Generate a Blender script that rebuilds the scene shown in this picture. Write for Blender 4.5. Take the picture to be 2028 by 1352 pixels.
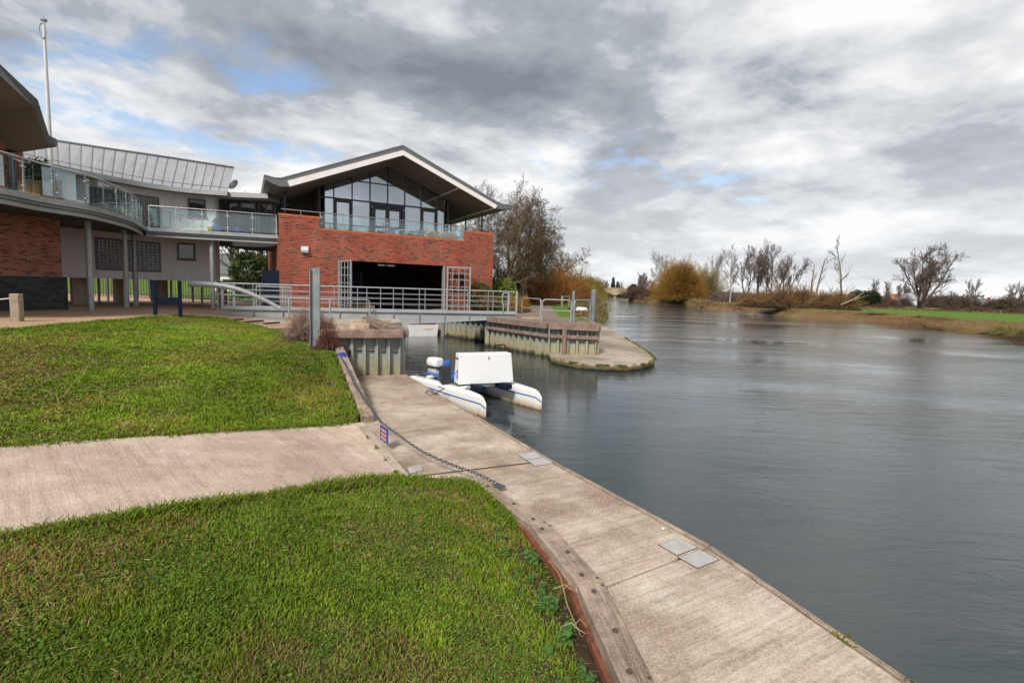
import bpy, bmesh, math, random
import numpy as np
from mathutils import Vector, Matrix
from mathutils.geometry import delaunay_2d_cdt

for o in list(bpy.data.objects):
    bpy.data.objects.remove(o)
scene = bpy.context.scene
COL = scene.collection

# ------------------------------------------------------------------ camera
EYE = (0.0, 0.0, 2.95)
F_PX = 960.0                       # focal length in pixels of a 2028 px wide frame (17 mm)
PITCH = math.radians(5.0)
ROLL = math.radians(1.8)
PPX, PPY = 1014.0, 657.0
cth, sth = math.cos(PITCH), math.sin(PITCH)
FWD = np.array([0.0, cth, -sth])
R0 = np.array([1.0, 0.0, 0.0])
U0 = np.array([0.0, sth, cth])
RIGHT = R0 * math.cos(ROLL) + U0 * math.sin(ROLL)
UP = U0 * math.cos(ROLL) - R0 * math.sin(ROLL)

cam_data = bpy.data.cameras.new("camera")
cam_data.sensor_width = 36.0
cam_data.lens = 36.0 * F_PX / 2028.0
cam_data.shift_y = -(676.0 - PPY) / 2028.0
cam_data.clip_start = 0.05
cam_data.clip_end = 6000.0
cam = bpy.data.objects.new("camera", cam_data)
COL.objects.link(cam)
m = Matrix.Identity(4)
for i in range(3):
    m[i][0] = RIGHT[i]; m[i][1] = UP[i]; m[i][2] = -FWD[i]; m[i][3] = EYE[i]
cam.matrix_world = m
scene.camera = cam

# ------------------------------------------------------------------ world
SUN_EL = math.radians(42.0)
SUN_AZ = math.radians(200.0)       # compass-like, measured from +Y clockwise: behind the camera
world = bpy.data.worlds.new("World")
scene.world = world
world.use_nodes = True
wt = world.node_tree
wt.nodes.clear()
wn, wl = wt.nodes, wt.links
def WN(t, **kw):
    n = wn.new(t)
    for k, v in kw.items():
        setattr(n, k, v)
    return n
def wmath(op, a, b=None, c=None, clamp=False):
    n = WN('ShaderNodeMath', operation=op, use_clamp=clamp)
    for i, v in enumerate((a, b, c)):
        if v is None: continue
        if isinstance(v, (int, float)): n.inputs[i].default_value = v
        else: wl.new(v, n.inputs[i])
    return n.outputs[0]
def wmaprange(v, a, b, c=0.0, d=1.0, smooth=True):
    n = WN('ShaderNodeMapRange')
    n.interpolation_type = 'SMOOTHSTEP' if smooth else 'LINEAR'
    wl.new(v, n.inputs[0])
    for i, x in enumerate((a, b, c, d)):
        n.inputs[i + 1].default_value = x
    return n.outputs[0]
def wmix(f, a, b):
    n = WN('ShaderNodeMix', data_type='RGBA')
    if isinstance(f, (int, float)): n.inputs[0].default_value = f
    else: wl.new(f, n.inputs[0])
    for sock, v in ((n.inputs[6], a), (n.inputs[7], b)):
        if isinstance(v, tuple): sock.default_value = (*v, 1)
        else: wl.new(v, sock)
    return n.outputs[2]
tc = WN('ShaderNodeTexCoord')
sep = WN('ShaderNodeSeparateXYZ')
wl.new(tc.outputs['Generated'], sep.inputs[0])
zc = wmath('MAXIMUM', sep.outputs[2], 0.0)
den = wmath('ADD', zc, 0.20)
cx = wmath('DIVIDE', sep.outputs[0], den)
cy = wmath('DIVIDE', sep.outputs[1], den)
comb = WN('ShaderNodeCombineXYZ')
wl.new(cx, comb.inputs[0]); wl.new(cy, comb.inputs[1])
def cloud_noise(scale, detail, rough, off, dist=0.0, rot=0.0, sc=(1, 1, 1)):
    mp = WN('ShaderNodeMapping')
    mp.inputs['Location'].default_value = off
    mp.inputs['Rotation'].default_value = (0, 0, rot)
    mp.inputs['Scale'].default_value = sc
    wl.new(comb.outputs[0], mp.inputs[0])
    n = WN('ShaderNodeTexNoise')
    n.inputs['Scale'].default_value = scale
    n.inputs['Detail'].default_value = detail
    n.inputs['Roughness'].default_value = rough
    n.inputs['Distortion'].default_value = dist
    wl.new(mp.outputs[0], n.inputs['Vector'])
    return n.outputs[0]
CLOUD_OFF = (17.35, 1.3, 0.0)
n_big = cloud_noise(0.70, 11, 0.57, CLOUD_OFF, 0.15, math.radians(-30), (1.0, 1.1, 1))
n_shade = cloud_noise(0.95, 12, 0.58, (11.0, 2.0, 5.0), 0.12, math.radians(-30), (1.0, 1.1, 1))
n_mid = cloud_noise(2.1, 8, 0.55, (4.4, 8.1, 3.0), 0.1, math.radians(20))
n_fine = cloud_noise(3.8, 9, 0.6, (1.0, 0.3, 2.0), 0.3, 0.0)
sky = WN('ShaderNodeTexSky', sky_type='NISHITA')
sky.sun_disc = False
sky.sun_elevation = SUN_EL
sky.sun_rotation = SUN_AZ
sky.air_density = 1.0
sky.dust_density = 0.6
blue = WN('ShaderNodeVectorMath', operation='SCALE')
wl.new(sky.outputs[0], blue.inputs[0])
blue.inputs['Scale'].default_value = 0.70
# brightness of the cloud sheet: grey bases, white tops
sh = wmath('ADD', n_shade, wmath('MULTIPLY', wmath('SUBTRACT', n_fine, 0.5), 0.28))
sh = wmath('ADD', sh, wmath('MULTIPLY', wmath('SUBTRACT', n_mid, 0.5), 0.38))
shade = wmaprange(sh, 0.29, 0.63, smooth=False)
c_dark, c_mid, c_lite = (0.88, 0.97, 1.13), (1.75, 1.87, 2.05), (3.6, 3.6, 3.6)
low = wmix(wmaprange(shade, 0.0, 0.55, smooth=False), c_dark, c_mid)
cloudcol = wmix(wmaprange(shade, 0.45, 1.0, smooth=False), low, c_lite)
hor = wmaprange(sep.outputs[2], 0.02, 0.34, 1.0, 0.0)
cloudcol = wmix(wmath('MULTIPLY', hor, 0.58), cloudcol, (3.55, 3.62, 3.7))
bm = wmath('ADD', n_big, wmath('MULTIPLY', wmath('SUBTRACT', n_fine, 0.5), 0.30))
cover = wmaprange(bm, 0.33, 0.44)
cover = wmath('MAXIMUM', cover, wmath('MULTIPLY', hor, 0.9))
skycol = wmix(cover, blue.outputs[0], cloudcol)
bg = WN('ShaderNodeBackground')
bg.inputs[1].default_value = 0.1
wl.new(skycol, bg.inputs[0])
wo = WN('ShaderNodeOutputWorld')
wl.new(bg.outputs[0], wo.inputs[0])

# ------------------------------------------------------------------ sun behind thin cloud
sd = bpy.data.lights.new("sun", 'SUN')
sd.energy = 1.5
sd.angle = math.radians(12)
sd.color = (1.0, 0.95, 0.88)
so = bpy.data.objects.new("sun", sd)
COL.objects.link(so)
sdir = Vector((math.sin(SUN_AZ) * math.cos(SUN_EL), math.cos(SUN_AZ) * math.cos(SUN_EL), math.sin(SUN_EL)))
so.rotation_euler = sdir.to_track_quat('Z', 'Y').to_euler()
so.location = (0, 0, 60)

scene.render.engine = 'CYCLES'
vs = scene.view_settings
vs.view_transform = 'Standard'
vs.look = 'None'
vs.exposure = 1.45
vs.gamma = 1.0
vs.use_curve_mapping = False
scene.cycles.max_bounces = 8
scene.cycles.transparent_max_bounces = 16
scene.render.resolution_x = 1024
scene.render.resolution_y = 682
# ================================================================== helpers
def ray(px, py):
    return FWD + RIGHT * ((px - PPX) / F_PX) + UP * ((PPY - py) / F_PX)
_E = np.array(EYE)
def at_z(px, py, z):
    d = ray(px, py); return Vector(_E + d * ((z - EYE[2]) / d[2]))
def at_d(px, py, D):
    d = ray(px, py); return Vector(_E + d * (D / d[1]))
def at_pl(px, py, p0, n):
    d = ray(px, py); n = np.array(n); return Vector(_E + d * (np.dot(np.array(p0) - _E, n) / np.dot(d, n)))

def tag(o, label=None, cat=None, group=None, kind=None):
    if label: o['label'] = label
    if cat: o['category'] = cat
    if group: o['group'] = group
    if kind: o['kind'] = kind
    return o
def empty(name, loc=(0, 0, 0)):
    o = bpy.data.objects.new(name, None)
    o.empty_display_size = 0.2
    o.location = loc
    COL.objects.link(o)
    return o
def thing(name, label, cat, loc=(0, 0, 0), group=None, rz=0.0):
    o = empty(name, loc); o.rotation_euler = (0, 0, rz)
    return tag(o, label, cat, group)
def origin(p):
    v = Vector((0, 0, 0))
    while p is not None:
        v = v + p.location; p = p.parent
    return v
def link_mesh(name, me, mat, parent=None, local=False):
    o = bpy.data.objects.new(name, me)
    COL.objects.link(o)
    if mat is not None and not me.materials: me.materials.append(mat)
    if parent is not None:
        o.parent = parent
    return o
def copy_tree(o, parent=None):
    c = o.copy(); COL.objects.link(c); c.parent = parent
    for ch in list(o.children):
        copy_tree(ch, c)
    return c

class MB:
    def __init__(s):
        s.v = []; s.f = []; s.sm = []
    def add(s, vs, fs, smooth=False):
        b = len(s.v); s.v.extend([tuple(v) for v in vs])
        for f in fs:
            s.f.append(tuple(i + b for i in f)); s.sm.append(smooth)
        return s
    def hexa(s, p):   # 8 corners: bottom 0-3, top 4-7
        return s.add(p, [(3, 2, 1, 0), (4, 5, 6, 7), (0, 1, 5, 4), (1, 2, 6, 5), (2, 3, 7, 6), (3, 0, 4, 7)])
    def box(s, c, size, ax=None, ay=None):
        c = Vector(c); sx, sy, sz = [k / 2 for k in size]
        ax = Vector(ax).normalized() if ax is not None else Vector((1, 0, 0))
        ay = Vector(ay).normalized() if ay is not None else Vector((-ax.y, ax.x, 0)).normalized()
        az = ax.cross(ay)
        P = [c + ax * (i * sx) + ay * (j * sy) + az * (k * sz) for k in (-1, 1) for i, j in ((-1, -1), (1, -1), (1, 1), (-1, 1))]
        return s.hexa(P)
    def bar(s, p0, p1, w, h, up=(0, 0, 1)):
        p0 = Vector(p0); p1 = Vector(p1); d = (p1 - p0).normalized()
        up = Vector(up)
        if abs(d.dot(up)) > 0.99: up = Vector((1, 0, 0)) if abs(d.x) < 0.9 else Vector((0, 1, 0))
        sd_ = d.cross(up).normalized(); u2 = sd_.cross(d).normalized()
        P = []
        for q in (p0, p1):
            P.append([q - sd_ * w / 2 - u2 * h / 2, q + sd_ * w / 2 - u2 * h / 2, q + sd_ * w / 2 + u2 * h / 2, q - sd_ * w / 2 + u2 * h / 2])
        a, b = P
        return s.add(a + b, [(0, 1, 2, 3), (7, 6, 5, 4), (0, 4, 5, 1), (1, 5, 6, 2), (2, 6, 7, 3), (3, 7, 4, 0)])
    def post(s, p, w, d, h, ax=(1, 0, 0)):
        p = Vector(p); return s.box(p + Vector((0, 0, h / 2)), (w, d, h), ax)
    def tube(s, pts, r, n=8, caps=True, smooth=True):
        pts = [Vector(p) for p in pts]
        rs = r if isinstance(r, (list, tuple)) else [r] * len(pts)
        vs = []; ref = None
        for i, p in enumerate(pts):
            if i == 0: d = pts[1] - pts[0]
            elif i == len(pts) - 1: d = pts[-1] - pts[-2]
            else: d = (pts[i + 1] - pts[i]).normalized() + (pts[i] - pts[i - 1]).normalized()
            d.normalize()
            if ref is None: ref = Vector((0, 0, 1)) if abs(d.z) < 0.9 else Vector((1, 0, 0))
            a = d.cross(ref)
            if a.length < 1e-4: a = d.orthogonal()
            a.normalize(); b = d.cross(a).normalized(); ref = a.cross(d) * 1.0
            for k in range(n):
                t = 2 * math.pi * k / n
                vs.append(p + (a * math.cos(t) + b * math.sin(t)) * rs[i])
        fs = []
        for i in range(len(pts) - 1):
            for k in range(n):
                k2 = (k + 1) % n
                fs.append((i * n + k, i * n + k2, (i + 1) * n + k2, (i + 1) * n + k))
        s.add(vs, fs, smooth)
        if caps:
            s.add(vs[:n], [tuple(range(n))]); s.add(vs[-n:], [tuple(reversed(range(n)))])
        return s
    def prism(s, poly, h0=None, h1=None, vec=None):
        """extrude a planar polygon of 3-D points along vec"""
        n = len(poly); a = [Vector(p) for p in poly]; b = [p + Vector(vec) for p in a]
        return s.add(a + b, [tuple(range(n)), tuple(range(2 * n - 1, n - 1, -1))] + [(i, i + n, (i + 1) % n + n, (i + 1) % n) for i in range(n)])
    def quad(s, a, b, c, d):
        return s.add([a, b, c, d], [(0, 1, 2, 3)])
    def disc(s, c, r, h, n=12, axis=(0, 0, 1)):
        c = Vector(c); return s.tube([c, c + Vector(axis).normalized() * h], r, n)
    def lathe(s, c, prof, n=14, smooth=True):
        c = Vector(c); vs = []; fs = []
        for r, z in prof:
            for k in range(n):
                t = 2 * math.pi * k / n
                vs.append(c + Vector((r * math.cos(t), r * math.sin(t), z)))
        for i in range(len(prof) - 1):
            for k in range(n):
                k2 = (k + 1) % n
                fs.append((i * n + k, i * n + k2, (i + 1) * n + k2, (i + 1) * n + k))
        s.add(vs, fs, smooth)
        s.add(vs[-n:], [tuple(range(n))]); s.add(vs[:n], [tuple(reversed(range(n)))])
        return s
    def build(s, name, mat, parent=None, bevel=0.0, flip=True):
        o_ = origin(parent)
        me = bpy.data.meshes.new(name)
        me.from_pydata([(v[0] - o_.x, v[1] - o_.y, v[2] - o_.z) for v in s.v], [], s.f)
        me.polygons.foreach_set('use_smooth', s.sm)
        b = bmesh.new(); b.from_mesh(me)
        if flip:
            bmesh.ops.recalc_face_normals(b, faces=b.faces)
        if bevel:
            bmesh.ops.remove_doubles(b, verts=b.verts, dist=1e-5)
            ed = [e for e in b.edges if len(e.link_faces) == 2 and e.calc_face_angle(0) > 0.6]
            bmesh.ops.bevel(b, geom=ed, offset=bevel, segments=1, profile=0.6, affect='EDGES')
        b.to_mesh(me); b.free()
        me.update()
        return link_mesh(name, me, mat, parent)

def np_mesh(name, verts, faces, mat, parent=None, smooth=False, colors=None):
    """fast mesh from numpy arrays (all faces the same size)"""
    me = bpy.data.meshes.new(name)
    verts = np.ascontiguousarray(verts, dtype=np.float32); faces = np.ascontiguousarray(faces, dtype=np.int32)
    k = faces.shape[1]
    me.vertices.add(len(verts)); me.vertices.foreach_set('co', verts.ravel())
    me.loops.add(faces.size); me.loops.foreach_set('vertex_index', faces.ravel())
    me.polygons.add(len(faces))
    me.polygons.foreach_set('loop_start', np.arange(0, faces.size, k, dtype=np.int32))
    me.polygons.foreach_set('loop_total', np.full(len(faces), k, dtype=np.int32))
    if smooth: me.polygons.foreach_set('use_smooth', np.ones(len(faces), dtype=bool))
    me.update(calc_edges=True)
    if colors is not None:
        at = me.color_attributes.new('tint', 'FLOAT_COLOR', 'POINT')
        c4 = np.ones((len(verts), 4), dtype=np.float32); c4[:, :3] = colors
        at.data.foreach_set('color', c4.ravel())
    return link_mesh(name, me, mat, parent)

# ================================================================== materials
class NT:
    def __init__(s, name):
        s.m = bpy.data.materials.new(name); s.m.use_nodes = True
        s.t = s.m.node_tree; s.t.nodes.clear(); s.n = s.t.nodes; s.l = s.t.links
        s.out = s.n.new('ShaderNodeOutputMaterial')
    def node(s, t, **kw):
        n = s.n.new(t)
        for k, v in kw.items(): setattr(n, k, v)
        return n
    def put(s, sock, v):
        if v is None: return
        if isinstance(v, (int, float)): sock.default_value = v
        elif isinstance(v, (tuple, list)):
            if len(v) == 3 and len(sock.default_value) == 4: v = (*v, 1)
            sock.default_value = v
        else: s.l.new(v, sock)
    def pos(s, scale=(1, 1, 1), rot=(0, 0, 0), loc=(0, 0, 0), obj=False):
        src = s.node('ShaderNodeTexCoord').outputs['Object'] if obj else s.node('ShaderNodeNewGeometry').outputs['Position']
        mp = s.node('ShaderNodeMapping')
        mp.inputs['Scale'].default_value = scale; mp.inputs['Rotation'].default_value = rot; mp.inputs['Location'].default_value = loc
        s.l.new(src, mp.inputs[0]); return mp.outputs[0]
    def noise(s, vec, scale, detail=4, rough=0.55, dist=0.0):
        n = s.node('ShaderNodeTexNoise'); s.l.new(vec, n.inputs['Vector'])
        n.inputs['Scale'].default_value = scale; n.inputs['Detail'].default_value = detail
        n.inputs['Roughness'].default_value = rough; n.inputs['Distortion'].default_value = dist
        return n.outputs[0]
    def mr(s, v, a, b, c=0.0, d=1.0):
        n = s.node('ShaderNodeMapRange'); s.l.new(v, n.inputs[0])
        for i, x in enumerate((a, b, c, d)): n.inputs[i + 1].default_value = x
        return n.outputs[0]
    def math(s, op, a, b=None):
        n = s.node('ShaderNodeMath', operation=op)
        s.put(n.inputs[0], a); s.put(n.inputs[1], b); return n.outputs[0]
    def mix(s, f, a, b, bt='MIX'):
        n = s.node('ShaderNodeMix', data_type='RGBA', blend_type=bt)
        s.put(n.inputs[0], f); s.put(n.inputs[6], a); s.put(n.inputs[7], b); return n.outputs[2]
    def bump(s, h, strength=0.5, dist=0.01, prev=None):
        n = s.node('ShaderNodeBump'); n.inputs['Strength'].default_value = strength; n.inputs['Distance'].default_value = dist
        s.l.new(h, n.inputs['Height'])
        if prev is not None: s.l.new(prev, n.inputs['Normal'])
        return n.outputs[0]
    def bsdf(s, col, rough=0.7, metal=0.0, normal=None, spec=0.5, **kw):
        n = s.node('ShaderNodeBsdfPrincipled')
        s.put(n.inputs['Base Color'], col); s.put(n.inputs['Roughness'], rough); s.put(n.inputs['Metallic'], metal)
        s.put(n.inputs['Specular IOR Level'], spec)
        if normal is not None: s.l.new(normal, n.inputs['Normal'])
        for k, v in kw.items(): s.put(n.inputs[k], v)
        return n.outputs[0]
    def done(s, sh):
        s.l.new(sh, s.out.inputs[0]); return s.m

def simple(name, col, rough=0.6, metal=0.0, var=0.15, scale=3.0, bump=0.0, bscale=60, dirt=None, dirt_amt=0.0, spec=0.5):
    t = NT(name); p = t.pos()
    n1 = t.noise(p, scale, 5, 0.6); n2 = t.noise(p, scale * 9, 4, 0.6)
    f = t.math('ADD', t.math('MULTIPLY', n1, 0.65), t.math('MULTIPLY', n2, 0.35))
    a = tuple(c * (1 - var) for c in col); b = tuple(min(1, c * (1 + var)) for c in col)
    c = t.mix(t.mr(f, 0.35, 0.65), a, b)
    if dirt:
        c = t.mix(t.mr(t.noise(p, scale * 0.7, 6, 0.65), 0.5, 0.75, 0, dirt_amt), c, dirt)
    nrm = t.bump(t.noise(p, bscale, 3, 0.6), bump, 0.004) if bump else None
    r = t.mr(n2, 0.3, 0.7, max(0.02, rough - 0.08), min(1, rough + 0.08))
    return t.done(t.bsdf(c, r, metal, nrm, spec))

def brick_mat(name, udir, cols, mortar, dark=0.0, tint_dark=(0.05, 0.03, 0.028)):
    t = NT(name)
    g = t.node('ShaderNodeNewGeometry')
    du = t.node('ShaderNodeVectorMath', operation='DOT_PRODUCT'); t.l.new(g.outputs['Position'], du.inputs[0]); du.inputs[1].default_value = udir
    nx = t.node('ShaderNodeVectorMath', operation='DOT_PRODUCT'); t.l.new(g.outputs['True Normal'], nx.inputs[0]); nx.inputs[1].default_value = udir
    dv = t.node('ShaderNodeVectorMath', operation='DOT_PRODUCT'); t.l.new(g.outputs['Position'], dv.inputs[0]); dv.inputs[1].default_value = (-udir[1], udir[0], 0)
    side = t.math('GREATER_THAN', t.math('ABSOLUTE', nx.outputs['Value']), 0.5)
    mixu = t.node('ShaderNodeMix'); t.l.new(side, mixu.inputs[0]); t.l.new(du.outputs['Value'], mixu.inputs[2]); t.l.new(dv.outputs['Value'], mixu.inputs[3])
    sp = t.node('ShaderNodeSeparateXYZ'); t.l.new(g.outputs['Position'], sp.inputs[0])
    cb = t.node('ShaderNodeCombineXYZ'); t.l.new(mixu.outputs[0], cb.inputs[0]); t.l.new(sp.outputs[2], cb.inputs[1])
    bt = t.node('ShaderNodeTexBrick'); t.l.new(cb.outputs[0], bt.inputs['Vector'])
    bt.offset = 0.5; bt.inputs['Scale'].default_value = 1.0
    bt.inputs['Brick Width'].default_value = 0.225; bt.inputs['Row Height'].default_value = 0.075
    bt.inputs['Mortar Size'].default_value = 0.0075; bt.inputs['Mortar Smooth'].default_value = 0.2; bt.inputs['Bias'].default_value = 0.0
    bt.inputs['Color1'].default_value = (0, 0, 0, 1); bt.inputs['Color2'].default_value = (1, 1, 1, 1); bt.inputs['Mortar'].default_value = (0.5, 0.5, 0.5, 1)
    rp = t.node('ShaderNodeValToRGB'); t.l.new(bt.outputs['Color'], rp.inputs[0])
    e = rp.color_ramp.elements
    e[0].position = 0.0; e[0].color = (*cols[0], 1); e[1].position = 1.0; e[1].color = (*cols[-1], 1)
    for i, c in enumerate(cols[1:-1]):
        k = e.new((i + 1) / (len(cols) - 1)); k.color = (*c, 1)
    p = t.pos()
    col = t.mix(t.mr(t.noise(p, 1.1, 5, 0.6), 0.42, 0.72, 0, 0.35), rp.outputs[0], tint_dark)
    mps = t.node('ShaderNodeMapping'); mps.inputs['Scale'].default_value = (2.2, 2.2, 0.5); t.l.new(p, mps.inputs[0])
    strk = t.noise(mps.outputs[0], 1.0, 6, 0.68)
    col = t.mix(t.mr(strk, 0.56, 0.74, 0, 0.30), col, (0.46, 0.30, 0.24))
    col = t.mix(t.mr(strk, 0.42, 0.28, 0, 0.45), col, tint_dark)
    mcol = t.mix(t.mr(t.noise(p, 0.8, 5, 0.6), 0.4, 0.65), mortar, tuple(c * 0.55 for c in mortar))
    col = t.mix(bt.outputs['Fac'], col, mcol)
    h = t.math('SUBTRACT', t.math('MULTIPLY', t.noise(p, 90, 3), 0.3), bt.outputs['Fac'])
    return t.done(t.bsdf(col, 0.88, 0, t.bump(h, 0.8, 0.01), 0.25))

def concrete(name, col, dark, light=None, scale=1.6, streak=None, speck=0.3, sk=1.0, algae=None):
    t = NT(name); p = t.pos()
    big = t.noise(p, scale * 0.45, 7, 0.65, 0.5); mid = t.noise(p, scale * 2.6, 7, 0.68, 0.3); fine = t.noise(p, 48, 5, 0.75); vf = t.noise(p, 150, 3, 0.6)
    c = t.mix(t.mr(big, 0.40, 0.62), col, dark)
    if light: c = t.mix(t.mr(t.noise(p, scale * 0.8, 6, 0.62, 0.4), 0.50, 0.68, 0, 0.9), c, light)
    c = t.mix(t.mr(mid, 0.46, 0.70, 0, 0.6), c, dark)
    h = t.math('ADD', fine, t.math('MULTIPLY', vf, 0.5))
    if streak is not None:
        ps = t.pos(scale=(1, 1, 1), rot=(0, 0, streak))
        mp = t.node('ShaderNodeMapping'); mp.inputs['Scale'].default_value = (1.3, 34, 1); t.l.new(ps, mp.inputs[0])
        st = t.noise(mp.outputs[0], 1.0, 6, 0.72)
        mp2 = t.node('ShaderNodeMapping'); mp2.inputs['Scale'].default_value = (0.8, 7, 1); t.l.new(ps, mp2.inputs[0])
        st2 = t.noise(mp2.outputs[0], 1.0, 6, 0.7)
        c = t.mix(t.mr(st, 0.46, 0.66, 0, 0.55 * sk), c, dark)
        c = t.mix(t.mr(st2, 0.50, 0.68, 0, 0.6 * sk), c, tuple(k * 0.8 for k in dark))
        h = t.math('ADD', h, t.math('MULTIPLY', st, 1.6))
    c = t.mix(t.mr(vf, 0.54, 0.70, 0, speck), c, tuple(k * 0.4 for k in dark))
    c = t.mix(t.mr(fine, 0.50, 0.68, 0, speck), c, tuple(min(1, k * 1.45) for k in col))
    c = t.mix(t.mr(fine, 0.48, 0.32, 0, speck), c, tuple(k * 0.6 for k in dark))
    # dark spots of lichen and drips
    vo = t.node('ShaderNodeTexVoronoi'); vo.inputs['Scale'].default_value = 5.0; t.l.new(p, vo.inputs['Vector'])
    c = t.mix(t.mr(vo.outputs['Distance'], 0.05, 0.02, 0, 0.7), c, tuple(k * 0.35 for k in dark))
    if algae is not None:
        sp = t.node('ShaderNodeSeparateXYZ'); t.l.new(t.node('ShaderNodeNewGeometry').outputs['Position'], sp.inputs[0])
        zz = t.math('ADD', sp.outputs[2], t.math('MULTIPLY', t.math('SUBTRACT', mid, 0.5), 0.25))
        c = t.mix(t.mr(zz, algae, algae - 0.10, 0, 0.9), c, (0.10, 0.085, 0.025))
        c = t.mix(t.mr(zz, 0.10, 0.03, 0, 1), c, (0.018, 0.016, 0.01))
    return t.done(t.bsdf(c, 0.92, 0, t.bump(h, 0.8, 0.006), 0.2))

def wood(name, col, dark, axis_rot, scale=1.0, rough=0.9, light=None):
    t = NT(name); p0 = t.pos(rot=(0, 0, axis_rot))
    mp = t.node('ShaderNodeMapping'); mp.inputs['Scale'].default_value = (2.2 * scale, 62 * scale, 62 * scale); t.l.new(p0, mp.inputs[0])
    g = t.noise(mp.outputs[0], 1.0, 6, 0.7, 0.0)
    mp2 = t.node('ShaderNodeMapping'); mp2.inputs['Scale'].default_value = (0.9 * scale, 14 * scale, 14 * scale); t.l.new(p0, mp2.inputs[0])
    g2 = t.noise(mp2.outputs[0], 1.0, 5, 0.65, 0.1)
    c = t.mix(t.mr(g, 0.36, 0.64), col, dark)
    c = t.mix(t.mr(g2, 0.48, 0.70, 0, 0.6), c, tuple(k * 0.75 for k in dark))
    c = t.mix(t.mr(t.noise(t.pos(), 2.6, 6, 0.68), 0.45, 0.68, 0, 0.7), c, light or tuple(min(1, k * 1.45) for k in col))
    fl = t.noise(t.pos(), 70, 4, 0.7)
    c = t.mix(t.mr(fl, 0.56, 0.70, 0, 0.7), c, tuple(min(1, k * 1.9) for k in col))
    return t.done(t.bsdf(c, rough, 0, t.bump(t.math('ADD', g, t.math('MULTIPLY', g2, 1.5)), 0.9, 0.008), 0.15))

def glass_mat(name, tint=(0.80, 0.88, 0.88), refl=0.12, fk=1.4, cap=0.95):
    t = NT(name)
    fr = t.node('ShaderNodeFresnel'); fr.inputs[0].default_value = 1.5
    f = t.math('MINIMUM', t.math('ADD', t.math('MULTIPLY', fr.outputs[0], fk), refl), cap)
    tr = t.node('ShaderNodeBsdfTransparent'); tr.inputs[0].default_value = (*tint, 1)
    gl = t.node('ShaderNodeBsdfGlossy'); gl.inputs['Roughness'].default_value = 0.01; gl.inputs['Color'].default_value = (0.92, 0.96, 1.0, 1)
    wv = t.bump(t.noise(t.pos(), 0.6, 1, 0.4), 0.03, 0.04); t.l.new(wv, gl.inputs['Normal'])
    mx = t.node('ShaderNodeMixShader'); t.l.new(f, mx.inputs[0]); t.l.new(tr.outputs[0], mx.inputs[1]); t.l.new(gl.outputs[0], mx.inputs[2])
    return t.done(mx.outputs[0])

def attr_mat(name, rough=0.8, trans=0.0, var=0.0, spec=0.2):
    """colour from the per-vertex 'tint' of leaves, blades and twigs"""
    t = NT(name); a = t.node('ShaderNodeAttribute'); a.attribute_name = 'tint'
    c = a.outputs['Color']
    if var: c = t.mix(t.mr(t.noise(t.pos(), 1.1, 4, 0.6), 0.35, 0.65, 0, var), c, (0.16, 0.115, 0.03))
    sh = t.bsdf(c, rough, 0, None, spec)
    if trans:
        tl = t.node('ShaderNodeBsdfTranslucent'); t.put(tl.inputs[0], c)
        mx = t.node('ShaderNodeMixShader'); mx.inputs[0].default_value = trans
        t.l.new(sh, mx.inputs[1]); t.l.new(tl.outputs[0], mx.inputs[2]); sh = mx.outputs[0]
    return t.done(sh)

TH = math.radians(61)
BU = Vector((math.sin(TH), math.cos(TH), 0)); BV = Vector((math.cos(TH), -math.sin(TH), 0))
M = {}
M['brick'] = brick_mat('red_brick', tuple(BU), [(0.06, 0.02, 0.016), (0.28, 0.036, 0.017), (0.36, 0.052, 0.022), (0.40, 0.072, 0.03), (0.32, 0.040, 0.018)], (0.38, 0.27, 0.20))
M['brick_left'] = brick_mat('red_brick_weathered', (0.22, 0.975, 0), [(0.09, 0.045, 0.035), (0.34, 0.10, 0.065), (0.40, 0.14, 0.09), (0.44, 0.16, 0.10)], (0.45, 0.36, 0.30))
M['brick_blue'] = brick_mat('blue_engineering_brick', (0.22, 0.975, 0), [(0.03, 0.032, 0.038), (0.05, 0.052, 0.06), (0.075, 0.078, 0.085)], (0.07, 0.07, 0.072))
M['soldier'] = simple('orange_brick_coping', (0.46, 0.12, 0.04), 0.85, var=0.3, scale=6, bump=0.4)
def render_mat():
    t = NT('grey_render'); p = t.pos()
    mp = t.node('ShaderNodeMapping'); mp.inputs['Scale'].default_value = (5, 5, 0.35); t.l.new(p, mp.inputs[0])
    st = t.noise(mp.outputs[0], 1.0, 6, 0.65)
    c = t.mix(t.mr(t.noise(p, 0.6, 5, 0.6), 0.38, 0.64), (0.62, 0.605, 0.635), (0.545, 0.53, 0.55))
    c = t.mix(t.mr(st, 0.50, 0.72, 0, 0.45), c, (0.40, 0.385, 0.39))
    return t.done(t.bsdf(c, 0.93, 0, t.bump(t.noise(p, 160, 3, 0.6), 0.3, 0.004), 0.2))
M['render'] = render_mat()
M['zinc'] = simple('zinc_sheet', (0.35, 0.345, 0.36), 0.55, 0.15, var=0.10, scale=1.2, dirt=(0.26, 0.255, 0.26), dirt_amt=0.5)
M['zinc_dark'] = simple('dark_zinc_edge', (0.15, 0.15, 0.155), 0.5, 0.2, var=0.1)
M['fascia'] = simple('cream_fascia_paint', (0.82, 0.77, 0.73), 0.55, var=0.06, dirt=(0.62, 0.56, 0.5), dirt_amt=0.25)
M['soffit'] = simple('taupe_soffit_board', (0.165, 0.13, 0.105), 0.75, var=0.06, scale=0.6)
M['frame'] = simple('dark_window_frame', (0.05, 0.042, 0.045), 0.45, var=0.1)
M['frame_navy'] = simple('navy_frame', (0.008, 0.014, 0.045), 0.4, var=0.12)
M['glass'] = glass_mat('window_glass', (0.62, 0.70, 0.72), 0.42)
M['glass_rail'] = glass_mat('balustrade_glass', (0.86, 0.935, 0.925), 0.07, 0.6, 0.32)
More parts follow.
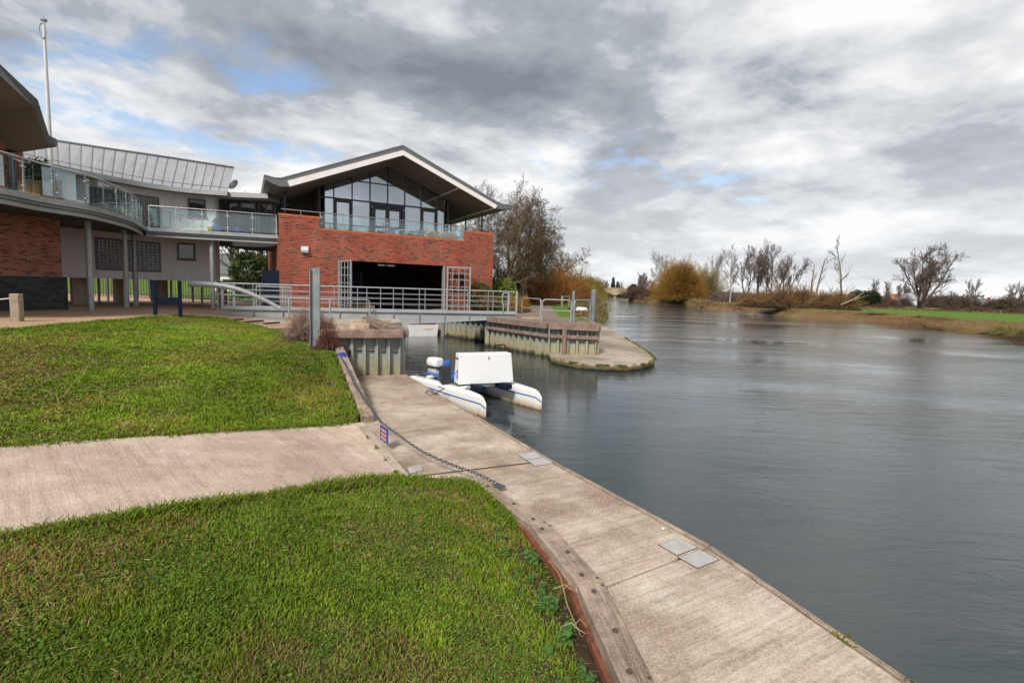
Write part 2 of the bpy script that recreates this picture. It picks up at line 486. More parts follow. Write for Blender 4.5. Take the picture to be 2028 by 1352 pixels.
M['blind'] = simple('pale_vertical_blind', (0.62, 0.64, 0.62), 0.8, var=0.08)
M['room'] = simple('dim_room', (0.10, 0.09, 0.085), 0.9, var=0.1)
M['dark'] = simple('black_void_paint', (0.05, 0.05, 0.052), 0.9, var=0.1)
M['steel'] = simple('galvanised_steel', (0.36, 0.38, 0.385), 0.5, 0.35, var=0.16, scale=5, dirt=(0.22, 0.23, 0.235), dirt_amt=0.6)
M['steel_beam'] = simple('grey_painted_steel', (0.33, 0.345, 0.35), 0.55, 0.1, var=0.08, scale=1.5, dirt=(0.21, 0.215, 0.21), dirt_amt=0.5)
M['stainless'] = simple('stainless_rail', (0.62, 0.60, 0.58), 0.25, 0.9, var=0.05)
M['concrete_path'] = concrete('brushed_concrete_path', (0.66, 0.52, 0.405), (0.40, 0.295, 0.22), (0.74, 0.605, 0.48), 1.1, math.radians(43), 0.5)
M['concrete_jetty'] = concrete('weathered_jetty_concrete', (0.58, 0.465, 0.365), (0.235, 0.165, 0.115), (0.68, 0.595, 0.49), 1.0, math.radians(-29), 0.45, 0.8)
M['concrete_kerb'] = concrete('kerb_concrete', (0.48, 0.39, 0.31), (0.26, 0.195, 0.145), None, 1.4)
M['concrete_pad'] = concrete('pale_pad_concrete', (0.48, 0.43, 0.35), (0.33, 0.28, 0.22), None, 1.5)
M['concrete_quay'] = concrete('quay_concrete', (0.46, 0.375, 0.30), (0.19, 0.145, 0.11), (0.54, 0.465, 0.385), 0.8, None, 0.4, 1.0, 0.235)
for _k, _a in (('timber', 63), ('timber0', 56), ('timber1', 69), ('timber2', 83), ('timber3', 91)):
    M[_k] = wood('weathered_' + _k, (0.38, 0.29, 0.225), (0.16, 0.115, 0.088), math.radians(_a), 1.0)
M['timber_x'] = wood('weathered_timber_cap', (0.27, 0.19, 0.155), (0.13, 0.09, 0.075), math.radians(-14), 1.0)
M['post_wood'] = simple('old_post_wood', (0.30, 0.25, 0.17), 0.9, var=0.3, scale=6, bump=0.6)
M['rust'] = simple('rusty_sheet_edge', (0.19, 0.062, 0.03), 0.9, var=0.45, scale=14, bump=0.6, bscale=120, dirt=(0.10, 0.035, 0.02), dirt_amt=0.7)
M['navy'] = simple('navy_paint', (0.004, 0.009, 0.024), 0.8, var=0.15, spec=0.2)
M['blue'] = simple('bright_blue_paint', (0.02, 0.11, 0.42), 0.45, var=0.1)
M['white_gel'] = simple('white_gelcoat', (0.74, 0.74, 0.73), 0.28, var=0.03, dirt=(0.55, 0.52, 0.46), dirt_amt=0.25)
M['white'] = simple('white_paint', (0.78, 0.78, 0.78), 0.4, var=0.03)
M['black'] = simple('black_plastic', (0.02, 0.02, 0.022), 0.5, var=0.2)
M['chain'] = simple('dark_chain_steel', (0.13, 0.135, 0.14), 0.5, 0.6, var=0.3, scale=20)
M['orange'] = simple('orange_lettering', (0.62, 0.30, 0.10), 0.6, var=0.1)
M['cushion'] = simple('tan_cushion', (0.36, 0.27, 0.16), 0.9, var=0.12)
M['pot_y'] = simple('yellow_glazed_pot', (0.55, 0.38, 0.03), 0.35, var=0.1)
M['pot_b'] = simple('blue_glazed_pot', (0.03, 0.09, 0.36), 0.3, var=0.15)
M['pot_d'] = simple('slate_pot', (0.07, 0.08, 0.085), 0.5, var=0.15)
M['planter'] = simple('wooden_planter', (0.32, 0.19, 0.10), 0.8, var=0.2)
M['leafy'] = attr_mat('leaf_tint', 0.6, 0.25)
M['twig'] = attr_mat('twig_tint', 0.85)
M['blade'] = attr_mat('grass_tint', 0.6, 0.25, 0.0)
M['dark_wood'] = simple('dark_edging', (0.06, 0.045, 0.035), 0.9, var=0.3)
M['pole'] = simple('white_flagpole', (0.62, 0.62, 0.60), 0.4, var=0.06)

def sheet_pile_mat():
    t = NT('algae_stained_sheet_pile'); p = t.pos()
    sp = t.node('ShaderNodeSeparateXYZ'); t.l.new(t.node('ShaderNodeNewGeometry').outputs['Position'], sp.inputs[0])
    mp = t.node('ShaderNodeMapping'); mp.inputs['Scale'].default_value = (9, 9, 0.9); t.l.new(p, mp.inputs[0])
    st = t.noise(mp.outputs[0], 1.0, 6, 0.65)
    col = t.mix(t.mr(st, 0.35, 0.66), (0.18, 0.235, 0.225), (0.36, 0.385, 0.345))
    zz = t.math('ADD', sp.outputs[2], t.math('MULTIPLY', t.math('SUBTRACT', st, 0.5), 0.7))
    col = t.mix(t.mr(zz, 1.05, 0.30, 0, 0.8), col, (0.34, 0.285, 0.15))
    col = t.mix(t.mr(t.noise(p, 3, 5, 0.6), 0.55, 0.72, 0, 0.5), col, (0.20, 0.12, 0.05))
    col = t.mix(t.mr(zz, 0.24, 0.05, 0, 0.95), col, (0.022, 0.02, 0.013))
    return t.done(t.bsdf(col, 0.75, 0.0, t.bump(t.noise(p, 40, 4), 0.3, 0.006), 0.3))
M['pile'] = sheet_pile_mat()

def ground_mat(name, cols, scale, bumpd=0.02, leaf=None):
    t = NT(name); p = t.pos()
    a = t.noise(p, scale, 6, 0.6); b = t.noise(p, scale * 14, 4, 0.65); c_ = t.noise(p, scale * 60, 3, 0.6)
    c = t.mix(t.mr(a, 0.38, 0.64), cols[0], cols[1])
    c = t.mix(t.mr(b, 0.42, 0.7, 0, 0.8), c, cols[2])
    c = t.mix(t.mr(c_, 0.5, 0.72, 0, 0.6), c, tuple(k * 0.45 for k in cols[0]))
    return t.done(t.bsdf(c, 0.95, 0, t.bump(t.math('ADD', b, c_), 0.8, bumpd), 0.15))
M['gravel'] = ground_mat('ochre_gravel', [(0.42, 0.275, 0.175), (0.54, 0.325, 0.165), (0.48, 0.37, 0.29)], 0.5, 0.02)
M['soil_grass'] = ground_mat('turf_soil', [(0.055, 0.075, 0.018), (0.10, 0.095, 0.03), (0.13, 0.10, 0.045)], 1.2, 0.03)
M['bare_soil'] = ground_mat('dark_bare_soil', [(0.055, 0.036, 0.024), (0.085, 0.055, 0.035), (0.13, 0.085, 0.05)], 2.5, 0.03)
M['field'] = ground_mat('bright_meadow', [(0.10, 0.185, 0.018), (0.125, 0.21, 0.022), (0.08, 0.145, 0.016)], 0.12, 0.05)
M['rough_grass'] = ground_mat('rough_bank_grass', [(0.13, 0.14, 0.035), (0.21, 0.165, 0.06), (0.09, 0.075, 0.03)], 0.3, 0.05)
M['mud'] = ground_mat('brown_river_bank', [(0.17, 0.085, 0.045), (0.24, 0.17, 0.075), (0.15, 0.12, 0.045)], 0.22, 0.06)
M['towpath'] = ground_mat('towpath_gravel', [(0.25, 0.19, 0.15), (0.31, 0.24, 0.19), (0.18, 0.13, 0.10)], 1.0, 0.02)

def water_mat():
    t = NT('river_water'); p = t.pos()
    def layer(sc, rot, scale, detail, rough=0.5, dist=0.0):
        mp = t.node('ShaderNodeMapping'); mp.inputs['Scale'].default_value = sc; mp.inputs['Rotation'].default_value = (0, 0, rot)
        t.l.new(p, mp.inputs[0]); return t.noise(mp.outputs[0], scale, detail, rough, dist)
    a = layer((0.55, 1.5, 1), math.radians(12), 0.42, 3, 0.5, 0.4)
    b = layer((0.5, 1.9, 1), math.radians(-14), 1.9, 5, 0.6, 0.8)
    c = layer((0.7, 1.8, 1), math.radians(8), 6.5, 4, 0.6, 0.3)
    calm = t.mr(layer((0.6, 1.4, 1), 0.4, 0.10, 4), 0.36, 0.62, 0.15, 1.4)
    h = t.math('ADD', t.math('MULTIPLY', a, 1.5), t.math('ADD', t.math('MULTIPLY', b, 1.25), t.math('MULTIPLY', c, 0.42)))
    h = t.math('MULTIPLY', h, calm)
    # the inlet beside the jetty is sheltered, the open river is ruffled
    px_ = t.node('ShaderNodeSeparateXYZ'); t.l.new(p, px_.inputs[0])
    h = t.math('MULTIPLY', h, t.mr(px_.outputs[0], 0.0, 9.0, 0.30, 1.0))
    nrm = t.bump(h, 0.29, 0.08)
    col = t.mix(t.mr(a, 0.3, 0.7), (0.036, 0.050, 0.052), (0.046, 0.058, 0.058))
    return t.done(t.bsdf(col, 0.035, 0, nrm, 0.5, IOR=1.48))
M['water'] = water_mat()
M['maroon'] = simple('maroon_paint', (0.12, 0.03, 0.03), 0.5, var=0.1)
M['gold'] = simple('gold_lettering', (0.5, 0.36, 0.12), 0.5, var=0.1)
M['blue_sign'] = simple('royal_blue', (0.02, 0.04, 0.30), 0.5, var=0.12)
M['stone'] = simple('pale_bridge_stone', (0.38, 0.30, 0.20), 0.9, var=0.2, scale=0.5)
M['pinkwall'] = simple('pink_wall', (0.45, 0.27, 0.22), 0.9, var=0.1)
M['greywall'] = simple('grey_wall', (0.36, 0.36, 0.37), 0.9, var=0.1)
M['brick_roof'] = simple('orange_tile_roof', (0.30, 0.11, 0.06), 0.9, var=0.2)
M['bark_pale'] = simple('pale_dead_bark', (0.26, 0.21, 0.16), 0.95, var=0.25, scale=4)
M['bare_soil2'] = ground_mat('leaf_strewn_soil', [(0.15, 0.10, 0.065), (0.22, 0.15, 0.095), (0.30, 0.21, 0.13)], 2.5, 0.03)
M['old_bolt'] = simple('old_bolt_iron', (0.12, 0.075, 0.055), 0.8, 0.3, var=0.3, scale=30)
M['seam'] = simple('seam_zinc', (0.17, 0.165, 0.175), 0.5, 0.2, var=0.1)
M['sleeper'] = wood('pale_sleeper_wood', (0.46, 0.37, 0.26), (0.22, 0.16, 0.11), math.radians(-14), 0.8)
_t = NT('clean_white_panel'); M['box_white'] = _t.done(_t.bsdf((0.80, 0.80, 0.795), 0.35))
# ================================================================== terrain
rng = np.random.default_rng(7)
CP = np.array([
    # ramp path, upper edge / lower edge
    (-2.85, 8.69, .39), (-4.4, 7.05, .68), (-5.88, 5.45, .95), (-8.9, 2.2, 1.40), (-12, -1, 1.55),
    (-1.45, 6.27, .39), (-2.65, 4.9, .68), (-3.85, 3.53, .95), (-6.3, .8, 1.36), (-9, -2.3, 1.55),
    # along the kerb timbers of the jetty
    (-.55, 6.35, .33), (.18, 5.1, .24), (.55, 4.0, .22), (.7, 2.9, .21), (.7, 1.6, .21), (.6, -.5, .18), (.5, -3, .2),
    (-.9, 4.4, .62), (-.6, 2.5, .66), (-2.2, 3.3, .84), (-2.4, 1.2, 1.08), (-.6, 0, .8), (-4.5, 0, 1.28), (-3, -3, 1.25),
    # rising kerb to the sheet pile corner
    (-2.85, 8.95, .47), (-3.8, 10.9, .74), (-4.92, 13.28, 1.08),
    # crest of the upper lawn and the yard behind it
    (-12.07, 11.35, 1.6), (-12.34, 13.8, 1.6), (-12.58, 17.34, 1.6), (-12.3, 18.6, 1.52), (-11.5, 19.0, 1.44), (-10.0, 18.1, 1.35), (-8.3, 16.5, 1.28), (-7.0, 15.1, 1.18), (-6.1, 14.2, 1.12),
    (-8.5, 10.2, 1.2), (-6.2, 10.2, .98), (-9.5, 6.8, 1.3), (-12, 7, 1.5),
    (-16, 15, 1.6), (-20, 20, 1.6), (-15, 21, 1.56), (-13, 22, 1.46), (-12, 23, 1.36), (-10, 20.5, 1.3), (-8, 19, 1.28), (-6, 17.5, 1.28), (-5, 16.5, 1.3), (-8, 22.5, 1.28), (-18, 5, 1.62), (-30, 10, 1.6), (-30, 30, 1.6)])
def _k(a, b):
    return np.sqrt(((a[:, None, :] - b[None, :, :]) ** 2).sum(-1))
_A = _k(CP[:, :2], CP[:, :2]); _n = len(CP)
_P = np.c_[np.ones(_n), CP[:, :2]]
_w = np.linalg.solve(np.block([[_A + np.eye(_n) * -0.02, _P], [_P.T, np.zeros((3, 3))]]), np.r_[CP[:, 2], 0, 0, 0])
def zlawn(xy):
    xy = np.atleast_2d(np.asarray(xy, float))
    z = _k(xy, CP[:, :2]) @ _w[:_n] + np.c_[np.ones(len(xy)), xy] @ _w[_n:]
    return np.clip(z, 0.1, 1.66)
def zl(x, y):
    return float(zlawn([(x, y)])[0])
def inpoly(P, poly):
    P = np.asarray(P, float); poly = np.asarray(poly, float)
    x, y = P[:, 0], P[:, 1]; r = np.zeros(len(P), bool)
    j = len(poly) - 1
    for i in range(len(poly)):
        xi, yi = poly[i]; xj, yj = poly[j]
        c = ((yi > y) != (yj > y)) & (x < (xj - xi) * (y - yi) / (yj - yi + 1e-12) + xi)
        r ^= c; j = i
    return r
def densify(poly, step):
    out = []
    for i in range(len(poly)):
        a = np.array(poly[i], float); b = np.array(poly[(i + 1) % len(poly)], float)
        k = max(1, int(np.linalg.norm(b - a) / step))
        for t in range(k): out.append(tuple(a + (b - a) * t / k))
    return out
def patch(name, poly, zf, step, mat, parent=None, edge_step=None, smooth=True, jitter=0.3):
    b = densify(poly, edge_step or step)
    pa = np.array(poly); x0, y0 = pa.min(0); x1, y1 = pa.max(0)
    gx, gy = np.meshgrid(np.arange(x0, x1, step), np.arange(y0, y1, step))
    g = np.c_[gx.ravel(), gy.ravel()] + rng.uniform(-jitter, jitter, (gx.size, 2)) * step
    g = g[inpoly(g, poly)]
    # keep the samples clear of the edge
    ba = np.array(b)
    if len(g):
        d = np.full(len(g), 1e9)
        for i in range(0, len(ba), 200):
            d = np.minimum(d, np.sqrt(((g[:, None] - ba[None, i:i + 200]) ** 2).sum(-1)).min(1))
        g = g[d > step * 0.4]
    allp = [Vector(p) for p in b] + [Vector(p) for p in g]
    edges = [(i, (i + 1) % len(b)) for i in range(len(b))]
    vo, eo, fo, *_ = delaunay_2d_cdt(allp, edges, [], 0, 1e-5)
    V2 = np.array([(v.x, v.y) for v in vo]); F = np.array([f for f in fo if len(f) == 3])
    cen = V2[F].mean(1); F = F[inpoly(cen, poly)]
    a, b_, c = V2[F[:, 0]], V2[F[:, 1]], V2[F[:, 2]]
    cr = (b_[:, 0] - a[:, 0]) * (c[:, 1] - a[:, 1]) - (b_[:, 1] - a[:, 1]) * (c[:, 0] - a[:, 0])
    F[cr < 0] = F[cr < 0][:, ::-1]
    z = zf(V2)
    return np_mesh(name, np.c_[V2, z], F, mat, parent, smooth)
def const(z):
    return lambda p: np.full(len(p), z)

def FP(u, v, z=0.0):                 # boathouse frame: u along the front, v outwards
    return Vector((BL.x + BU.x * u + BV.x * v, BL.y + BU.y * u + BV.y * v, z))
BL = at_d(553, 500, 24.8)
def xy(p): return (p[0], p[1])

KIN = [(-.16, 6.10), (.49, 5.12), (.88, 4.09), (1.02, 2.96), (1.0, 1.7), (.85, -.5), (.6, -3)]
KOUT = [(-.46, 6.32), (.25, 5.12), (.64, 4.04), (.79, 2.95), (.77, 1.7), (.62, -.5), (.37, -3)]
CREST = [(-20, 8.5), (-12.07, 11.35), (-12.34, 13.8), (-12.58, 17.34), (-12.3, 18.6), (-11.5, 19.0), (-10.0, 18.1), (-8.3, 16.5), (-7.0, 15.1), (-6.1, 14.2), (-5.4, 13.6)]
RISE = [(-4.92, 13.28), (-3.8, 10.9), (-2.85, 8.95)]
PA = [(-2.85, 8.69), (-4.4, 7.05), (-5.88, 5.45), (-8.9, 2.2), (-12, -1)]
PB = [(-1.45, 6.27), (-2.65, 4.9), (-3.85, 3.53), (-6.3, .8), (-9, -2.3)]
LAWN_UP = PA + [(-20, -2)] + CREST + RISE
LAWN_LO = [(-1.45, 6.27), (-.95, 6.24)] + KOUT + [(-9, -3.2)] + PB[::-1][:-1]
tag(patch('upper_lawn', LAWN_UP, lambda p: zlawn(p), 0.3, M['soil_grass']), kind='structure')
tag(patch('lower_lawn', LAWN_LO, lambda p: zlawn(p), 0.16, M['soil_grass']), kind='structure')
# concrete ramp path down to the jetty
PATH = [(-2.78, 8.6)] + PA[1:] + [(-12.4, -1.6), (-9.5, -2.8)] + PB[::-1]
PATH = [(-2.70, 8.78)] + [(x + .05, y + .05) for x, y in PA[1:]] + [(-9, -2.3)] + [(x - .05, y - .05) for x, y in PB[::-1][1:-1]] + [(-1.32, 6.35)]
tag(patch('concrete_path', PATH, lambda p: zlawn(p) + 0.012, 0.35, M['concrete_path'], edge_step=0.35), kind='structure')
# gravel yard behind the lawn, up to the boathouse and its channel
JL = FP(2.93, 0); JR = FP(8.88, 0)
SPL0, SPL1 = at_z(697, 740, .35), at_z(793, 737, .35)
YARD = [(-20, 8.2)] + [(x + .15 if i > 2 else x, y - .3) for i, (x, y) in enumerate(CREST[1:])] + [(-4.9, 13.2), (SPL0.x, SPL0.y + .05), (SPL1.x - .05, SPL1.y + .05), xy(JL), xy(FP(0, 0)), xy(FP(0, -14)), (-60, 40), (-60, 8)]
tag(patch('gravel_yard', YARD, lambda p: zlawn(p) - 0.02, 1.0, M['gravel'], edge_step=0.5), kind='structure')
# towpath side
RW = [Vector((-4.05, 29.05, 0)), Vector((-1.42, 26.6, 0)), Vector((-1.27, 24.65, 0)), Vector((1.62, 21.1, 0)), Vector((3.65, 20.75, 0))]
PLAT = [xy(p) for p in RW] + [(4.1, 30), (4.6, 41), (10, 62), (19.5, 130), (36, 211), (53, 300), (-60, 320), (-60, 40), xy(FP(0, -14)), xy(FP(12.1, -14)), xy(FP(12.1, 0)), xy(JR)]
def zplat(p):
    return 1.52 + 0.05 * np.sin(p[:, 0] * 0.11) * np.clip((p[:, 1] - 60) / 60, 0, 1)
tag(patch('river_terrace', PLAT, zplat, 6.0, M['field'], edge_step=3.0), kind='structure')
TP = [(-1.2, 24.9), (1.6, 21.25), (3.55, 20.9), (3.6, 23.5), (2.6, 27), (3.2, 40), (5.6, 77), (8.5, 110), (7.2, 110), (3.7, 77), (1.4, 40), (.2, 29), (-1.3, 27)]
tag(patch('towpath', TP, lambda p: zplat(p) + .012, 1.2, M['towpath']), kind='structure')
# river
wv = [(-700, -200, 0), (900, -200, 0), (900, 1400, 0), (-700, 1400, 0)]
river = MB().add(wv, [(0, 1, 2, 3)]).build('river', M['water'], flip=False); tag(river, kind='structure')
bed = MB().add([(x, y, -2.2) for x, y, z in wv], [(0, 1, 2, 3)]).build('river_bed', M['bare_soil'], flip=False); tag(bed, kind='structure')
# left bank slope beyond the quay
def strip(name, lo, hi, zlo, zhi, mat, n=6, jit=0.25, seed=1):
    r = np.random.default_rng(seed)
    L_ = densify_open(lo, 2.0); H_ = resample(hi, len(L_))
    V_ = []; F_ = []
    for i, (a, b) in enumerate(zip(L_, H_)):
        for k in range(n + 1):
            t = k / n
            j = jit * (0 if k in (0, n) else 1)
            V_.append((a[0] + (b[0] - a[0]) * t + r.normal(0, j), a[1] + (b[1] - a[1]) * t + r.normal(0, j), zlo + (zhi - zlo) * (t ** 0.6) + r.normal(0, j * 0.25)))
    for i in range(len(L_) - 1):
        for k in range(n):
            q = i * (n + 1) + k
            F_.append((q, q + n + 1, q + n + 2, q + 1))
    o = np_mesh(name, V_, F_, mat, None, False)
    return tag(o, kind='structure')
def resample(pl, n):
    pl = np.array(pl, float); d = np.r_[0, np.cumsum(np.linalg.norm(np.diff(pl, axis=0), axis=1))]
    s_ = np.linspace(0, d[-1], n)
    return list(zip(np.interp(s_, d, pl[:, 0]), np.interp(s_, d, pl[:, 1])))
def densify_open(pl, step):
    pl_ = np.array(pl, float); L_ = np.linalg.norm(np.diff(pl_, axis=0), axis=1).sum()
    return resample(pl, max(2, int(L_ / step)))
strip('left_bank', [(7.2, 39), (12.5, 62), (21.5, 130), (38.2, 211), (55.5, 300)], [(4.6, 39), (10, 62), (19.3, 130), (35.8, 211), (52.8, 300)], -.25, 1.54, M['rough_grass'])
WR = [(50, -20), (49, 10), (48, 30), (47.5, 45), (46.3, 50.4), (48.5, 61), (47.4, 69), (45.8, 73), (43, 76), (46.5, 92), (49, 106), (43.5, 112), (47, 130), (52, 146), (47.5, 159), (44.6, 190), (52, 211), (63, 260), (74, 305)]
TR = [(53, -20), (52, 10), (50.6, 30), (49.4, 46.2), (48.6, 52), (51.2, 62), (50.3, 70.5), (48.6, 75), (46.6, 79), (50.5, 92), (52.5, 106), (47, 114.5), (50.5, 130), (55, 146), (50, 160), (47.6, 190), (55, 211), (66, 260), (77, 305)]
strip('right_bank', WR, TR, -.25, 1.32, M['mud'], 7, 0.22, 5)
MEADOW = TR[:10] + [(60, 103), (68, 99), (92, 88), (150, 70), (300, 40), (300, -20)]
tag(patch('meadow', MEADOW, const(1.3), 4.0, M['field']), kind='structure')
RBANK = TR[9:] + [(120, 420), (-700, 500), (-700, 1400), (1500, 1400), (1500, -20), (300, -20), (300, 40), (150, 70), (92, 88), (68, 99), (60, 103)]
tag(patch('ground', RBANK, const(1.28), 40.0, M['rough_grass'], edge_step=20), kind='structure')
tag(patch('far_ground', [(-60, 320), (53, 300), (77, 305), (120, 420), (-700, 500), (-700, -200), (-60, -200), (-60, 40)], const(1.5), 40.0, M['field'], edge_step=20), kind='structure')

LS = [(-60, 8.2), (-20, 8.4), (-20, -2), (-12, -1), (-9, -2.3), (-9, -3.2), (.37, -3), (.37, -60), (-60, -60)]
tag(patch('side_lawn', LS, lambda p: zlawn(np.c_[np.clip(p[:, 0], -30, 5), np.clip(p[:, 1], -3, 30)]), 2.5, M['field'], edge_step=1.0), kind='structure')
# ================================================================== boathouse
BW = 12.1; Z0 = -0.6; ZLIN = 4.22; ZLOW = 5.72; ZHIGH = 6.30; ZFL = 5.45
bh = thing('boathouse', 'red brick boathouse with gabled grey roof, glazed gable and a wide water entrance', 'building', FP(0, 0, 1.6))
def prism_uv(pts, v0, v1):
    """polygon given in (u, z), extruded from v0 to v1"""
    return MB().prism([FP(u, v0, z) for u, z in pts], vec=BV * (v1 - v0))
front = [(0, Z0), (2.93, Z0), (2.93, ZLIN), (8.88, ZLIN), (8.88, Z0), (BW, Z0), (BW, ZHIGH), (10.2, ZHIGH), (10.2, ZLOW), (1.92, ZLOW), (1.92, ZHIGH), (0, ZHIGH)]
prism_uv(front, -0.33, 0).build('brick_wall', M['brick'], bh)
for u0, u1, z in ((-.02, 1.94, ZHIGH), (1.94, 10.18, ZLOW), (10.18, BW + .02, ZHIGH)):
    cop = prism_uv([(u0, z + .003), (u1, z + .003), (u1, z + .11), (u0, z + .11)], -.34, .012).build('coping', M['soldier'], bh)
# side, back walls and slabs
prism_uv([(0, Z0), (.33, Z0), (.33, 5.25), (0, 5.25)], -13, -.335).build('side_wall', M['brick'], bh)
prism_uv([(BW - .33, Z0), (BW, Z0), (BW, 5.25), (BW - .33, 5.25)], -13, -.335).build('side_wall', M['brick'], bh)
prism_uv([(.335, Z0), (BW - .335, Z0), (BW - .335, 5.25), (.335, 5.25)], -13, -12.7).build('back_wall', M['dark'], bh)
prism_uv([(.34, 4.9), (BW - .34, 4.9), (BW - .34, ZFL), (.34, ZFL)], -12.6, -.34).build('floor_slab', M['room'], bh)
for u0, u1 in ((.34, 2.8), (9.0, BW - .34)):
    prism_uv([(u0, Z0), (u1, Z0), (u1, 1.55), (u0, 1.55)], -12.6, -.34).build('inner_quay', M['concrete_kerb'], bh)
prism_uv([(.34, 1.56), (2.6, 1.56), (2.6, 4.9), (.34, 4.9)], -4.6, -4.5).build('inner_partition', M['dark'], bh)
# blue store door and shelf inside the entrance
dr = prism_uv([(3.0, 1.2), (4.6, 1.2), (4.6, 3.75), (3.0, 3.75)], -2.7, -2.62).build('store_door', M['navy'], bh)
for k in range(4):
    u = 3.02 + k * .52
    prism_uv([(u, 1.2), (u + .03, 1.2), (u + .03, 3.76), (u, 3.76)], -2.617, -2.60).build('door_batten', M['frame'], dr)
prism_uv([(2.95, 1.55), (5.1, 1.55), (5.1, 1.75), (2.95, 1.75)], -2.6, -1.3).build('timber_shelf', M['planter'], bh)
sg = prism_uv([(5.0, 4.02), (6.1, 4.02), (6.1, 4.16), (5.0, 4.16)], -.42, -.40).build('lintel_sign', M['dark'], bh)
for u0, u1 in ((5.08, 5.42), (5.50, 5.54), (5.62, 6.0)):
    prism_uv([(u0, 4.05), (u1, 4.05), (u1, 4.12), (u0, 4.12)], -.398, -.395).build('sign_lettering', M['white'], sg)

# ---- grille gates, swung open
def gate(hinge, ang, width, ncol, nrow, z0, z1, name):
    """hinge point, direction of the open leaf"""
    d = Vector((math.cos(ang), math.sin(ang), 0))
    fr = MB()
    for t in (0.05, width - .05):
        fr.post(hinge + d * t + Vector((0, 0, z0)), .08, .08, z1 - z0, d)
    for z in (z0 + .05, z1 - .05):
        fr.bar(hinge + d * .1 + Vector((0, 0, z)), hinge + d * (width - .1) + Vector((0, 0, z)), .07, .07)
    g = fr.build(name, M['steel'], bh)
    for i in range(1, ncol):
        t = width * i / ncol
        MB().tube([hinge + d * t + Vector((0, 0, z0 + .09)), hinge + d * t + Vector((0, 0, z1 - .09))], .022, 6).build('upright_bar', M['steel'], g)
    for k in range(1, nrow):
        z = z0 + (z1 - z0) * k / nrow
        MB().tube([hinge + d * .1 + Vector((0, 0, z)), hinge + d * (width - .1) + Vector((0, 0, z))], .022, 6).build('cross_bar', M['steel'], g)
    return g
a_v = math.atan2(BV.y, BV.x)
gate(FP(2.85, .10), a_v + math.radians(14), 1.55, 4, 10, .25, 4.2, 'gate_leaf')
gate(FP(9.0, .12), math.atan2(BU.y, BU.x) - math.radians(16), 1.45, 4, 10, .2, 4.2, 'gate_leaf')
for u in (2.94, 8.82):
    prism_uv([(u, Z0), (u + .1, Z0), (u + .1, 4.2), (u, 4.2)], -.2, .05).build('gate_post', M['steel'], bh)
# blue painted emblem board on the brick beside the right gate
eb = [[(9.35, 3.55), (10.25, 3.55), (10.12, 3.72), (9.48, 3.72)], [(9.30, 2.58), (10.25, 2.58), (10.25, 2.72), (9.30, 2.72)],
      [(9.40, 2.85), (9.62, 2.85), (9.62, 2.93), (9.49, 2.93), (9.49, 3.36), (9.62, 3.36), (9.62, 3.45), (9.40, 3.45)],
      [(9.90, 2.85), (9.98, 2.85), (9.98, 3.1), (10.1, 3.1), (10.1, 2.85), (10.18, 2.85), (10.18, 3.45), (9.90, 3.45)]]
for p_ in eb:
    prism_uv(p_, .004, .03).build('wall_emblem', M['navy'], bh)

# ---- roof
RT = [(-.65, 8.07), (-.2, 7.99), (.10, 8.02), (6.13, 10.58), (11.9, 8.24), (12.4, 8.10), (13.04, 8.14)]
RB = [(13.04, 7.94), (12.5, 7.84), (11.9, 7.82), (6.15, 10.10), (.45, 7.68), (.0, 7.62), (-.62, 7.86)]
VF, VBK = .55, -13.5
prism_uv(RT + RB, VBK, VF).build('roof', M['zinc_dark'], bh)
def band(top, bot, v0, v1, name, mat):
    return prism_uv(top + bot[::-1], v0, v1).build(name, mat, bh)
band([(.36, 7.93), (6.13, 10.33), (12.02, 8.01)], [(.47, 7.67), (6.15, 10.07), (11.86, 7.80)], VF + .002, VF + .06, 'fascia_board', M['fascia'])
band([(-.66, 8.12), (-.2, 8.04), (.10, 8.07), (6.13, 10.64), (11.9, 8.29), (12.4, 8.15), (13.06, 8.19)], [(-.66, 8.075), (-.2, 7.995), (.10, 8.025), (6.13, 10.585), (11.9, 8.245), (12.4, 8.105), (13.06, 8.145)], VBK, VF + .03, 'verge_trim', M['zinc'])
# standing seams along the slopes
# soffit boards just below the roof slab
for pts in ([(.47, 7.665), (6.15, 10.085), (6.15, 10.065), (.47, 7.645)], [(6.15, 10.085), (11.86, 7.805), (11.86, 7.785), (6.15, 10.065)]):
    prism_uv(pts, VBK, VF - .01).build('soffit', M['soffit'], bh)
# thin cream battens across the soffit
for ua, ub, va, vb in ((9.45, 9.45, VF - .05, -2.4), (11.75, 11.75, VF - .05, -9.5)):
    z_ = 10.05 - .401 * (ua - 6.15)
    MB().bar(FP(ua, va, z_), FP(ub, vb, z_), .07, .05).build('soffit_batten', M['fascia'], bh)
for u_, v_ in ((8.6, -.4), (9.9, -.6), (11.1, -.9), (3.3, -.6)):
    z_ = 10.05 - .401 * abs(u_ - 6.15)
    MB().disc(FP(u_, v_, z_ - .03), .09, .04, 10).build('soffit_light', M['frame'], bh)
for v_ in (-1.0, -3.6, -6.4):
    MB().tube([FP(11.75, v_, ZFL), FP(11.75, v_, 7.84)], .06, 10).build('steel_column', M['frame_navy'], bh)
for v_ in (-1.0, -4.0):
    MB().tube([FP(.35, v_, ZFL), FP(.35, v_, 7.7)], .06, 10).build('steel_column', M['frame_navy'], bh)

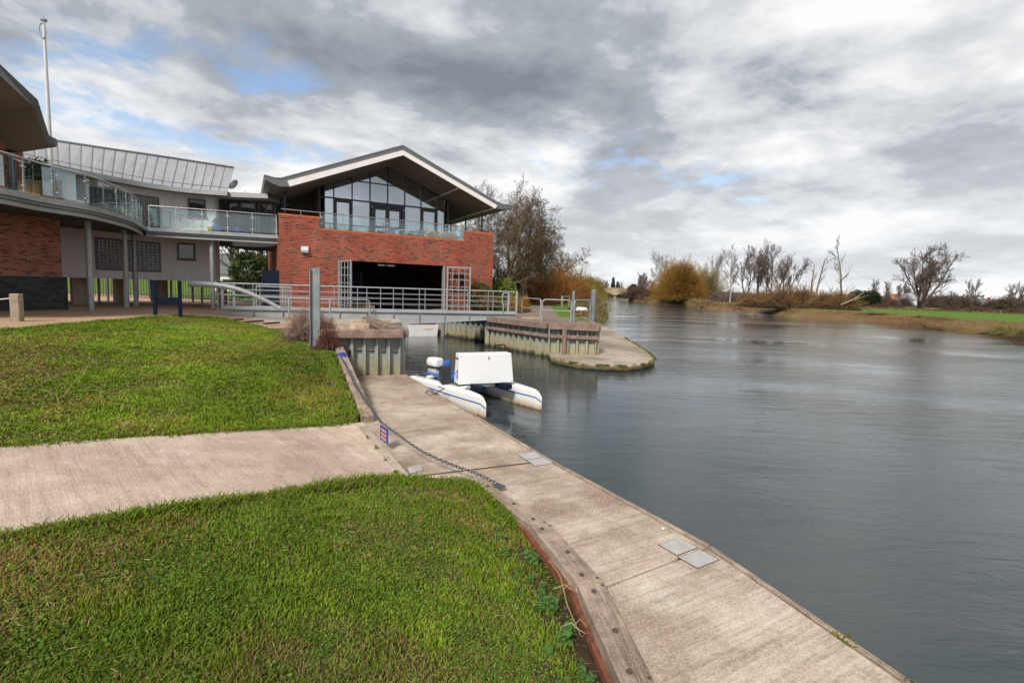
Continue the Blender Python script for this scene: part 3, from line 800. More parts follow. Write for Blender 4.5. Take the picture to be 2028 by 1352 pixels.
# ---- glazed gable
GV = -2.5
MU = [2.50, 3.01, 4.03, 5.06, 6.11, 7.16, 8.20, 9.27, 9.77]
def gtop(u): return 10.02 - .40 * abs(u - 6.14)
T1, T2 = 7.86, 8.98
GB = ZFL + .02
for u in MU:
    prism_uv([(u - .03, GB), (u + .03, GB), (u + .03, gtop(u)), (u - .03, gtop(u))], GV - .06, GV + .06).build('mullion', M['frame'], bh)
for i in range(8):
    a, b = MU[i] + .033, MU[i + 1] - .033
    prism_uv([(a, T1 - .04), (b, T1 - .04), (b, T1 + .04), (a, T1 + .04)], GV - .05, GV + .05).build('transom', M['frame'], bh)
    ta, tb = gtop(a), gtop(b)
    if max(ta, tb) > T2 + .15 and 1 <= i <= 6:
        aa = a if ta > T2 + .06 else a + (b - a) * (T2 + .06 - ta) / (tb - ta)
        bb = b if tb > T2 + .06 else a + (b - a) * (T2 + .06 - ta) / (tb - ta)
        prism_uv([(aa, T2 - .03), (bb, T2 - .03), (bb, T2 + .03), (aa, T2 + .03)], GV - .05, GV + .05).build('transom', M['frame'], bh)
        up = [(aa, T2 + .034), (bb, T2 + .034)]
        if tb > T2 + .07: up.append((bb, tb))
        if a < 6.14 < b: up.append((6.14, gtop(6.14)))
        if ta > T2 + .07: up.append((aa, ta))
        if len(up) >= 3: prism_uv(up, GV - .008, GV + .008).build('pane', M['glass'], bh)
        lowp = [(a, T1 + .043), (b, T1 + .043)]
        lowp += [(b, min(tb, T2 - .034))]
        if bb < b - .01: lowp += [(bb, T2 - .034)]
        if aa > a + .01: lowp += [(aa, T2 - .034)]
        lowp += [(a, min(ta, T2 - .034))]
    else:
        lowp = [(a, T1 + .043), (b, T1 + .043), (b, tb), (a, ta)]
    prism_uv(lowp, GV - .008, GV + .008).build('pane', M['glass'], bh)
    if i in (3, 4): continue
    if i in (1, 6):       # opening casements with a deeper frame
        fr = MB()
        for q in ([(a, GB), (a + .13, GB), (a + .13, T1 - .045), (a, T1 - .045)], [(b - .13, GB), (b, GB), (b, T1 - .045), (b - .13, T1 - .045)],
                  [(a + .133, T1 - .2), (b - .133, T1 - .2), (b - .133, T1 - .045), (a + .133, T1 - .045)], [(a + .133, GB), (b - .133, GB), (b - .133, GB + .2), (a + .133, GB + .2)]):
            fr.prism([FP(u, GV - .05, z) for u, z in q], vec=BV * .11)
        cs = fr.build('casement', M['frame'], bh)
        prism_uv([(a + .133, GB + .203), (b - .133, GB + .203), (b - .133, T1 - .203), (a + .133, T1 - .203)], GV - .008, GV + .008).build('pane', M['glass'], cs)
    else:
        prism_uv([(a, GB), (b, GB), (b, GB + .9), (a, GB + .9)], GV - .008, GV + .008).build('pane', M['glass'], bh)
        prism_uv([(a, GB + .903), (b, GB + .903), (b, GB + .95), (a, GB + .95)], GV - .04, GV + .04).build('transom', M['frame'], bh)
        prism_uv([(a, GB + .953), (b, GB + .953), (b, T1 - .043), (a, T1 - .043)], GV - .008, GV + .008).build('pane', M['glass'], bh)
# navy doorway with two glazed leaves
a, b = MU[3] + .035, MU[5] - .035
ds = MB()
for q in ([(a, GB), (a + .17, GB), (a + .17, T1 - .045), (a, T1 - .045)], [(b - .17, GB), (b, GB), (b, T1 - .045), (b - .17, T1 - .045)], [(a + .173, T1 - .25), (b - .173, T1 - .25), (b - .173, T1 - .045), (a + .173, T1 - .045)]):
    ds.prism([FP(u, GV - .06, z) for u, z in q], vec=BV * .16)
dsurr = ds.build('door_surround', M['frame_navy'], bh)
mid = (a + b) / 2
for s_ in (0, 1):
    x0, x1 = (a + .176, mid - .004) if s_ == 0 else (mid + .004, b - .176)
    lf = MB(); zt = T1 - .256
    for q in ([(x0, GB), (x0 + .12, GB), (x0 + .12, zt), (x0, zt)], [(x1 - .12, GB), (x1, GB), (x1, zt), (x1 - .12, zt)], [(x0 + .123, zt - .14), (x1 - .123, zt - .14), (x1 - .123, zt), (x0 + .123, zt)],
              [(x0 + .123, GB), (x1 - .123, GB), (x1 - .123, GB + .16), (x0 + .123, GB + .16)], [(x0 + .123, GB + .95), (x1 - .123, GB + .95), (x1 - .123, GB + 1.05), (x0 + .123, GB + 1.05)]):
        lf.prism([FP(u, GV - .03, z) for u, z in q], vec=BV * .07)
    leaf = lf.build('door_leaf', M['frame'], bh)
    for q in ([(x0 + .123, GB + .163), (x1 - .123, GB + .163), (x1 - .123, GB + .947), (x0 + .123, GB + .947)], [(x0 + .123, GB + 1.053), (x1 - .123, GB + 1.053), (x1 - .123, zt - .143), (x0 + .123, zt - .143)]):
        prism_uv(q, GV - .006, GV + .006).build('pane', M['glass'], leaf)
    hu = mid + (-.2 if s_ == 0 else .2)
    MB().tube([FP(hu, GV + .10, GB + .8), FP(hu, GV + .10, GB + 1.3)], .015, 6).build('handle', M['stainless'], leaf)
for u_ in (a + .06, b - .06):
    MB().disc(FP(u_, GV + .105, T1 - .3), .035, .1, 8, BV).build('door_lamp', M['white'], dsurr)
# blinds behind some of the panes
for i in (1, 2, 4, 5):
    a, b = MU[i] + .05, MU[i + 1] - .05
    k = 0; u = a
    bl = MB()
    while u < b - .05:
        zt = min(gtop(u), gtop(u + .075)) - .12
        zt = min(zt, T2 - .05) if i not in (3,) else zt
        bl.prism([FP(u, GV - .16, T1 - .02 if i in (4, 5) else T1 - .02), FP(u + .075, GV - .13, T1 - .02), FP(u + .075, GV - .13, zt), FP(u, GV - .16, zt)], vec=BV * -.003)
        u += .085
    bl.build('vertical_blind', M['blind'], bh)
# room behind the glass
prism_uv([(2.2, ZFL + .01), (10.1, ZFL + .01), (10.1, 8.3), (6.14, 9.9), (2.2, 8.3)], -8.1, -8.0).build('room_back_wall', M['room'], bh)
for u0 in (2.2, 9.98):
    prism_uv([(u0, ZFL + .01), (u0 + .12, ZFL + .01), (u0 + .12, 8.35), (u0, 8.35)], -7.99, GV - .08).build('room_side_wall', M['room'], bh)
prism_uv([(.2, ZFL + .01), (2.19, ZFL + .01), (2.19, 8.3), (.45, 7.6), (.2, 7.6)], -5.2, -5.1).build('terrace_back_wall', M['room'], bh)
prism_uv([(.95, 5.95), (1.45, 5.95), (1.45, 6.75), (.95, 6.75)], -5.09, -5.06).build('terrace_window', M['glass'], bh)
# ---- stainless balustrade on the parapet
def balustrade(parent, pts, zf, hgt, zglass, spacing, postw=.045, railr=.028, glassgap=.05):
    """posts, a top tube and a separate glass sheet in every bay, along an open polyline"""
    pl = resample([xy(p) for p in pts], 60)
    pa = np.array(pl); d = np.r_[0, np.cumsum(np.linalg.norm(np.diff(pa, axis=0), axis=1))]
    nb = max(1, round(d[-1] / spacing))
    def P(s_): return Vector((np.interp(s_, d, pa[:, 0]), np.interp(s_, d, pa[:, 1]), zf))
    MB().tube([P(s_) + Vector((0, 0, hgt)) for s_ in np.linspace(0, d[-1], max(2, nb * 3 + 1))], railr, 8).build('handrail', M['stainless'], parent)
    for i in range(nb + 1):
        p = P(d[-1] * i / nb)
        q = P(min(d[-1], d[-1] * i / nb + .1)) - P(max(0, d[-1] * i / nb - .1)); q.z = 0; q.normalize()
        MB().post(p, postw, .02, hgt - .02, q).build('rail_post', M['steel'], parent)
        if i < nb:
            s0, s1 = d[-1] * i / nb + glassgap, d[-1] * (i + 1) / nb - glassgap
            ss = np.linspace(s0, s1, 4)
            g = MB()
            for k in range(3):
                A, B = P(ss[k]), P(ss[k + 1]); nrm = Vector((-(B - A).y, (B - A).x, 0)).normalized() * .006
                g.hexa([A - nrm + Vector((0, 0, zglass)), B - nrm + Vector((0, 0, zglass)), B + nrm + Vector((0, 0, zglass)), A + nrm + Vector((0, 0, zglass)),
                        A - nrm + Vector((0, 0, hgt - .09)), B - nrm + Vector((0, 0, hgt - .09)), B + nrm + Vector((0, 0, hgt - .09)), A + nrm + Vector((0, 0, hgt - .09))])
            gp = g.build('glass_panel', M['glass_rail'], parent)
            for s_, z_ in ((s0, .25), (s0, hgt - .25), (s1, .25), (s1, hgt - .25)):
                c = P(s_)
                MB().box(c + Vector((0, 0, z_)), (.07, .05, .05), q).build('glass_clamp', M['stainless'], gp)
balustrade(bh, [FP(1.98, -.16), FP(10.16, -.16)], ZLOW + .113, .82, .04, 1.17)
for u0, u1, zz in ((.12, 1.95, ZHIGH + .11), (10.2, 11.98, ZHIGH + .11)):
    MB().tube([FP(u0, -.16, ZLOW + .933), FP(u1, -.16, ZLOW + .933)], .028, 8).build('handrail', M['stainless'], bh)
    MB().tube([FP((u0 + u1) / 2, -.16, zz), FP((u0 + u1) / 2, -.16, ZLOW + .91)], .014, 6).build('rail_post', M['stainless'], bh)
balustrade(bh, [FP(11.95, -.3), FP(11.95, -8.0)], ZFL, 1.1, .12, 1.5)

# wall lamp on the brick
wlp = thing('wall_lamp', 'white square bulkhead lamp on the boathouse brick wall', 'lamp', FP(1.18, 0, 4.55))
prism_uv([(1.02, 4.50), (1.36, 4.50), (1.36, 4.62), (1.02, 4.62)], .003, .16).build('housing', M['steel_beam'], wlp)
prism_uv([(1.02, 4.625), (1.36, 4.625), (1.36, 4.82), (1.02, 4.82)], .003, .10).build('diffuser', M['white'], wlp)

# furniture on the boathouse balcony
def cafe_table(u, v):
    t = thing('bistro_table', 'white topped bistro table on the boathouse balcony', 'table', FP(u, v, ZFL))
    prism_uv([(u - .55, ZFL + .70), (u + .55, ZFL + .70), (u + .55, ZFL + .74), (u - .55, ZFL + .74)], v - .35, v + .35).build('table_top', M['white'], t)
    for s_ in (-1, 1):
        for w_ in (-1, 1):
            MB().tube([FP(u + s_ * .5, v + w_ * .3, ZFL), FP(u + s_ * .2, v + w_ * .3, ZFL + .70)], .018, 6).build('leg', M['stainless'], t)
cafe_table(6.9, -.9)
def sling_chair(u, v, lab):
    t = thing('balcony_chair', lab, 'chair', FP(u, v, ZFL), 'chairs on the boathouse balcony')
    prism_uv([(u - .25, ZFL + .42), (u + .25, ZFL + .42), (u + .25, ZFL + .46), (u - .25, ZFL + .46)], v - .25, v + .25).build('seat', M['pot_d'], t)
    MB().prism([FP(u - .25, v - .26, ZFL + .47), FP(u + .25, v - .26, ZFL + .47), FP(u + .25, v - .42, ZFL + .9), FP(u - .25, v - .42, ZFL + .9)], vec=BV * -.03).build('backrest', M['pot_d'], t)
    for s_ in (-1, 1):
        for w_ in (-1, 1):
            MB().tube([FP(u + s_ * .23, v + w_ * .26, ZFL), FP(u + s_ * .23, v + w_ * .2, ZFL + .42)], .014, 6).build('leg', M['stainless'], t)
sling_chair(6.0, -.9, 'slate sling chair at the left end of the bistro table')
sling_chair(7.85, -.95, 'slate sling chair between bistro table and cushions')
def cushion(u, v, w, lab):
    t = thing('garden_sofa', lab, 'sofa', FP(u, v, ZFL), 'cushioned seats on the boathouse balcony')
    pr = [(-w / 2, .0), (-w / 2 + .06, .42), (-w / 2 + .3, .62), (w / 2 - .3, .64), (w / 2 - .06, .44), (w / 2, .0)]
    prism_uv([(u + a_, ZFL + .24 + z_) for a_, z_ in pr], v - .4, v + .3).build('cushion', M['cushion'], t, bevel=.05)
    prism_uv([(u - w / 2, ZFL + .02), (u + w / 2, ZFL + .02), (u + w / 2, ZFL + .235), (u - w / 2, ZFL + .235)], v - .4, v + .3).build('base', M['navy'], t)
cushion(8.35, -.85, .8, 'small tan cushioned seat beside the slate chair')
cushion(9.35, -.85, 1.15, 'long tan cushioned sofa at the right end of the boathouse balcony')
# ================================================================== grey crescent house
class Curve:
    def __init__(s, pts, n=120):
        p = np.array(pts, float)
        # Catmull-Rom through the points
        q = np.vstack([2 * p[0] - p[1], p, 2 * p[-1] - p[-2]]); out = []
        for i in range(1, len(q) - 2):
            for t in np.linspace(0, 1, 24, endpoint=False):
                a, b, c, d = q[i - 1], q[i], q[i + 1], q[i + 2]
                out.append(.5 * ((2 * b) + (c - a) * t + (2 * a - 5 * b + 4 * c - d) * t * t + (3 * b - a - 3 * c + d) * t ** 3))
        out.append(p[-1]); s.p = np.array(out)
        s.d = np.r_[0, np.cumsum(np.linalg.norm(np.diff(s.p, axis=0), axis=1))]; s.L = s.d[-1]
    def at(s, t, off=0.0, z=0.0):
        x = np.interp(t, s.d, s.p[:, 0]); y = np.interp(t, s.d, s.p[:, 1]); e = .05
        dx = np.interp(t + e, s.d, s.p[:, 0]) - np.interp(t - e, s.d, s.p[:, 0]); dy = np.interp(t + e, s.d, s.p[:, 1]) - np.interp(t - e, s.d, s.p[:, 1])
        l = math.hypot(dx, dy) or 1
        return Vector((x + dy / l * off, y - dx / l * off, z))
    def hit(s, px, py, off=0.0):
        best = None; r = ray(px, py)
        for t in np.linspace(0, s.L, 400):
            p = s.at(t, off); k = p.y / r[1]; x = r[0] * k
            e = abs(x - p.x)
            if best is None or e < best[0]: best = (e, t, EYE[2] + r[2] * k)
        return best[1], best[2]
EAVE = Curve([(-20.5, 18.6), (-20.2, 20.0), (-19.9, 21.3), (-19.4, 22.9), (-18.55, 24.75), (-17.3, 25.85), (-15.45, 26.45)])
ZE, ZRIDGE, ZSOF = 7.55, 9.72, 2.86
RID = Curve([xy(at_z(px_, py_, ZRIDGE)) for px_, py_ in ((-70, 257), (20, 269.5), (115, 283), (213, 297.5), (300, 310), (380, 322), (463, 335))])
gh = thing('crescent_house', 'curved grey rendered house with standing seam metal roof, raised on columns', 'building', EAVE.at(6, -2, 1.6))
def curve_wall(cv, t0, t1, o0, o1, z0, z1, n=24):
    b = MB(); ts = np.linspace(t0, t1, n + 1)
    for i in range(n):
        A, B, C, D = cv.at(ts[i], o1), cv.at(ts[i + 1], o1), cv.at(ts[i + 1], o0), cv.at(ts[i], o0)
        up = Vector((0, 0, 1))
        last = [A + up * z0, B + up * z0, C + up * z0, D + up * z0, A + up * z1, B + up * z1, C + up * z1, D + up * z1]
        fs = [(3, 2, 1, 0), (4, 5, 6, 7), (0, 1, 5, 4), (2, 3, 7, 6)]
        if i == 0: fs.append((3, 0, 4, 7))
        if i == n - 1: fs.append((1, 2, 6, 5))
        b.add(last, fs)
    return b
WO = -.7
curve_wall(EAVE, 0, EAVE.L - .72, WO - .3, WO, ZSOF, 7.5, 40).build('rendered_wall', M['render'], gh)
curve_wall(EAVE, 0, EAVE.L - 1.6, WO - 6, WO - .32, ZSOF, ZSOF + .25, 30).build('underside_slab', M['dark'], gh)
# gable end wall at the right-hand end
e0 = EAVE.at(EAVE.L - .88, WO - .16); e1 = e0 + Vector((-.56, .83, 0)) * 5.6
MB().bar(Vector((e0.x, e0.y, 5.2)), Vector((e1.x, e1.y, 5.2)), .28, 4.6).build('end_wall', M['render'], gh)
# standing seam roof, one sheet between every pair of seams
NP_ = 24
ts = np.linspace(0, EAVE.L, NP_ + 1)
for i in range(NP_):
    a0, a1 = EAVE.at(ts[i], 0, ZE + .1), EAVE.at(ts[i + 1], 0, ZE + .1)
    r0, r1 = RID.at(RID.L * i / NP_, 0, ZRIDGE), RID.at(RID.L * (i + 1) / NP_, 0, ZRIDGE)
    lift = Vector((0, 0, .05)) if i % 2 else Vector((0, 0, .046))
    pn = MB().hexa([a0, a1, r1, r0, a0 + lift, a1 + lift, r1 + lift, r0 + lift]).build('roof_panel', M['zinc'], gh)
    up = Vector((0, 0, .058))
    MB().bar(a0 + up, r0 + up, .022, .034).build('seam', M['seam'], pn)
    k0, k1 = a0.lerp(r0, .13), a1.lerp(r1, .13)
    MB().bar(k0 + up, k1 + up, .03, .03).build('snow_rail', M['seam'], pn)
curve_wall(EAVE, 0, EAVE.L + .02, -.02, .1, ZE - .1, ZE + .09, 40).build('gutter', M['steel_beam'], gh)
curve_wall(EAVE, 0, EAVE.L, WO + .01, -.03, ZE - .06, ZE + .02, 40).build('eaves_soffit', M['soffit'], gh)
curve_wall(RID, 0, RID.L, -.12, .08, ZRIDGE + .05, ZRIDGE + .13, 40).build('ridge_cap', M['zinc_dark'], gh)
curve_wall(EAVE, 0, EAVE.L - 1.7, -6.8, -6.6, ZSOF, 9.3, 20).build('rear_wall', M['render'], gh)
def window_on(cv, corners, off, name='window', mat=None):
    (xa, ya), (xb, yb) = corners
    t0, z1 = cv.hit(xa, ya, off); t1, z0 = cv.hit(xb, yb, off)
    fr = MB(); w = .07
    def P(t, o, z): return cv.at(t, off + o, z)
    for a, b, c, d in ((t0, t0 + w, z0, z1), (t1 - w, t1, z0, z1), (t0 + w, t1 - w, z1 - w, z1), (t0 + w, t1 - w, z0, z0 + w)):
        fr.hexa([P(a, .003, c), P(b, .003, c), P(b, .06, c), P(a, .06, c), P(a, .003, d), P(b, .003, d), P(b, .06, d), P(a, .06, d)])
    f = fr.build(name, M['frame'], gh)
    g = MB().hexa([P(t0 + w, .010, z0 + w), P(t1 - w, .010, z0 + w), P(t1 - w, .025, z0 + w), P(t0 + w, .025, z0 + w), P(t0 + w, .010, z1 - w), P(t1 - w, .010, z1 - w), P(t1 - w, .025, z1 - w), P(t0 + w, .025, z1 - w)])
    g.build('pane', mat or M['glass_dark'], f)
    MB().hexa([P(t0 - .05, .0, z0 - .05), P(t1 + .05, .0, z0 - .05), P(t1 + .05, .12, z0 - .05), P(t0 - .05, .12, z0 - .05), P(t0 - .05, .0, z0 - .003), P(t1 + .05, .0, z0 - .003), P(t1 + .05, .12, z0 - .003), P(t0 - .05, .12, z0 - .003)]).build('sill', M['frame'], f)
t_ = NT('dark_window_glass'); M['glass_dark'] = t_.done(t_.bsdf((0.02, 0.025, 0.03), 0.02, 0, t_.bump(t_.noise(t_.pos(), 0.8, 2), 0.05, 0.05), 0.6, IOR=1.6))
t_ = NT('glass_block'); M['block'] = t_.done(t_.bsdf(t_.mix(t_.mr(t_.noise(t_.pos(), 5, 3), .35, .65), (0.035, 0.04, 0.042), (0.12, 0.125, 0.125)), 0.12, 0, None, 0.7))
M['block_joint'] = simple('glass_block_mortar', (0.33, 0.33, 0.33), 0.8, var=0.1)
window_on(EAVE, ((372, 393), (408, 429)), WO)
window_on(EAVE, ((350, 481), (387, 515)), WO)
window_on(EAVE, ((108, 355), (122, 392)), WO, 'balcony_door')
def block_screen(c0, c1, bs=.155):
    t0, z1 = EAVE.hit(c0[0], c0[1], WO); t1, z0 = EAVE.hit(c1[0], c1[1], WO)
    nx, nz = max(2, int((t1 - t0) / bs)), max(2, int((z1 - z0) / bs))
    curve_wall(EAVE, t0 - .06, t1 + .06, WO + .004, WO + .03, z0 - .06, z1 + .06, 16).build('screen_frame', M['frame'], gh)
    scr = curve_wall(EAVE, t0, t1, WO + .032, WO + .040, z0, z1, 16).build('glass_block_screen', M['block_joint'], gh)
    b = MB()
    for i in range(nx):
        for k in range(nz):
            a, c = t0 + (t1 - t0) * (i + .06) / nx, t0 + (t1 - t0) * (i + .94) / nx
            d, e = z0 + (z1 - z0) * (k + .06) / nz, z0 + (z1 - z0) * (k + .94) / nz
            q = .025
            P = EAVE.at
            b.add([P(a, WO + .041, d), P(c, WO + .041, d), P(c, WO + .041, e), P(a, WO + .041, e), P(a + q, WO + .066, d + q), P(c - q, WO + .066, d + q), P(c - q, WO + .066, e - q), P(a + q, WO + .066, e - q)],
                  [(4, 5, 6, 7), (0, 1, 5, 4), (1, 2, 6, 5), (2, 3, 7, 6), (3, 0, 4, 7)])
    o = b.build('glass_blocks', M['block'], scr); tag(o, kind='stuff')
block_screen((178, 372), (314, 452))
block_screen((190, 472), (316, 537))
# concrete stilts under the house and galvanised columns in front
for px, D in ((159, 24.0), (322, 28.5), (236, 27.5), (440, 30.0)):
    p = at_d(px, 590, D)
    MB().tube([(p.x, p.y, 1.5), (p.x, p.y, ZSOF + .02)], .27, 14).build('stilt', M['concrete_pad'], gh)
for px, D in ((142, 25.5), (196, 26.5), (214, 29), (300, 30), (339, 30.5), (382, 31), (400, 29.5)):
    p = at_d(px, 590, D)
    MB().tube([(p.x, p.y, 1.5), (p.x, p.y, ZSOF + .02)], .06, 8).build('thin_stilt', M['steel_beam'], gh)
dpp = EAVE.at(EAVE.L - .76, WO + .07)
MB().tube([(dpp.x, dpp.y, ZSOF - .6), (dpp.x, dpp.y, ZE - .1)], .05, 10).build('downpipe', M['steel_beam'], gh)
# satellite dish at the right end of the roof
dp = EAVE.at(EAVE.L - .05, -1.1, 8.15)
sat = thing('satellite_dish', 'small dark satellite dish at the end of the metal roof', 'dish', dp)
dsh = MB().lathe((0, 0, 0), [(.02, 0), (.16, .02), (.27, .07), (.30, .10), (.28, .10), (.15, .05), (.02, .03)], 16).build('reflector', M['frame'], None)
dsh.parent = sat; dsh.rotation_euler = (math.radians(65), 0, math.radians(-20)); dsh.location = (.22, -.05, .05)
MB().tube([dp + Vector((-.25, 0, -.1)), dp + Vector((.2, 0, .05))], .02, 6).build('bracket', M['frame'], sat)

# ---- low link with glazed doors between the houses
lk = thing('link_building', 'low flat roofed link with glazed doors between grey house and boathouse', 'building', (-14.5, 28, 1.6))
la, lb_ = Vector((e0.x, e0.y, 0)) + Vector((-.12, .35, 0)), FP(0, -3.2)
lb_ = Vector((lb_.x - .05, lb_.y, 0))
dl = (lb_ - la).normalized(); nl = Vector((dl.y, -dl.x, 0))
def LP(t, o, z): return la + dl * t + nl * o + Vector((0, 0, z))
LL = (lb_ - la).length
MB().hexa([LP(0, -4, 7.45), LP(LL, -4, 7.45), LP(LL, .8, 7.45), LP(0, .8, 7.45), LP(0, -4, 7.7), LP(LL, -4, 7.7), LP(LL, .8, 7.7), LP(0, .8, 7.7)]).build('flat_roof', M['zinc'], lk)
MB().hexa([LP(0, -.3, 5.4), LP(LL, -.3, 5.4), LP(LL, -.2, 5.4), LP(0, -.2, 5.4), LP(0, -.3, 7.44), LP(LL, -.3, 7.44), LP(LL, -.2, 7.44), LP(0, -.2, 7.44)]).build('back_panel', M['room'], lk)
for k, (t0, t1) in enumerate(((.25, 1.15), (1.2, 2.1), (2.2, 3.0))):
    if t1 > LL: continue
    fr = MB()
    for a, b, c, d in ((t0, t0 + .07, 5.45, 7.35), (t1 - .07, t1, 5.45, 7.35), (t0 + .07, t1 - .07, 7.26, 7.35), (t0 + .07, t1 - .07, 5.45, 5.6)):
        fr.hexa([LP(a, -.19, c), LP(b, -.19, c), LP(b, -.1, c), LP(a, -.1, c), LP(a, -.19, d), LP(b, -.19, d), LP(b, -.1, d), LP(a, -.1, d)])
    f = fr.build('glazed_door', M['frame'], lk)
    MB().hexa([LP(t0 + .07, -.16, 5.6), LP(t1 - .07, -.16, 5.6), LP(t1 - .07, -.14, 5.6), LP(t0 + .07, -.14, 5.6), LP(t0 + .07, -.16, 7.26), LP(t1 - .07, -.16, 7.26), LP(t1 - .07, -.14, 7.26), LP(t0 + .07, -.14, 7.26)]).build('pane', M['glass_dark'], f)
MB().hexa([LP(-.1, -4, 4.9), LP(LL, -4, 4.9), LP(LL, -.32, 4.9), LP(-.1, -.32, 4.9), LP(-.1, -4, 5.35), LP(LL, -4, 5.35), LP(LL, -.32, 5.35), LP(-.1, -.32, 5.35)]).build('floor_slab', M['dark'], lk)
MB().bar(LP(.1, -3.5, 2.45), LP(LL, -3.5, 2.45), .2, .35).build('cross_beam', M['steel_beam'], lk)

# ---- brick house at the left edge
cb_ = thing('brick_clubhouse', 'brick house at the left edge with dark plinth and deep overhanging roof', 'building', (-18.3, 19, 1.6))
C0 = Vector((-18.0, 19.42, 0)); dW = Vector((-.22, -.975, 0)).normalized(); nW = Vector((-dW.y, dW.x, 0))
if nW.x < 0: nW = -nW
def wall_slab(p0, p1, nrm, th, z0, z1):
    return MB().hexa([p0 - nrm * th + Vector((0, 0, z0)), p1 - nrm * th + Vector((0, 0, z0)), p1 + Vector((0, 0, z0)), p0 + Vector((0, 0, z0)),
                      p0 - nrm * th + Vector((0, 0, z1)), p1 - nrm * th + Vector((0, 0, z1)), p1 + Vector((0, 0, z1)), p0 + Vector((0, 0, z1))])
wall_slab(C0, C0 + dW * 12, nW, .4, 2.88, 5.2).build('brick_wall', M['brick_left'], cb_)
wall_slab(C0 - dW * .12 + nW * .06, C0 + dW * 12 + nW * .06, nW, .5, 1.4, 2.875).build('plinth', M['brick_blue'], cb_)
bw = C0 - nW * .42
wall_slab(C0 - nW * .405, C0 - nW * 6, Vector((-dW.x, -dW.y, 0)), .4, 2.88, 5.2).build('return_wall', M['brick_left'], cb_)
# arched opening, brick ring and dark infill
ac = C0 + dW * 3.75
arch = MB(); rad = .95
pts_i = [(rad * math.cos(a), rad * math.sin(a)) for a in np.linspace(0, math.pi, 17)]
poly = [ac + dW * (-x) + nW * .004 + Vector((0, 0, 2.9 + y)) for x, y in pts_i]
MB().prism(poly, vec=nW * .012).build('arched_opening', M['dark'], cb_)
for k in range(16):
    a0, a1 = math.pi * (k + .06) / 16, math.pi * (k + .94) / 16
    q = [(rad + .01, a0), (rad + .23, a0), (rad + .23, a1), (rad + .01, a1)]
    MB().prism([ac + dW * (-r * math.cos(a)) + nW * .004 + Vector((0, 0, 2.9 + r * math.sin(a))) for r, a in q], vec=nW * .02).build('arch_brick', M['soldier'] if k % 3 else M['brick_left'], cb_)
# upper storey, set back on the terrace
U0_ = at_d(45, 300, 18.0); U0_.z = 0
wall_slab(U0_, U0_ + dW * 8, nW, .35, 5.4, 8.9).build('upper_wall', M['brick_left'], cb_)
wall_slab(U0_ + dW * .24 + nW * .02, U0_ + dW * .46 + nW * .02, nW, .015, 5.5, 7.4).build('slit_window', M['glass_dark'], cb_)
wall_slab(U0_ - nW * .36, U0_ - nW * 5, -dW, .3, 5.4, 7.7).build('upper_return_wall', M['brick_left'], cb_)
# roof with flared tip
RP = [Vector((-12.6, 11.0, 8.72)), Vector((-13.9, 13.1, 8.72)), at_d(75, 198, 15.9), at_d(97, 268, 16.6), at_d(113, 276, 16.9)]
RPb = [Vector((-12.6, 11.0, 8.42)), Vector((-13.85, 13.0, 8.42)), at_d(67, 212, 15.9), at_d(92, 283, 16.6), at_d(113, 291, 16.9)]
WX = Vector((-.92, .39, 0)) * 5.0
rf = MB(); vs_ = RP + RPb + [p + WX for p in RP] + [p + WX for p in RPb]; n = 5
fs_ = []
for i in range(4):
    fs_ += [(i, i + 1, n + i + 1, n + i), (i, 2 * n + i, 2 * n + i + 1, i + 1)]
fs_ += [(4, 2 * n + 4, 3 * n + 4, n + 4), (0, n, 3 * n, 2 * n)]
rf.add(vs_, fs_).build('roof', M['zinc_dark'], cb_)
sf = MB(); e_ = Vector((0, 0, -.0)); 
sf.add([p for p in RPb] + [p + WX for p in RPb], [(i, i + 1, n + i + 1, n + i) for i in range(4)]).build('soffit', M['soffit'], cb_)

# ================================================================== balcony
ZB = 5.4
CBp = [at_z(px, py, ZB) for px, py in ((-260, 330), (-120, 352), (0, 372.5), (89, 392), (182, 409), (251, 429), (276, 441), (287, 450.5))]
DBp = [at_z(287, 450.5, ZB), at_z(420, 458.5, ZB), at_z(551, 466.6, ZB)]
CB = Curve([xy(p) for p in CBp]); DB = Curve([xy(p) for p in DBp])
bal = thing('balcony', 'long curved balcony with glass balustrade running from brick house to boathouse', 'balcony', CB.at(CB.L * .6, 0, 1.6))
back = [EAVE.at(t, WO + .01) for t in np.linspace(EAVE.L - .75, 1.2, 14)]
edge = [CB.at(t, -.02) for t in np.linspace(0, CB.L, 24)] + [DB.at(t, -.02) for t in np.linspace(.3, DB.L, 8)]
dk = [Vector((p.x, p.y, ZB - .12)) for p in edge + [FP(-.02, -3.2)] + back + [U0_ - nW * 3, U0_ + dW * 8 - nW * .2]]
MB().prism(dk, vec=(0, 0, .11)).build('deck', M['concrete_pad'], bal)
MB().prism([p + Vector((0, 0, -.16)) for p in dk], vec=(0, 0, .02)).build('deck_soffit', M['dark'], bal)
for cv in (CB, DB):
    curve_wall(cv, .0, cv.L, -.06, .03, ZB - .16, ZB + .02, 30).build('edge_trim', M['steel'], bal)
    curve_wall(cv, .0, cv.L, -.16, -.08, ZB - .42, ZB - .17, 30).build('edge_beam', M['steel_beam'], bal)
balustrade(bal, [CB.at(t, -.10) for t in np.linspace(.2, CB.L - .05, 40)], ZB, 1.08, .10, 1.05, .05)
balustrade(bal, [DB.at(t, -.10) for t in np.linspace(.15, DB.L - .1, 20)], ZB, 1.08, .10, 1.08, .05)
for px, py in ((181, 616), (251.5, 608), (270, 604), (422, 606), (-60, 632)):
    p = at_z(px, py, 1.55) if px != 422 else at_d(422, 600, 25.35)
    MB().tube([(p.x, p.y, 1.45), (p.x, p.y, ZB - .17)], .105, 14).build('column', M['steel'], bal)

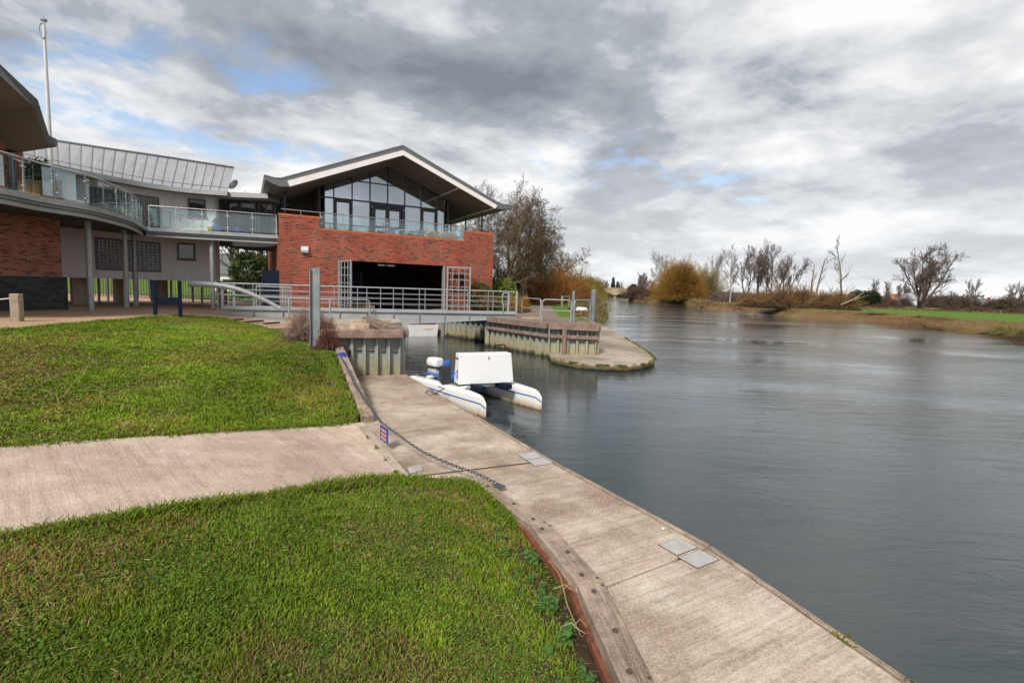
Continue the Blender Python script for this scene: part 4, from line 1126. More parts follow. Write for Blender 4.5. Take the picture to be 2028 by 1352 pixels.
# ---- flagpole standing on the balcony
fp_ = at_d(104, 388, 18.4); ft = at_d(90, 42, 18.4)
fl = thing('flagpole', 'tall white flagpole rising from the balcony with a looped halyard at its top', 'flagpole', (fp_.x, fp_.y, ZB))
MB().tube([(fp_.x, fp_.y, ZB), (fp_.x, fp_.y, ZB + 3), (fp_.x, fp_.y, ft.z)], [.075, .068, .04], 12).build('pole', M['pole'], fl)
MB().disc((fp_.x, fp_.y, ft.z), .10, .06, 10).build('truck', M['steel_beam'], fl)
lp = [(fp_.x + .12 * math.sin(a), fp_.y - .06, ft.z - .36 - .27 * math.cos(a)) for a in np.linspace(0, 2 * math.pi, 17)]
MB().tube(lp, .018, 6, caps=False).build('halyard', M['steel_beam'], fl)

# pots and planters on the balcony
def leaf_cloud(name, mat, parent, c, r, n, size, cols, seed, flat=0.8, up=0.3):
    r_ = np.random.default_rng(seed)
    o = np.array(origin(parent)) if parent is not None else np.zeros(3)
    P = r_.normal(0, 1, (n, 3)); P /= np.linalg.norm(P, axis=1)[:, None]; P *= (r_.uniform(.25, 1, n) ** .45)[:, None]
    P = P * np.array(r) + np.array(c) - o
    A = r_.normal(0, 1, (n, 3)); A[:, 2] += up; A /= np.linalg.norm(A, axis=1)[:, None]
    B = np.cross(A, r_.normal(0, 1, (n, 3))); B /= np.linalg.norm(B, axis=1)[:, None]
    s_ = size * r_.uniform(.6, 1.4, n)[:, None]
    V_ = np.stack([P - A * s_, P + B * s_ * .45, P + A * s_, P - B * s_ * .45], 1).reshape(-1, 3)
    F_ = np.arange(n * 4).reshape(-1, 4)
    cc = np.array(cols)[r_.integers(0, len(cols), n)] * r_.uniform(.7, 1.3, (n, 1))
    return np_mesh(name, V_, F_, mat, parent, False, np.repeat(cc, 4, 0))
def potted(name, p, r, h, mat, lab, seed, leaves=None, lh=.3, cat='plant pot'):
    t = thing(name, lab, cat, p, 'pots on the balcony')
    MB().lathe(p, [(r * .7, 0), (r * .95, h * .7), (r, h), (r * .88, h), (r * .85, h * .9), (.01, h * .88)], 14).build('pot', mat, t)
    if leaves:
        for k in range(3):
            q = Vector(p) + Vector((r * .3 * math.cos(k * 2.1), r * .3 * math.sin(k * 2.1), h * .85))
            MB().tube([q, q + Vector((.03 * k - .03, 0, lh * .8))], .008, 5).build('stem', M['planter'], t)
        leaf_cloud('foliage', M['leafy'], t, (p[0], p[1], p[2] + h + lh * .5), (r * 1.0, r * 1.0, lh * .6), 160, .05, leaves, seed)
G1 = [(.05, .12, .03), (.08, .16, .04), (.04, .09, .03)]
for nm, px, r, h, mt, lab, lv, lh in (('flower_pot', 417, .17, .26, 'pot_y', 'small yellow glazed pot at the left of the balcony pots', None, .3), ('flower_pot', 430, .25, .34, 'pot_b', 'blue glazed pot with a spiky shrub beside the yellow pot', G1, .34),
                                  ('flower_pot', 454, .2, .3, 'pot_d', 'slate grey pot between the two blue pots', None, .3), ('flower_pot', 472, .24, .28, 'pot_b', 'wide blue glazed pot with fine leaves right of the slate pot', G1, .4)):
    t0, _ = DB.hit(px, 440, -.32)
    p = DB.at(t0, -.38, ZB + .005)
    potted(nm, (p.x, p.y, p.z), r, h, M[mt], lab, int(px), lv, lh)
p = CB.at(CB.hit(256, 425, -.5)[0], -.5, ZB)
potted('flower_pot', (p.x, p.y, p.z), .26, .36, M['pot_d'], 'dark pot of yellow flowers behind the curved glass', 5, [(.55, .42, .03), (.06, .12, .03), (.05, .10, .03)], .55)
for k, px in enumerate((70, 88)):
    p = at_z(px, 384, ZB); q = Vector((p.x - 1.1, p.y + 1.1, ZB))
    pl_ = thing('timber_planter', ('left' if k == 0 else 'right') + ' one of two square timber planters beside the flagpole', 'planter', q, 'timber planters')
    MB().box(q + Vector((0, 0, .28)), (.55, .55, .55), dW).build('tub', M['planter'], pl_, bevel=.01)
    leaf_cloud('foliage', M['leafy'], pl_, (q.x, q.y, q.z + .9), (.3, .3, .45), 260, .06, [(.03, .06, .02), (.05, .09, .03)], 40 + k)
    MB().tube([q + Vector((0, 0, .5)), q + Vector((.02, 0, 1.0))], .02, 6).build('stem', M['post_wood'], pl_)
# ================================================================== jetty
ZJ = .35
jet = empty('jetty', (0, 8, ZJ)); tag(jet, kind='structure')
JR0, JR1, JR2, JR3 = at_z(800, 742, ZJ), at_z(1085, 912, ZJ), at_z(1400, 1084, ZJ), at_z(1790, 1352, ZJ)
ext = JR3 + (JR3 - JR2).normalized() * 5.5
def xyz(p, z=ZJ): return Vector((p[0], p[1], z))
jl = [at_z(703, 744, ZJ), at_z(722, 840, ZJ), at_z(812, 944, ZJ)]
joint1 = (at_z(838, 941, ZJ), JR1)
joint2 = (xyz(KIN[2]), JR2)
gap = .012
def slab(poly, top=ZJ, th=.5, bev=.012, name='slab', mat='concrete_jetty', par=None):
    return MB().prism([Vector((p[0], p[1], top - th)) for p in poly], vec=(0, 0, th)).build(name, M[mat], par or jet, bevel=bev)
d1 = (JR1 - joint1[0]).normalized(); n1 = Vector((-d1.y, d1.x, 0))
d2 = (JR2 - joint2[0]).normalized(); n2 = Vector((-d2.y, d2.x, 0))
kd = (jl[2] - jl[1]).normalized(); kn = Vector((-kd.y, kd.x, 0)); kn = kn if kn.x > 0 else -kn
slab([jl[0], JR0 + Vector((0, .05, 0)), JR1 + n1 * gap, joint1[0] + n1 * gap, jl[2] + kn * .02, jl[1]])
slab([joint1[0] - n1 * gap, JR1 - n1 * gap, JR2 + n2 * gap, xyz(KIN[2]) + n2 * gap + Vector((.004, 0, 0)), xyz(KIN[1]) + Vector((.004, .004, 0)), xyz(KIN[0]) + Vector((.004, .004, 0)), at_z(905, 950, ZJ)])
slab([xyz(KIN[2]) - n2 * gap + Vector((.004, 0, 0)), JR2 - n2 * gap, ext, xyz(KIN[6]) + Vector((.02, 0, 0)), xyz(KIN[5]), xyz(KIN[4]) + Vector((.004, 0, 0)), xyz(KIN[3]) + Vector((.004, 0, 0))])
# thin timber edging along the water
for a, b in ((JR0, JR1), (JR1, JR2), (JR2, ext)):
    d = (b - a).normalized(); nn = Vector((-d.y, d.x, 0)); nn = nn if nn.x > 0 else -nn
    MB().bar(a + nn * .03 + d * .01 + Vector((0, 0, -.16)), b + nn * .03 - d * .01 + Vector((0, 0, -.16)), .05, .36).build('edge_board', M['timber'], jet, bevel=.008)
# iron strip in the wide joint
MB().bar(joint1[0] + Vector((0, 0, -.004)), JR1 - d1 * .2 + Vector((0, 0, -.004)), .018, .02).build('joint_strip', M['dark_wood'], jet)
# kerb timbers: three curving pieces, a rusty sheet edge behind them
for i in range(6):
    a0, a1 = KIN[i], KIN[i + 1]; b0, b1 = KOUT[i], KOUT[i + 1]
    za = ZJ + .055 + (.0 if i else -.01)
    g = .006
    def L2(p, q, t): return (p[0] + (q[0] - p[0]) * t, p[1] + (q[1] - p[1]) * t)
    e = .006
    q = [L2(b0, b1, e), L2(a0, a1, e), L2(a0, a1, 1 - e), L2(b0, b1, 1 - e)]
    kt = MB().hexa([xyz(p, ZJ - .22) for p in q] + [xyz(p, za) for p in q]).build('kerb_timber', M['timber%d' % min(i, 3)], jet, bevel=.008)
    if i < 4:
        for t in (.12, .55, .9):
            c = L2(L2(a0, a1, t), L2(b0, b1, t), .5 + .12 * math.sin(7 * t + i))
            MB().disc((c[0], c[1], za), .022, .012, 10).build('bolt', M['old_bolt'], kt)
        for t in (.05, .95):
            c = L2(L2(a0, a1, t), L2(b0, b1, t), .12)
            MB().disc((c[0], c[1], za), .014, .004, 8).build('bolt_hole', M['dark'], kt)
    # rusty flange of the piles behind
    def offp(p, q_, k):
        v = Vector((p[0] - q_[0], p[1] - q_[1], 0)).normalized() * k
        return (p[0] + v.x, p[1] + v.y)
    o0, o1 = offp(b0, a0, .045), offp(b1, a1, .045)
    p0, p1 = offp(b0, a0, .004), offp(b1, a1, .004)
    qq = [o0, p0, p1, o1]
    MB().hexa([xyz(p, ZJ - .5) for p in qq] + [xyz(p, ZJ - .045 + .015 * math.sin(i * 2.2)) for p in qq]).build('pile_flange', M['rust'], jet)
# short concrete nib at the start of the kerb and kerb strip along the path
nib = [at_z(842, 946, ZJ), at_z(905, 953, ZJ), xyz(KIN[0]), xyz(KOUT[0]), xyz((-.98, 6.22)), xyz((-1.2, 6.28))]
slab(nib, ZJ + .01, .4, .01, 'concrete_nib', 'concrete_kerb')
ks = [at_z(700, 835, ZJ + .07), at_z(725, 838, ZJ + .07), at_z(818, 946, ZJ + .07), at_z(790, 946, ZJ + .07)]
MB().hexa([Vector((p.x, p.y, ZJ - .2)) for p in ks] + [Vector((p.x, p.y, ZJ + .06)) for p in ks]).build('kerb_strip', M['concrete_kerb'], jet, bevel=.012)
# sloping retaining beam between lawn and jetty
ra, rb = Vector((-2.69, 9.02, .46)), Vector((-4.95, 13.78, 1.17))
rdir = (rb - ra); 
mid_ = ra.lerp(rb, .62)
MB().bar(ra + Vector((0, 0, -.09)), mid_ + Vector((0, 0, -.09)), .24, .24).build('kerb_timber', M['timber'], jet, bevel=.012)
MB().bar(mid_.lerp(rb, .015) + Vector((0, 0, -.09)), rb + Vector((0, 0, -.09)), .24, .24).build('kerb_timber', M['timber'], jet, bevel=.012)
sd2 = Vector((rdir.y, -rdir.x, 0)).normalized(); sd2 = sd2 if sd2.x > 0 else -sd2
MB().hexa([ra + sd2 * .05 + Vector((0, 0, -.7)), rb + sd2 * .05 + Vector((0, 0, -1.3)), rb - sd2 * .05 + Vector((0, 0, -1.3)), ra - sd2 * .05 + Vector((0, 0, -.7)),
           ra + sd2 * .05 + Vector((0, 0, -.215)), rb + sd2 * .05 + Vector((0, 0, -.215)), rb - sd2 * .05 + Vector((0, 0, -.215)), ra - sd2 * .05 + Vector((0, 0, -.215))]).build('retaining_plate', M['concrete_kerb'], jet)
# inspection covers
def cover(pxs, name='inspection_cover'):
    P = [at_z(px, py, ZJ + .006) for px, py in pxs]
    ctr = sum(P, Vector()) / 4
    rim = [ctr + (p - ctr) * 1.07 for p in P]
    MB().hexa([p + Vector((0, 0, -.02)) for p in rim] + [p + Vector((0, 0, -.003)) for p in rim]).build('cover_frame', M['dark_wood'], jet)
    o = MB().hexa([p + Vector((0, 0, -.02)) for p in P] + [p for p in P]).build(name, M['cover'], jet)
    c = sum(P, Vector()) / 4
    for k in range(9):
        a = P[0].lerp(P[3], (k + 1) / 10).lerp(P[1].lerp(P[2], (k + 1) / 10), .08); b = P[0].lerp(P[3], (k + 1) / 10).lerp(P[1].lerp(P[2], (k + 1) / 10), .92)
        MB().bar(a + Vector((0, 0, .001)), b + Vector((0, 0, .001)), .012, .006).build('tread_rib', M['cover'], o)
M['cover'] = simple('grey_cover_plate', (0.50, 0.48, 0.455), 0.6, 0.2, var=0.12, scale=12, dirt=(0.34, 0.30, 0.26), dirt_amt=0.5)
cover(((1306, 1078), (1344, 1065), (1381, 1083), (1341, 1098)))
cover(((1345, 1103), (1387, 1088), (1423, 1107), (1382, 1123)))
cover(((1026, 899), (1060, 894), (1078, 904), (1042, 910)))
cover(((1044, 911), (1080, 905), (1096, 916), (1060, 922)))
cover(((806, 926), (832, 921), (838, 930), (812, 937)))
MB().disc(at_z(1313, 1046, ZJ + .001), .018, .006, 10).build('mooring_stud', M['white'], jet)
# ================================================================== sheet pile walls
def piles(name, pts, z0, z1, lab, pitch=.42, depth=.16):
    t = thing(name, lab, 'retaining wall', (pts[0].x, pts[0].y, 0))
    pa = [xy(p) for p in pts]
    for i in range(len(pa) - 1):
        a, b = Vector((*pa[i], 0)), Vector((*pa[i + 1], 0)); L_ = (b - a).length; d = (b - a) / L_
        nrm = Vector((d.y, -d.x, 0))
        if nrm.dot(Vector((0, -1, 0))) + nrm.dot(Vector((-.3, 0, 0))) < 0 : nrm = -nrm
        nb = max(1, round(L_ / pitch))
        for k in range(nb):
            s0 = L_ * k / nb; w = L_ / nb
            prof = [(0, 0), (.10, 0), (.22, -depth), (.78, -depth), (.90, 0), (1, 0)]
            o = [a + d * (s0 + w * u) + nrm * v for u, v in prof]
            q = [p - nrm * .012 for p in o]
            vs_ = [p + Vector((0, 0, z0)) for p in o + q] + [p + Vector((0, 0, z1)) for p in o + q]
            m_ = len(prof); fs_ = []
            for j in range(m_ - 1):
                fs_ += [(j, j + 1, 2 * m_ + j + 1, 2 * m_ + j), (2 * m_ + j, 2 * m_ + j + 1, 3 * m_ + j + 1, 3 * m_ + j)]
            pl_ = MB().add(vs_, fs_).build('sheet_pile', M['pile'], t, flip=False)
            if z1 - z0 > 1.2:
                c = a + d * (s0 + w * .5) + nrm * (-depth) + Vector((0, 0, z1 - .28))
                MB().disc(c, .028, .03, 6, nrm).build('bolt', M['steel'], pl_)
    return t
SPX = SPL0 + (SPL0 - SPL1).normalized() * .75
lw = piles('sheet_pile_wall', [SPX, SPL0, SPL1], -.4, 1.42, 'short sheet pile wall with heavy timber cap at the far end of the jetty', .37, .15)
a, b = SPL0 + Vector((-.8, -.25, 1.53 - .35)), SPL1 + Vector((.10, -.10, 1.53 - .35))
MB().bar(a, b, .34, .24).build('timber_cap', M['timber_x'], lw, bevel=.015)
c1 = Vector((SPL1.x, SPL1.y, 0))
dch = (Vector((JL.x, JL.y, 0)) - c1).normalized()
MB().bar(c1 + Vector((.06, .1, 1.53)), c1 + dch * 6 + Vector((.06, .1, 1.53)), .32, .24).build('timber_cap', M['timber_x'], lw, bevel=.015)
lw2 = piles('channel_wall', [SPL1 + Vector((.02, .02, 0)), JL + Vector((0, 0, 0))], -.6, 1.5, 'hidden left side of the boat channel beneath the footbridge', .6, .15)
rwl = piles('sheet_pile_wall', [RW[0], RW[1]], -.6, 1.30, 'sheet pile wall of the channel beside the boathouse, beyond the footbridge', .45, .15)
MB().bar(RW[0] + Vector((-.08, -.1, 1.36)), RW[1] + Vector((-.08, -.1, 1.36)), .3, .26).build('timber_cap', M['timber_x'], rwl, bevel=.015)
rw2 = piles('sheet_pile_wall', [RW[2], RW[3], RW[4]], -.6, 1.36, 'long stained sheet pile wall with two timber walings at the channel mouth', .40, .15)
MB().bar(RW[2] + Vector((0, 0, -.6)), RW[2] + Vector((0, 0, 1.4)), .2, .2).build('corner_post', M['pile'], rw2)
for z_, h_, wd in ((1.42, .26, .34), (.98, .15, .12)):
    for p, q in ((RW[2], RW[3]), (RW[3], RW[4] + Vector((.08, 0, 0)))):
        d = (q - p).normalized(); nn = Vector((d.y, -d.x, 0)); nn = nn if nn.y < 0 else -nn
        MB().bar(p + nn * (wd / 2 - .1 if z_ > 1.2 else .065) + Vector((0, 0, z_)) + d * .01, q + nn * (wd / 2 - .1 if z_ > 1.2 else .065) + Vector((0, 0, z_)) - d * .01, wd, h_).build('timber_cap' if z_ > 1.2 else 'timber_waling', M['timber_x'], rw2, bevel=.012)
fx = RW[3].lerp(RW[4], .34)
MB().post(fx + Vector((-.05, -.20, -.2)), .16, .12, 1.5, BU).build('timber_fender', M['timber_x'], rw2, bevel=.01)
MB().bar(RW[4] + Vector((.02, -.05, 1.42)), Vector((4.1, 30, 1.42)), .3, .26).build('timber_cap', M['timber_x'], rw2, bevel=.012)
piles('quay_wall', [RW[4] + Vector((.03, .03, 0)), Vector((4.1, 30, 0))], -.4, 1.4, 'river side of the platform wall along the low quay', .6, .12)
MB().tube([at_d(978, 690, 23.4), at_d(985, 683, 23.3), at_d(997, 682, 23.0), at_d(1006, 690, 22.8)], .03, 8).build('hose', M['black'], rw2)
# ---- low concrete quay with rounded nose
ZQ = .24
qp = [at_z(px, py, ZQ) for px, py in ((1092, 708), (1112, 713), (1140, 718), (1180, 721.5), (1220, 723.5), (1252, 723), (1280, 719), (1294, 713.5), (1296, 709), (1290, 703), (1276, 692), (1250, 676), (1225, 661), (1203, 648.5), (1190, 641.5))]
qcv = Curve([xy(p) for p in qp]); qp = [qcv.at(t) for t in np.linspace(0, qcv.L, 70)]
qo = [Vector((p.x, p.y, ZQ - .5)) for p in qp] + [Vector((8.0, 46, ZQ - .5)), Vector((5.2, 46, ZQ - .5)), Vector((4.2, 30, ZQ - .5)), RW[4] + Vector((.1, .12, ZQ - .5)), RW[3] + Vector((0, .1, ZQ - .5))]
qy = MB().prism(qo, vec=(0, 0, .5)).build('quay', M['concrete_quay'], None, bevel=.03); tag(qy, kind='structure')
mossr = np.random.default_rng(11)
# ================================================================== footbridge
ZD = 1.75
B0 = at_d(441, 608, 21.3); B0.z = 0; B1 = at_d(1022, 621, 24.7); B1.z = 0
bd = (B1 - B0).normalized(); bn = Vector((bd.y, -bd.x, 0)); bL = (B1 - B0).length
def BP(s_, o, z): return B0 + bd * s_ + bn * o + Vector((0, 0, z))
fb = thing('footbridge', 'grey steel footbridge with barred railings across the boathouse channel', 'bridge', BP(bL / 2, -.8, 0))
def bot(s_):
    k = s_ / bL
    if k < .52: return 1.372
    if k < .56: return 1.372 - .25 * (k - .52) / .04
    return 1.122 + .30 * min(1, (k - .56) / .36)
for off in (0, -1.7):
    ss = np.linspace(0, bL, 21)
    web = MB().prism([BP(s_, off, bot(s_)) for s_ in ss] + [BP(s_, off, ZD - .07) for s_ in ss[::-1]], vec=bn * -.012)
    gd = web.build('girder', M['steel_beam'], fb)
    MB().bar(BP(0, off - .0, ZD - .05), BP(bL, off - .0, ZD - .05), .2, .03).build('top_flange', M['steel_beam'], gd)
    for i in range(20):
        MB().bar(BP(ss[i] + .002, off, bot(ss[i]) - .01), BP(ss[i + 1] - .002, off, bot(ss[i + 1]) - .01), .16, .022).build('bottom_flange', M['steel_beam'], gd)
    for i in range(1, 11):
        s_ = bL * i / 11
        MB().hexa([BP(s_ - .008, off + .002, bot(s_) + .004), BP(s_ + .008, off + .002, bot(s_) + .004), BP(s_ + .008, off + .09, bot(s_) + .004), BP(s_ - .008, off + .09, bot(s_) + .004),
                   BP(s_ - .008, off + .002, ZD - .07), BP(s_ + .008, off + .002, ZD - .07), BP(s_ + .008, off + .09, ZD - .07), BP(s_ - .008, off + .09, ZD - .07)]).build('stiffener', M['steel_beam'], gd)
MB().bar(BP(0, -.85, ZD - .12), BP(bL, -.85, ZD - .12), 1.6, .07).build('deck', M['steel_beam'], fb)
MB().bar(BP(0, .0, ZD + .03), BP(bL, .0, ZD + .03), .05, .12).build('toe_board', M['steel_beam'], fb)
for off, n_, rt in ((0, 11, 1.08), (-1.7, 12, 1.08)):
    for i in range(n_ + 1):
        s_ = bL * i / n_
        if 0 < i < n_: MB().tube([BP(s_, off, ZD - .03), BP(s_, off, ZD + rt - .02)], .018, 7).build('rail_post', M['steel'], fb)
        else: MB().post(BP(s_, off, ZD - .03), .09, .09, rt + .02, bd).build('end_post', M['steel_beam'], fb)
    for k, z_ in enumerate((.30, .56, .80)):
        MB().tube([BP(.05, off + .02, ZD + z_), BP(bL - .05, off + .02, ZD + z_)], .010, 6).build('rail', M['steel'], fb)
    MB().tube([BP(-.05, off, ZD + rt), BP(bL + .05, off, ZD + rt)], .027, 8).build('top_rail', M['steel'], fb)
# closed loop latch near the right end
lz = bL - .75
MB().tube([BP(lz, .08, ZD + .45), BP(lz, .08, ZD + .92), BP(lz + .06, .08, ZD + 1.0), BP(lz + .3, .08, ZD + 1.0), BP(lz + .36, .08, ZD + .92), BP(lz + .36, .08, ZD + .45), BP(lz, .08, ZD + .45)], .028, 8).build('latch_loop', M['steel'], fb)
MB().tube([BP(lz + .05, .08, ZD - .02), BP(lz + .05, .08, ZD + .5)], .03, 8).build('latch_post', M['steel'], fb)
# ---- concrete pad in front of the bridge head, with its own low handrail
ZP = 1.36
pf = Curve([xy(at_z(px_, py_, ZP)) for px_, py_ in ((415, 616), (430, 621), (480, 628.5), (541, 635.5), (600, 639.5), (660, 641), (735, 640), (796, 637.5))])
PADP = [xy(pf.at(t)) for t in np.linspace(0, pf.L, 30)] + [xy(BP(bL * .56, -2.2, 0)), xy(BP(-.3, -2.2, 0))]
pad = MB().prism([Vector((x, y, ZP - .24)) for x, y in PADP], vec=(0, 0, .24)).build('bridge_head_slab', M['concrete_pad'], None, bevel=.02); tag(pad, kind='structure')
hr = thing('handrail', 'low galvanised handrail following the curved concrete slab before the footbridge', 'railing', pf.at(pf.L * .4, -.2, ZP))
hc = Curve([xy(at_z(px_, py_, ZP)) for px_, py_ in ((429, 618), (468.5, 623.5), (541, 629.5), (610, 633), (665, 634), (724, 632.5))])
ZT = 2.27
top = [hc.at(t, -.05, ZT) for t in np.linspace(0, hc.L, 30)]
e_ = hc.at(hc.L, -.05, 0); de = (hc.at(hc.L, -.05) - hc.at(hc.L - .2, -.05)).normalized()
top += [Vector((e_.x, e_.y, ZT)) + de * .12 + Vector((0, 0, -.02)), Vector((e_.x, e_.y, ZT - .06)) + de * .2, Vector((e_.x, e_.y, ZT - .16)) + de * .23, Vector((e_.x, e_.y, ZP)) + de * .23]
MB().tube(top, .032, 8).build('top_rail', M['steel'], hr)
for t in (.005, .16, .40, .62, .82):
    p = hc.at(hc.L * t, -.05, ZP)
    MB().tube([p, p + Vector((0, 0, ZT - ZP - .02))], .034, 8).build('post', M['steel'], hr)
MB().disc(Vector((e_.x, e_.y, ZP)) + de * .23, .09, .012, 10).build('foot_plate', M['steel'], hr)
# ladder-like end panel with close uprights beyond the bridge
pnl = thing('guard_panel', 'small guard panel of close upright bars against the brick corner', 'railing', (-12, 23.6, 1.7))
q0, q1 = at_d(508, 600, 23.6), at_d(577, 600, 24.0)
for z_ in (1.72, 2.7):
    MB().tube([(q0.x, q0.y, z_ + .02), (q1.x, q1.y, z_)], .03, 8).build('rail', M['steel'], pnl)
for k in range(2):
    p = (q0 if k == 0 else q1)
    MB().tube([(p.x, p.y, 1.6), (p.x, p.y, 2.72)], .03, 8).build('post', M['steel'], pnl)
for k in range(6):
    p = q0.lerp(q1, .68 + .055 * k)
    MB().tube([(p.x, p.y, 1.74), (p.x, p.y, 2.68)], .016, 6).build('upright', M['steel'], pnl)
# navy gate leaf beside the brick corner
gp = at_d(540, 560, 24.3); gq = at_d(523, 560, 24.6)
ng = thing('navy_gate', 'plain navy blue gate leaf beside the boathouse brick corner', 'gate', (gp.x - .5, gp.y, 1.6))
p0, p1 = at_d(523, 560, 24.9), at_d(553.5, 560, 24.95); 
MB().bar(Vector((p0.x, p0.y, 2.55)), Vector((p1.x, p1.y, 2.55)), .05, 1.95).build('leaf', M['navy'], ng)
for k in (.3, .6):
    c = p0.lerp(p1, k); MB().post((c.x, c.y - .035, 1.75), .02, .01, 1.6).build('seam', M['frame_navy'], ng)
MB().post((p0.x - .06, p0.y, 1.55), .07, .07, 2.05).build('post', M['frame_navy'], ng)
# bent steel barrier arm
arm = thing('barrier_arm', 'thick bent galvanised pole sloping down from level end onto the bridge head', 'barrier', at_d(552, 610, 20.6))
ap = [at_d(375, 562, 20.0), at_d(405, 563, 20.05), at_d(432, 565, 20.1), at_d(452, 568, 20.15), at_d(472, 573, 20.2), at_d(492, 580, 20.3), at_d(512, 588.5, 20.4), at_d(532, 598, 20.5), at_d(556, 611, 20.6)]
MB().tube(ap, [.125, .125, .12, .115, .105, .1, .092, .085, .08], 12).build('arm', M['steel'], arm)
# ---- navy notice frame on the crest of the lawn
nf0, nf1 = at_z(308, 627, 1.58), at_z(357.5, 627, 1.58)
nf = thing('notice_frame', 'navy two post frame with a low board on the crest of the lawn', 'notice board', nf0)
dn = (nf1 - nf0).normalized()
for p in (nf0, nf1):
    MB().post(p + Vector((0, 0, -.1)), .12, .10, 1.40, dn).build('post', M['navy'], nf, bevel=.008)
MB().bar(nf0 + dn * .062 + Vector((0, 0, .56)), nf1 - dn * .062 + Vector((0, 0, .56)), .05, .27).build('board', M['navy'], nf)
# ---- timber bollard with rope at the left edge
bp = at_z(35, 638, 1.58)
tb = thing('timber_bollard', 'weathered timber bollard with a rope at the left edge of the gravel', 'bollard', bp)
MB().box(bp + Vector((0, 0, .38)), (.22, .22, .86), (.9, .3, 0)).build('post', M['post_wood'], tb, bevel=.02)
rp_ = [bp + Vector((-.1, -.05, .68)), bp + Vector((-.8, -.45, .55)), bp + Vector((-1.6, -.9, .55)), bp + Vector((-2.5, -1.3, .68))]
rope = tag(MB().tube(rp_, .016, 6).build('rope', M['white'], None), 'pale rope strung from the timber bollard out of the frame', 'rope')
# ---- tall galvanised channel post in the shrubs
def channel_post(p, h, w, d, ax, name, lab, emblem=True, slope=.05):
    t = thing(name, lab, 'mooring post', p)
    ax = Vector(ax).normalized(); ay = Vector((-ax.y, ax.x, 0))
    prof = [(-w / 2, -d), (-w / 2 + .02, -d), (-w / 2 + .02, -.02), (w / 2 - .02, -.02), (w / 2 - .02, -d), (w / 2, -d), (w / 2, 0), (-w / 2, 0)]
    o = [Vector(p) + ax * a + ay * b for a, b in prof]
    n_ = len(o)
    vs_ = [q + Vector((0, 0, -.15)) for q in o] + [q + Vector((0, 0, h + (slope * (prof[i][0] / w)))) for i, q in enumerate(o)]
    MB().add(vs_, [tuple(range(n_ - 1, -1, -1)), tuple(range(n_, 2 * n_))] + [(i, (i + 1) % n_, (i + 1) % n_ + n_, i + n_) for i in range(n_)]).build('channel', M['galv'], t)
    if emblem:
        c = Vector(p) + ay * -.021 + Vector((0, 0, h - .26))
        MB().disc(c, .045, .004, 12, -ay).build('emblem', M['orange'], t)
        MB().box(c - ay * .006, (.05, .003, .02), ax).build('emblem_bar', M['blue'], t)
    return t
t_ = NT('spangled_galvanised_steel'); _p = t_.pos()
vn = t_.node('ShaderNodeTexVoronoi'); t_.l.new(_p, vn.inputs['Vector']); vn.inputs['Scale'].default_value = 38
M['galv'] = t_.done(t_.bsdf(t_.mix(t_.mr(t_.noise(_p, 2.2, 5, .6), .35, .65), t_.mix(t_.mr(vn.outputs['Color'], 0, 1), (.16, .185, .205), (.24, .265, .28)), (.30, .33, .34)), .5, .4))
pp = at_z(625, 689, 1.12)
channel_post(pp, 2.25, .27, .11, (1, .18, 0), 'steel_channel_post', 'tall galvanised steel channel post among bare shrubs above the jetty')
pr = at_z(1172, 634, 1.52)
channel_post(pr, 1.55, .2, .12, (1, .1, 0), 'steel_channel_post', 'dark tall channel post at the river corner of the platform', False)
pr2 = at_z(1133.5, 637, 1.52)
fpst = thing('flat_steel_post', 'flat galvanised post rising between the platform railings', 'mooring post', pr2)
MB().post(pr2, .12, .05, 1.42, (1, .1, 0)).build('bar', M['galv'], fpst, bevel=.01)
MB().post(pr2 + Vector((0, 0, 1.422)), .09, .05, .03, (1, .1, 0)).build('cap', M['galv'], fpst)
# ---- tubular railings on the platform
def loop_rail(pa, pb, lab, open_end=False):
    t = thing('tube_railing', lab, 'railing', pa, 'railings on the river platform')
    d = (pb - pa).normalized(); z = Vector((0, 0, 1))
    h = 1.02
    L_ = (pb - pa).length
    pts = [pa, pa + z * (h - .14), pa + z * (h - .04) + d * .04, pa + z * h + d * .14]
    if open_end: pts += [pb + z * h]
    else: pts += [pb + z * h - d * .14, pb + z * (h - .04) - d * .04, pb + z * (h - .14), pb]
    MB().tube(pts, .03, 8).build('loop', M['steel'], t)
    MB().tube([pa + z * .52, pb + z * .52], .026, 8).build('mid_rail', M['steel'], t)
    if open_end: MB().tube([pb, pb + z * h], .03, 8).build('post', M['steel'], t)
R_ = [at_z(1033, 628, 1.52), at_z(1070, 636, 1.52), at_z(1073, 637, 1.52), at_z(1130, 638.5, 1.52), at_z(1136, 638, 1.52), at_z(1168, 634.5, 1.52)]
loop_rail(R_[0], R_[1], 'leftmost tubular railing bay, next to the footbridge end')
loop_rail(R_[2], R_[3], 'middle and widest tubular railing bay on the platform')
loop_rail(R_[4], R_[5], 'rightmost tubular railing bay, ending at the dark channel post', True)
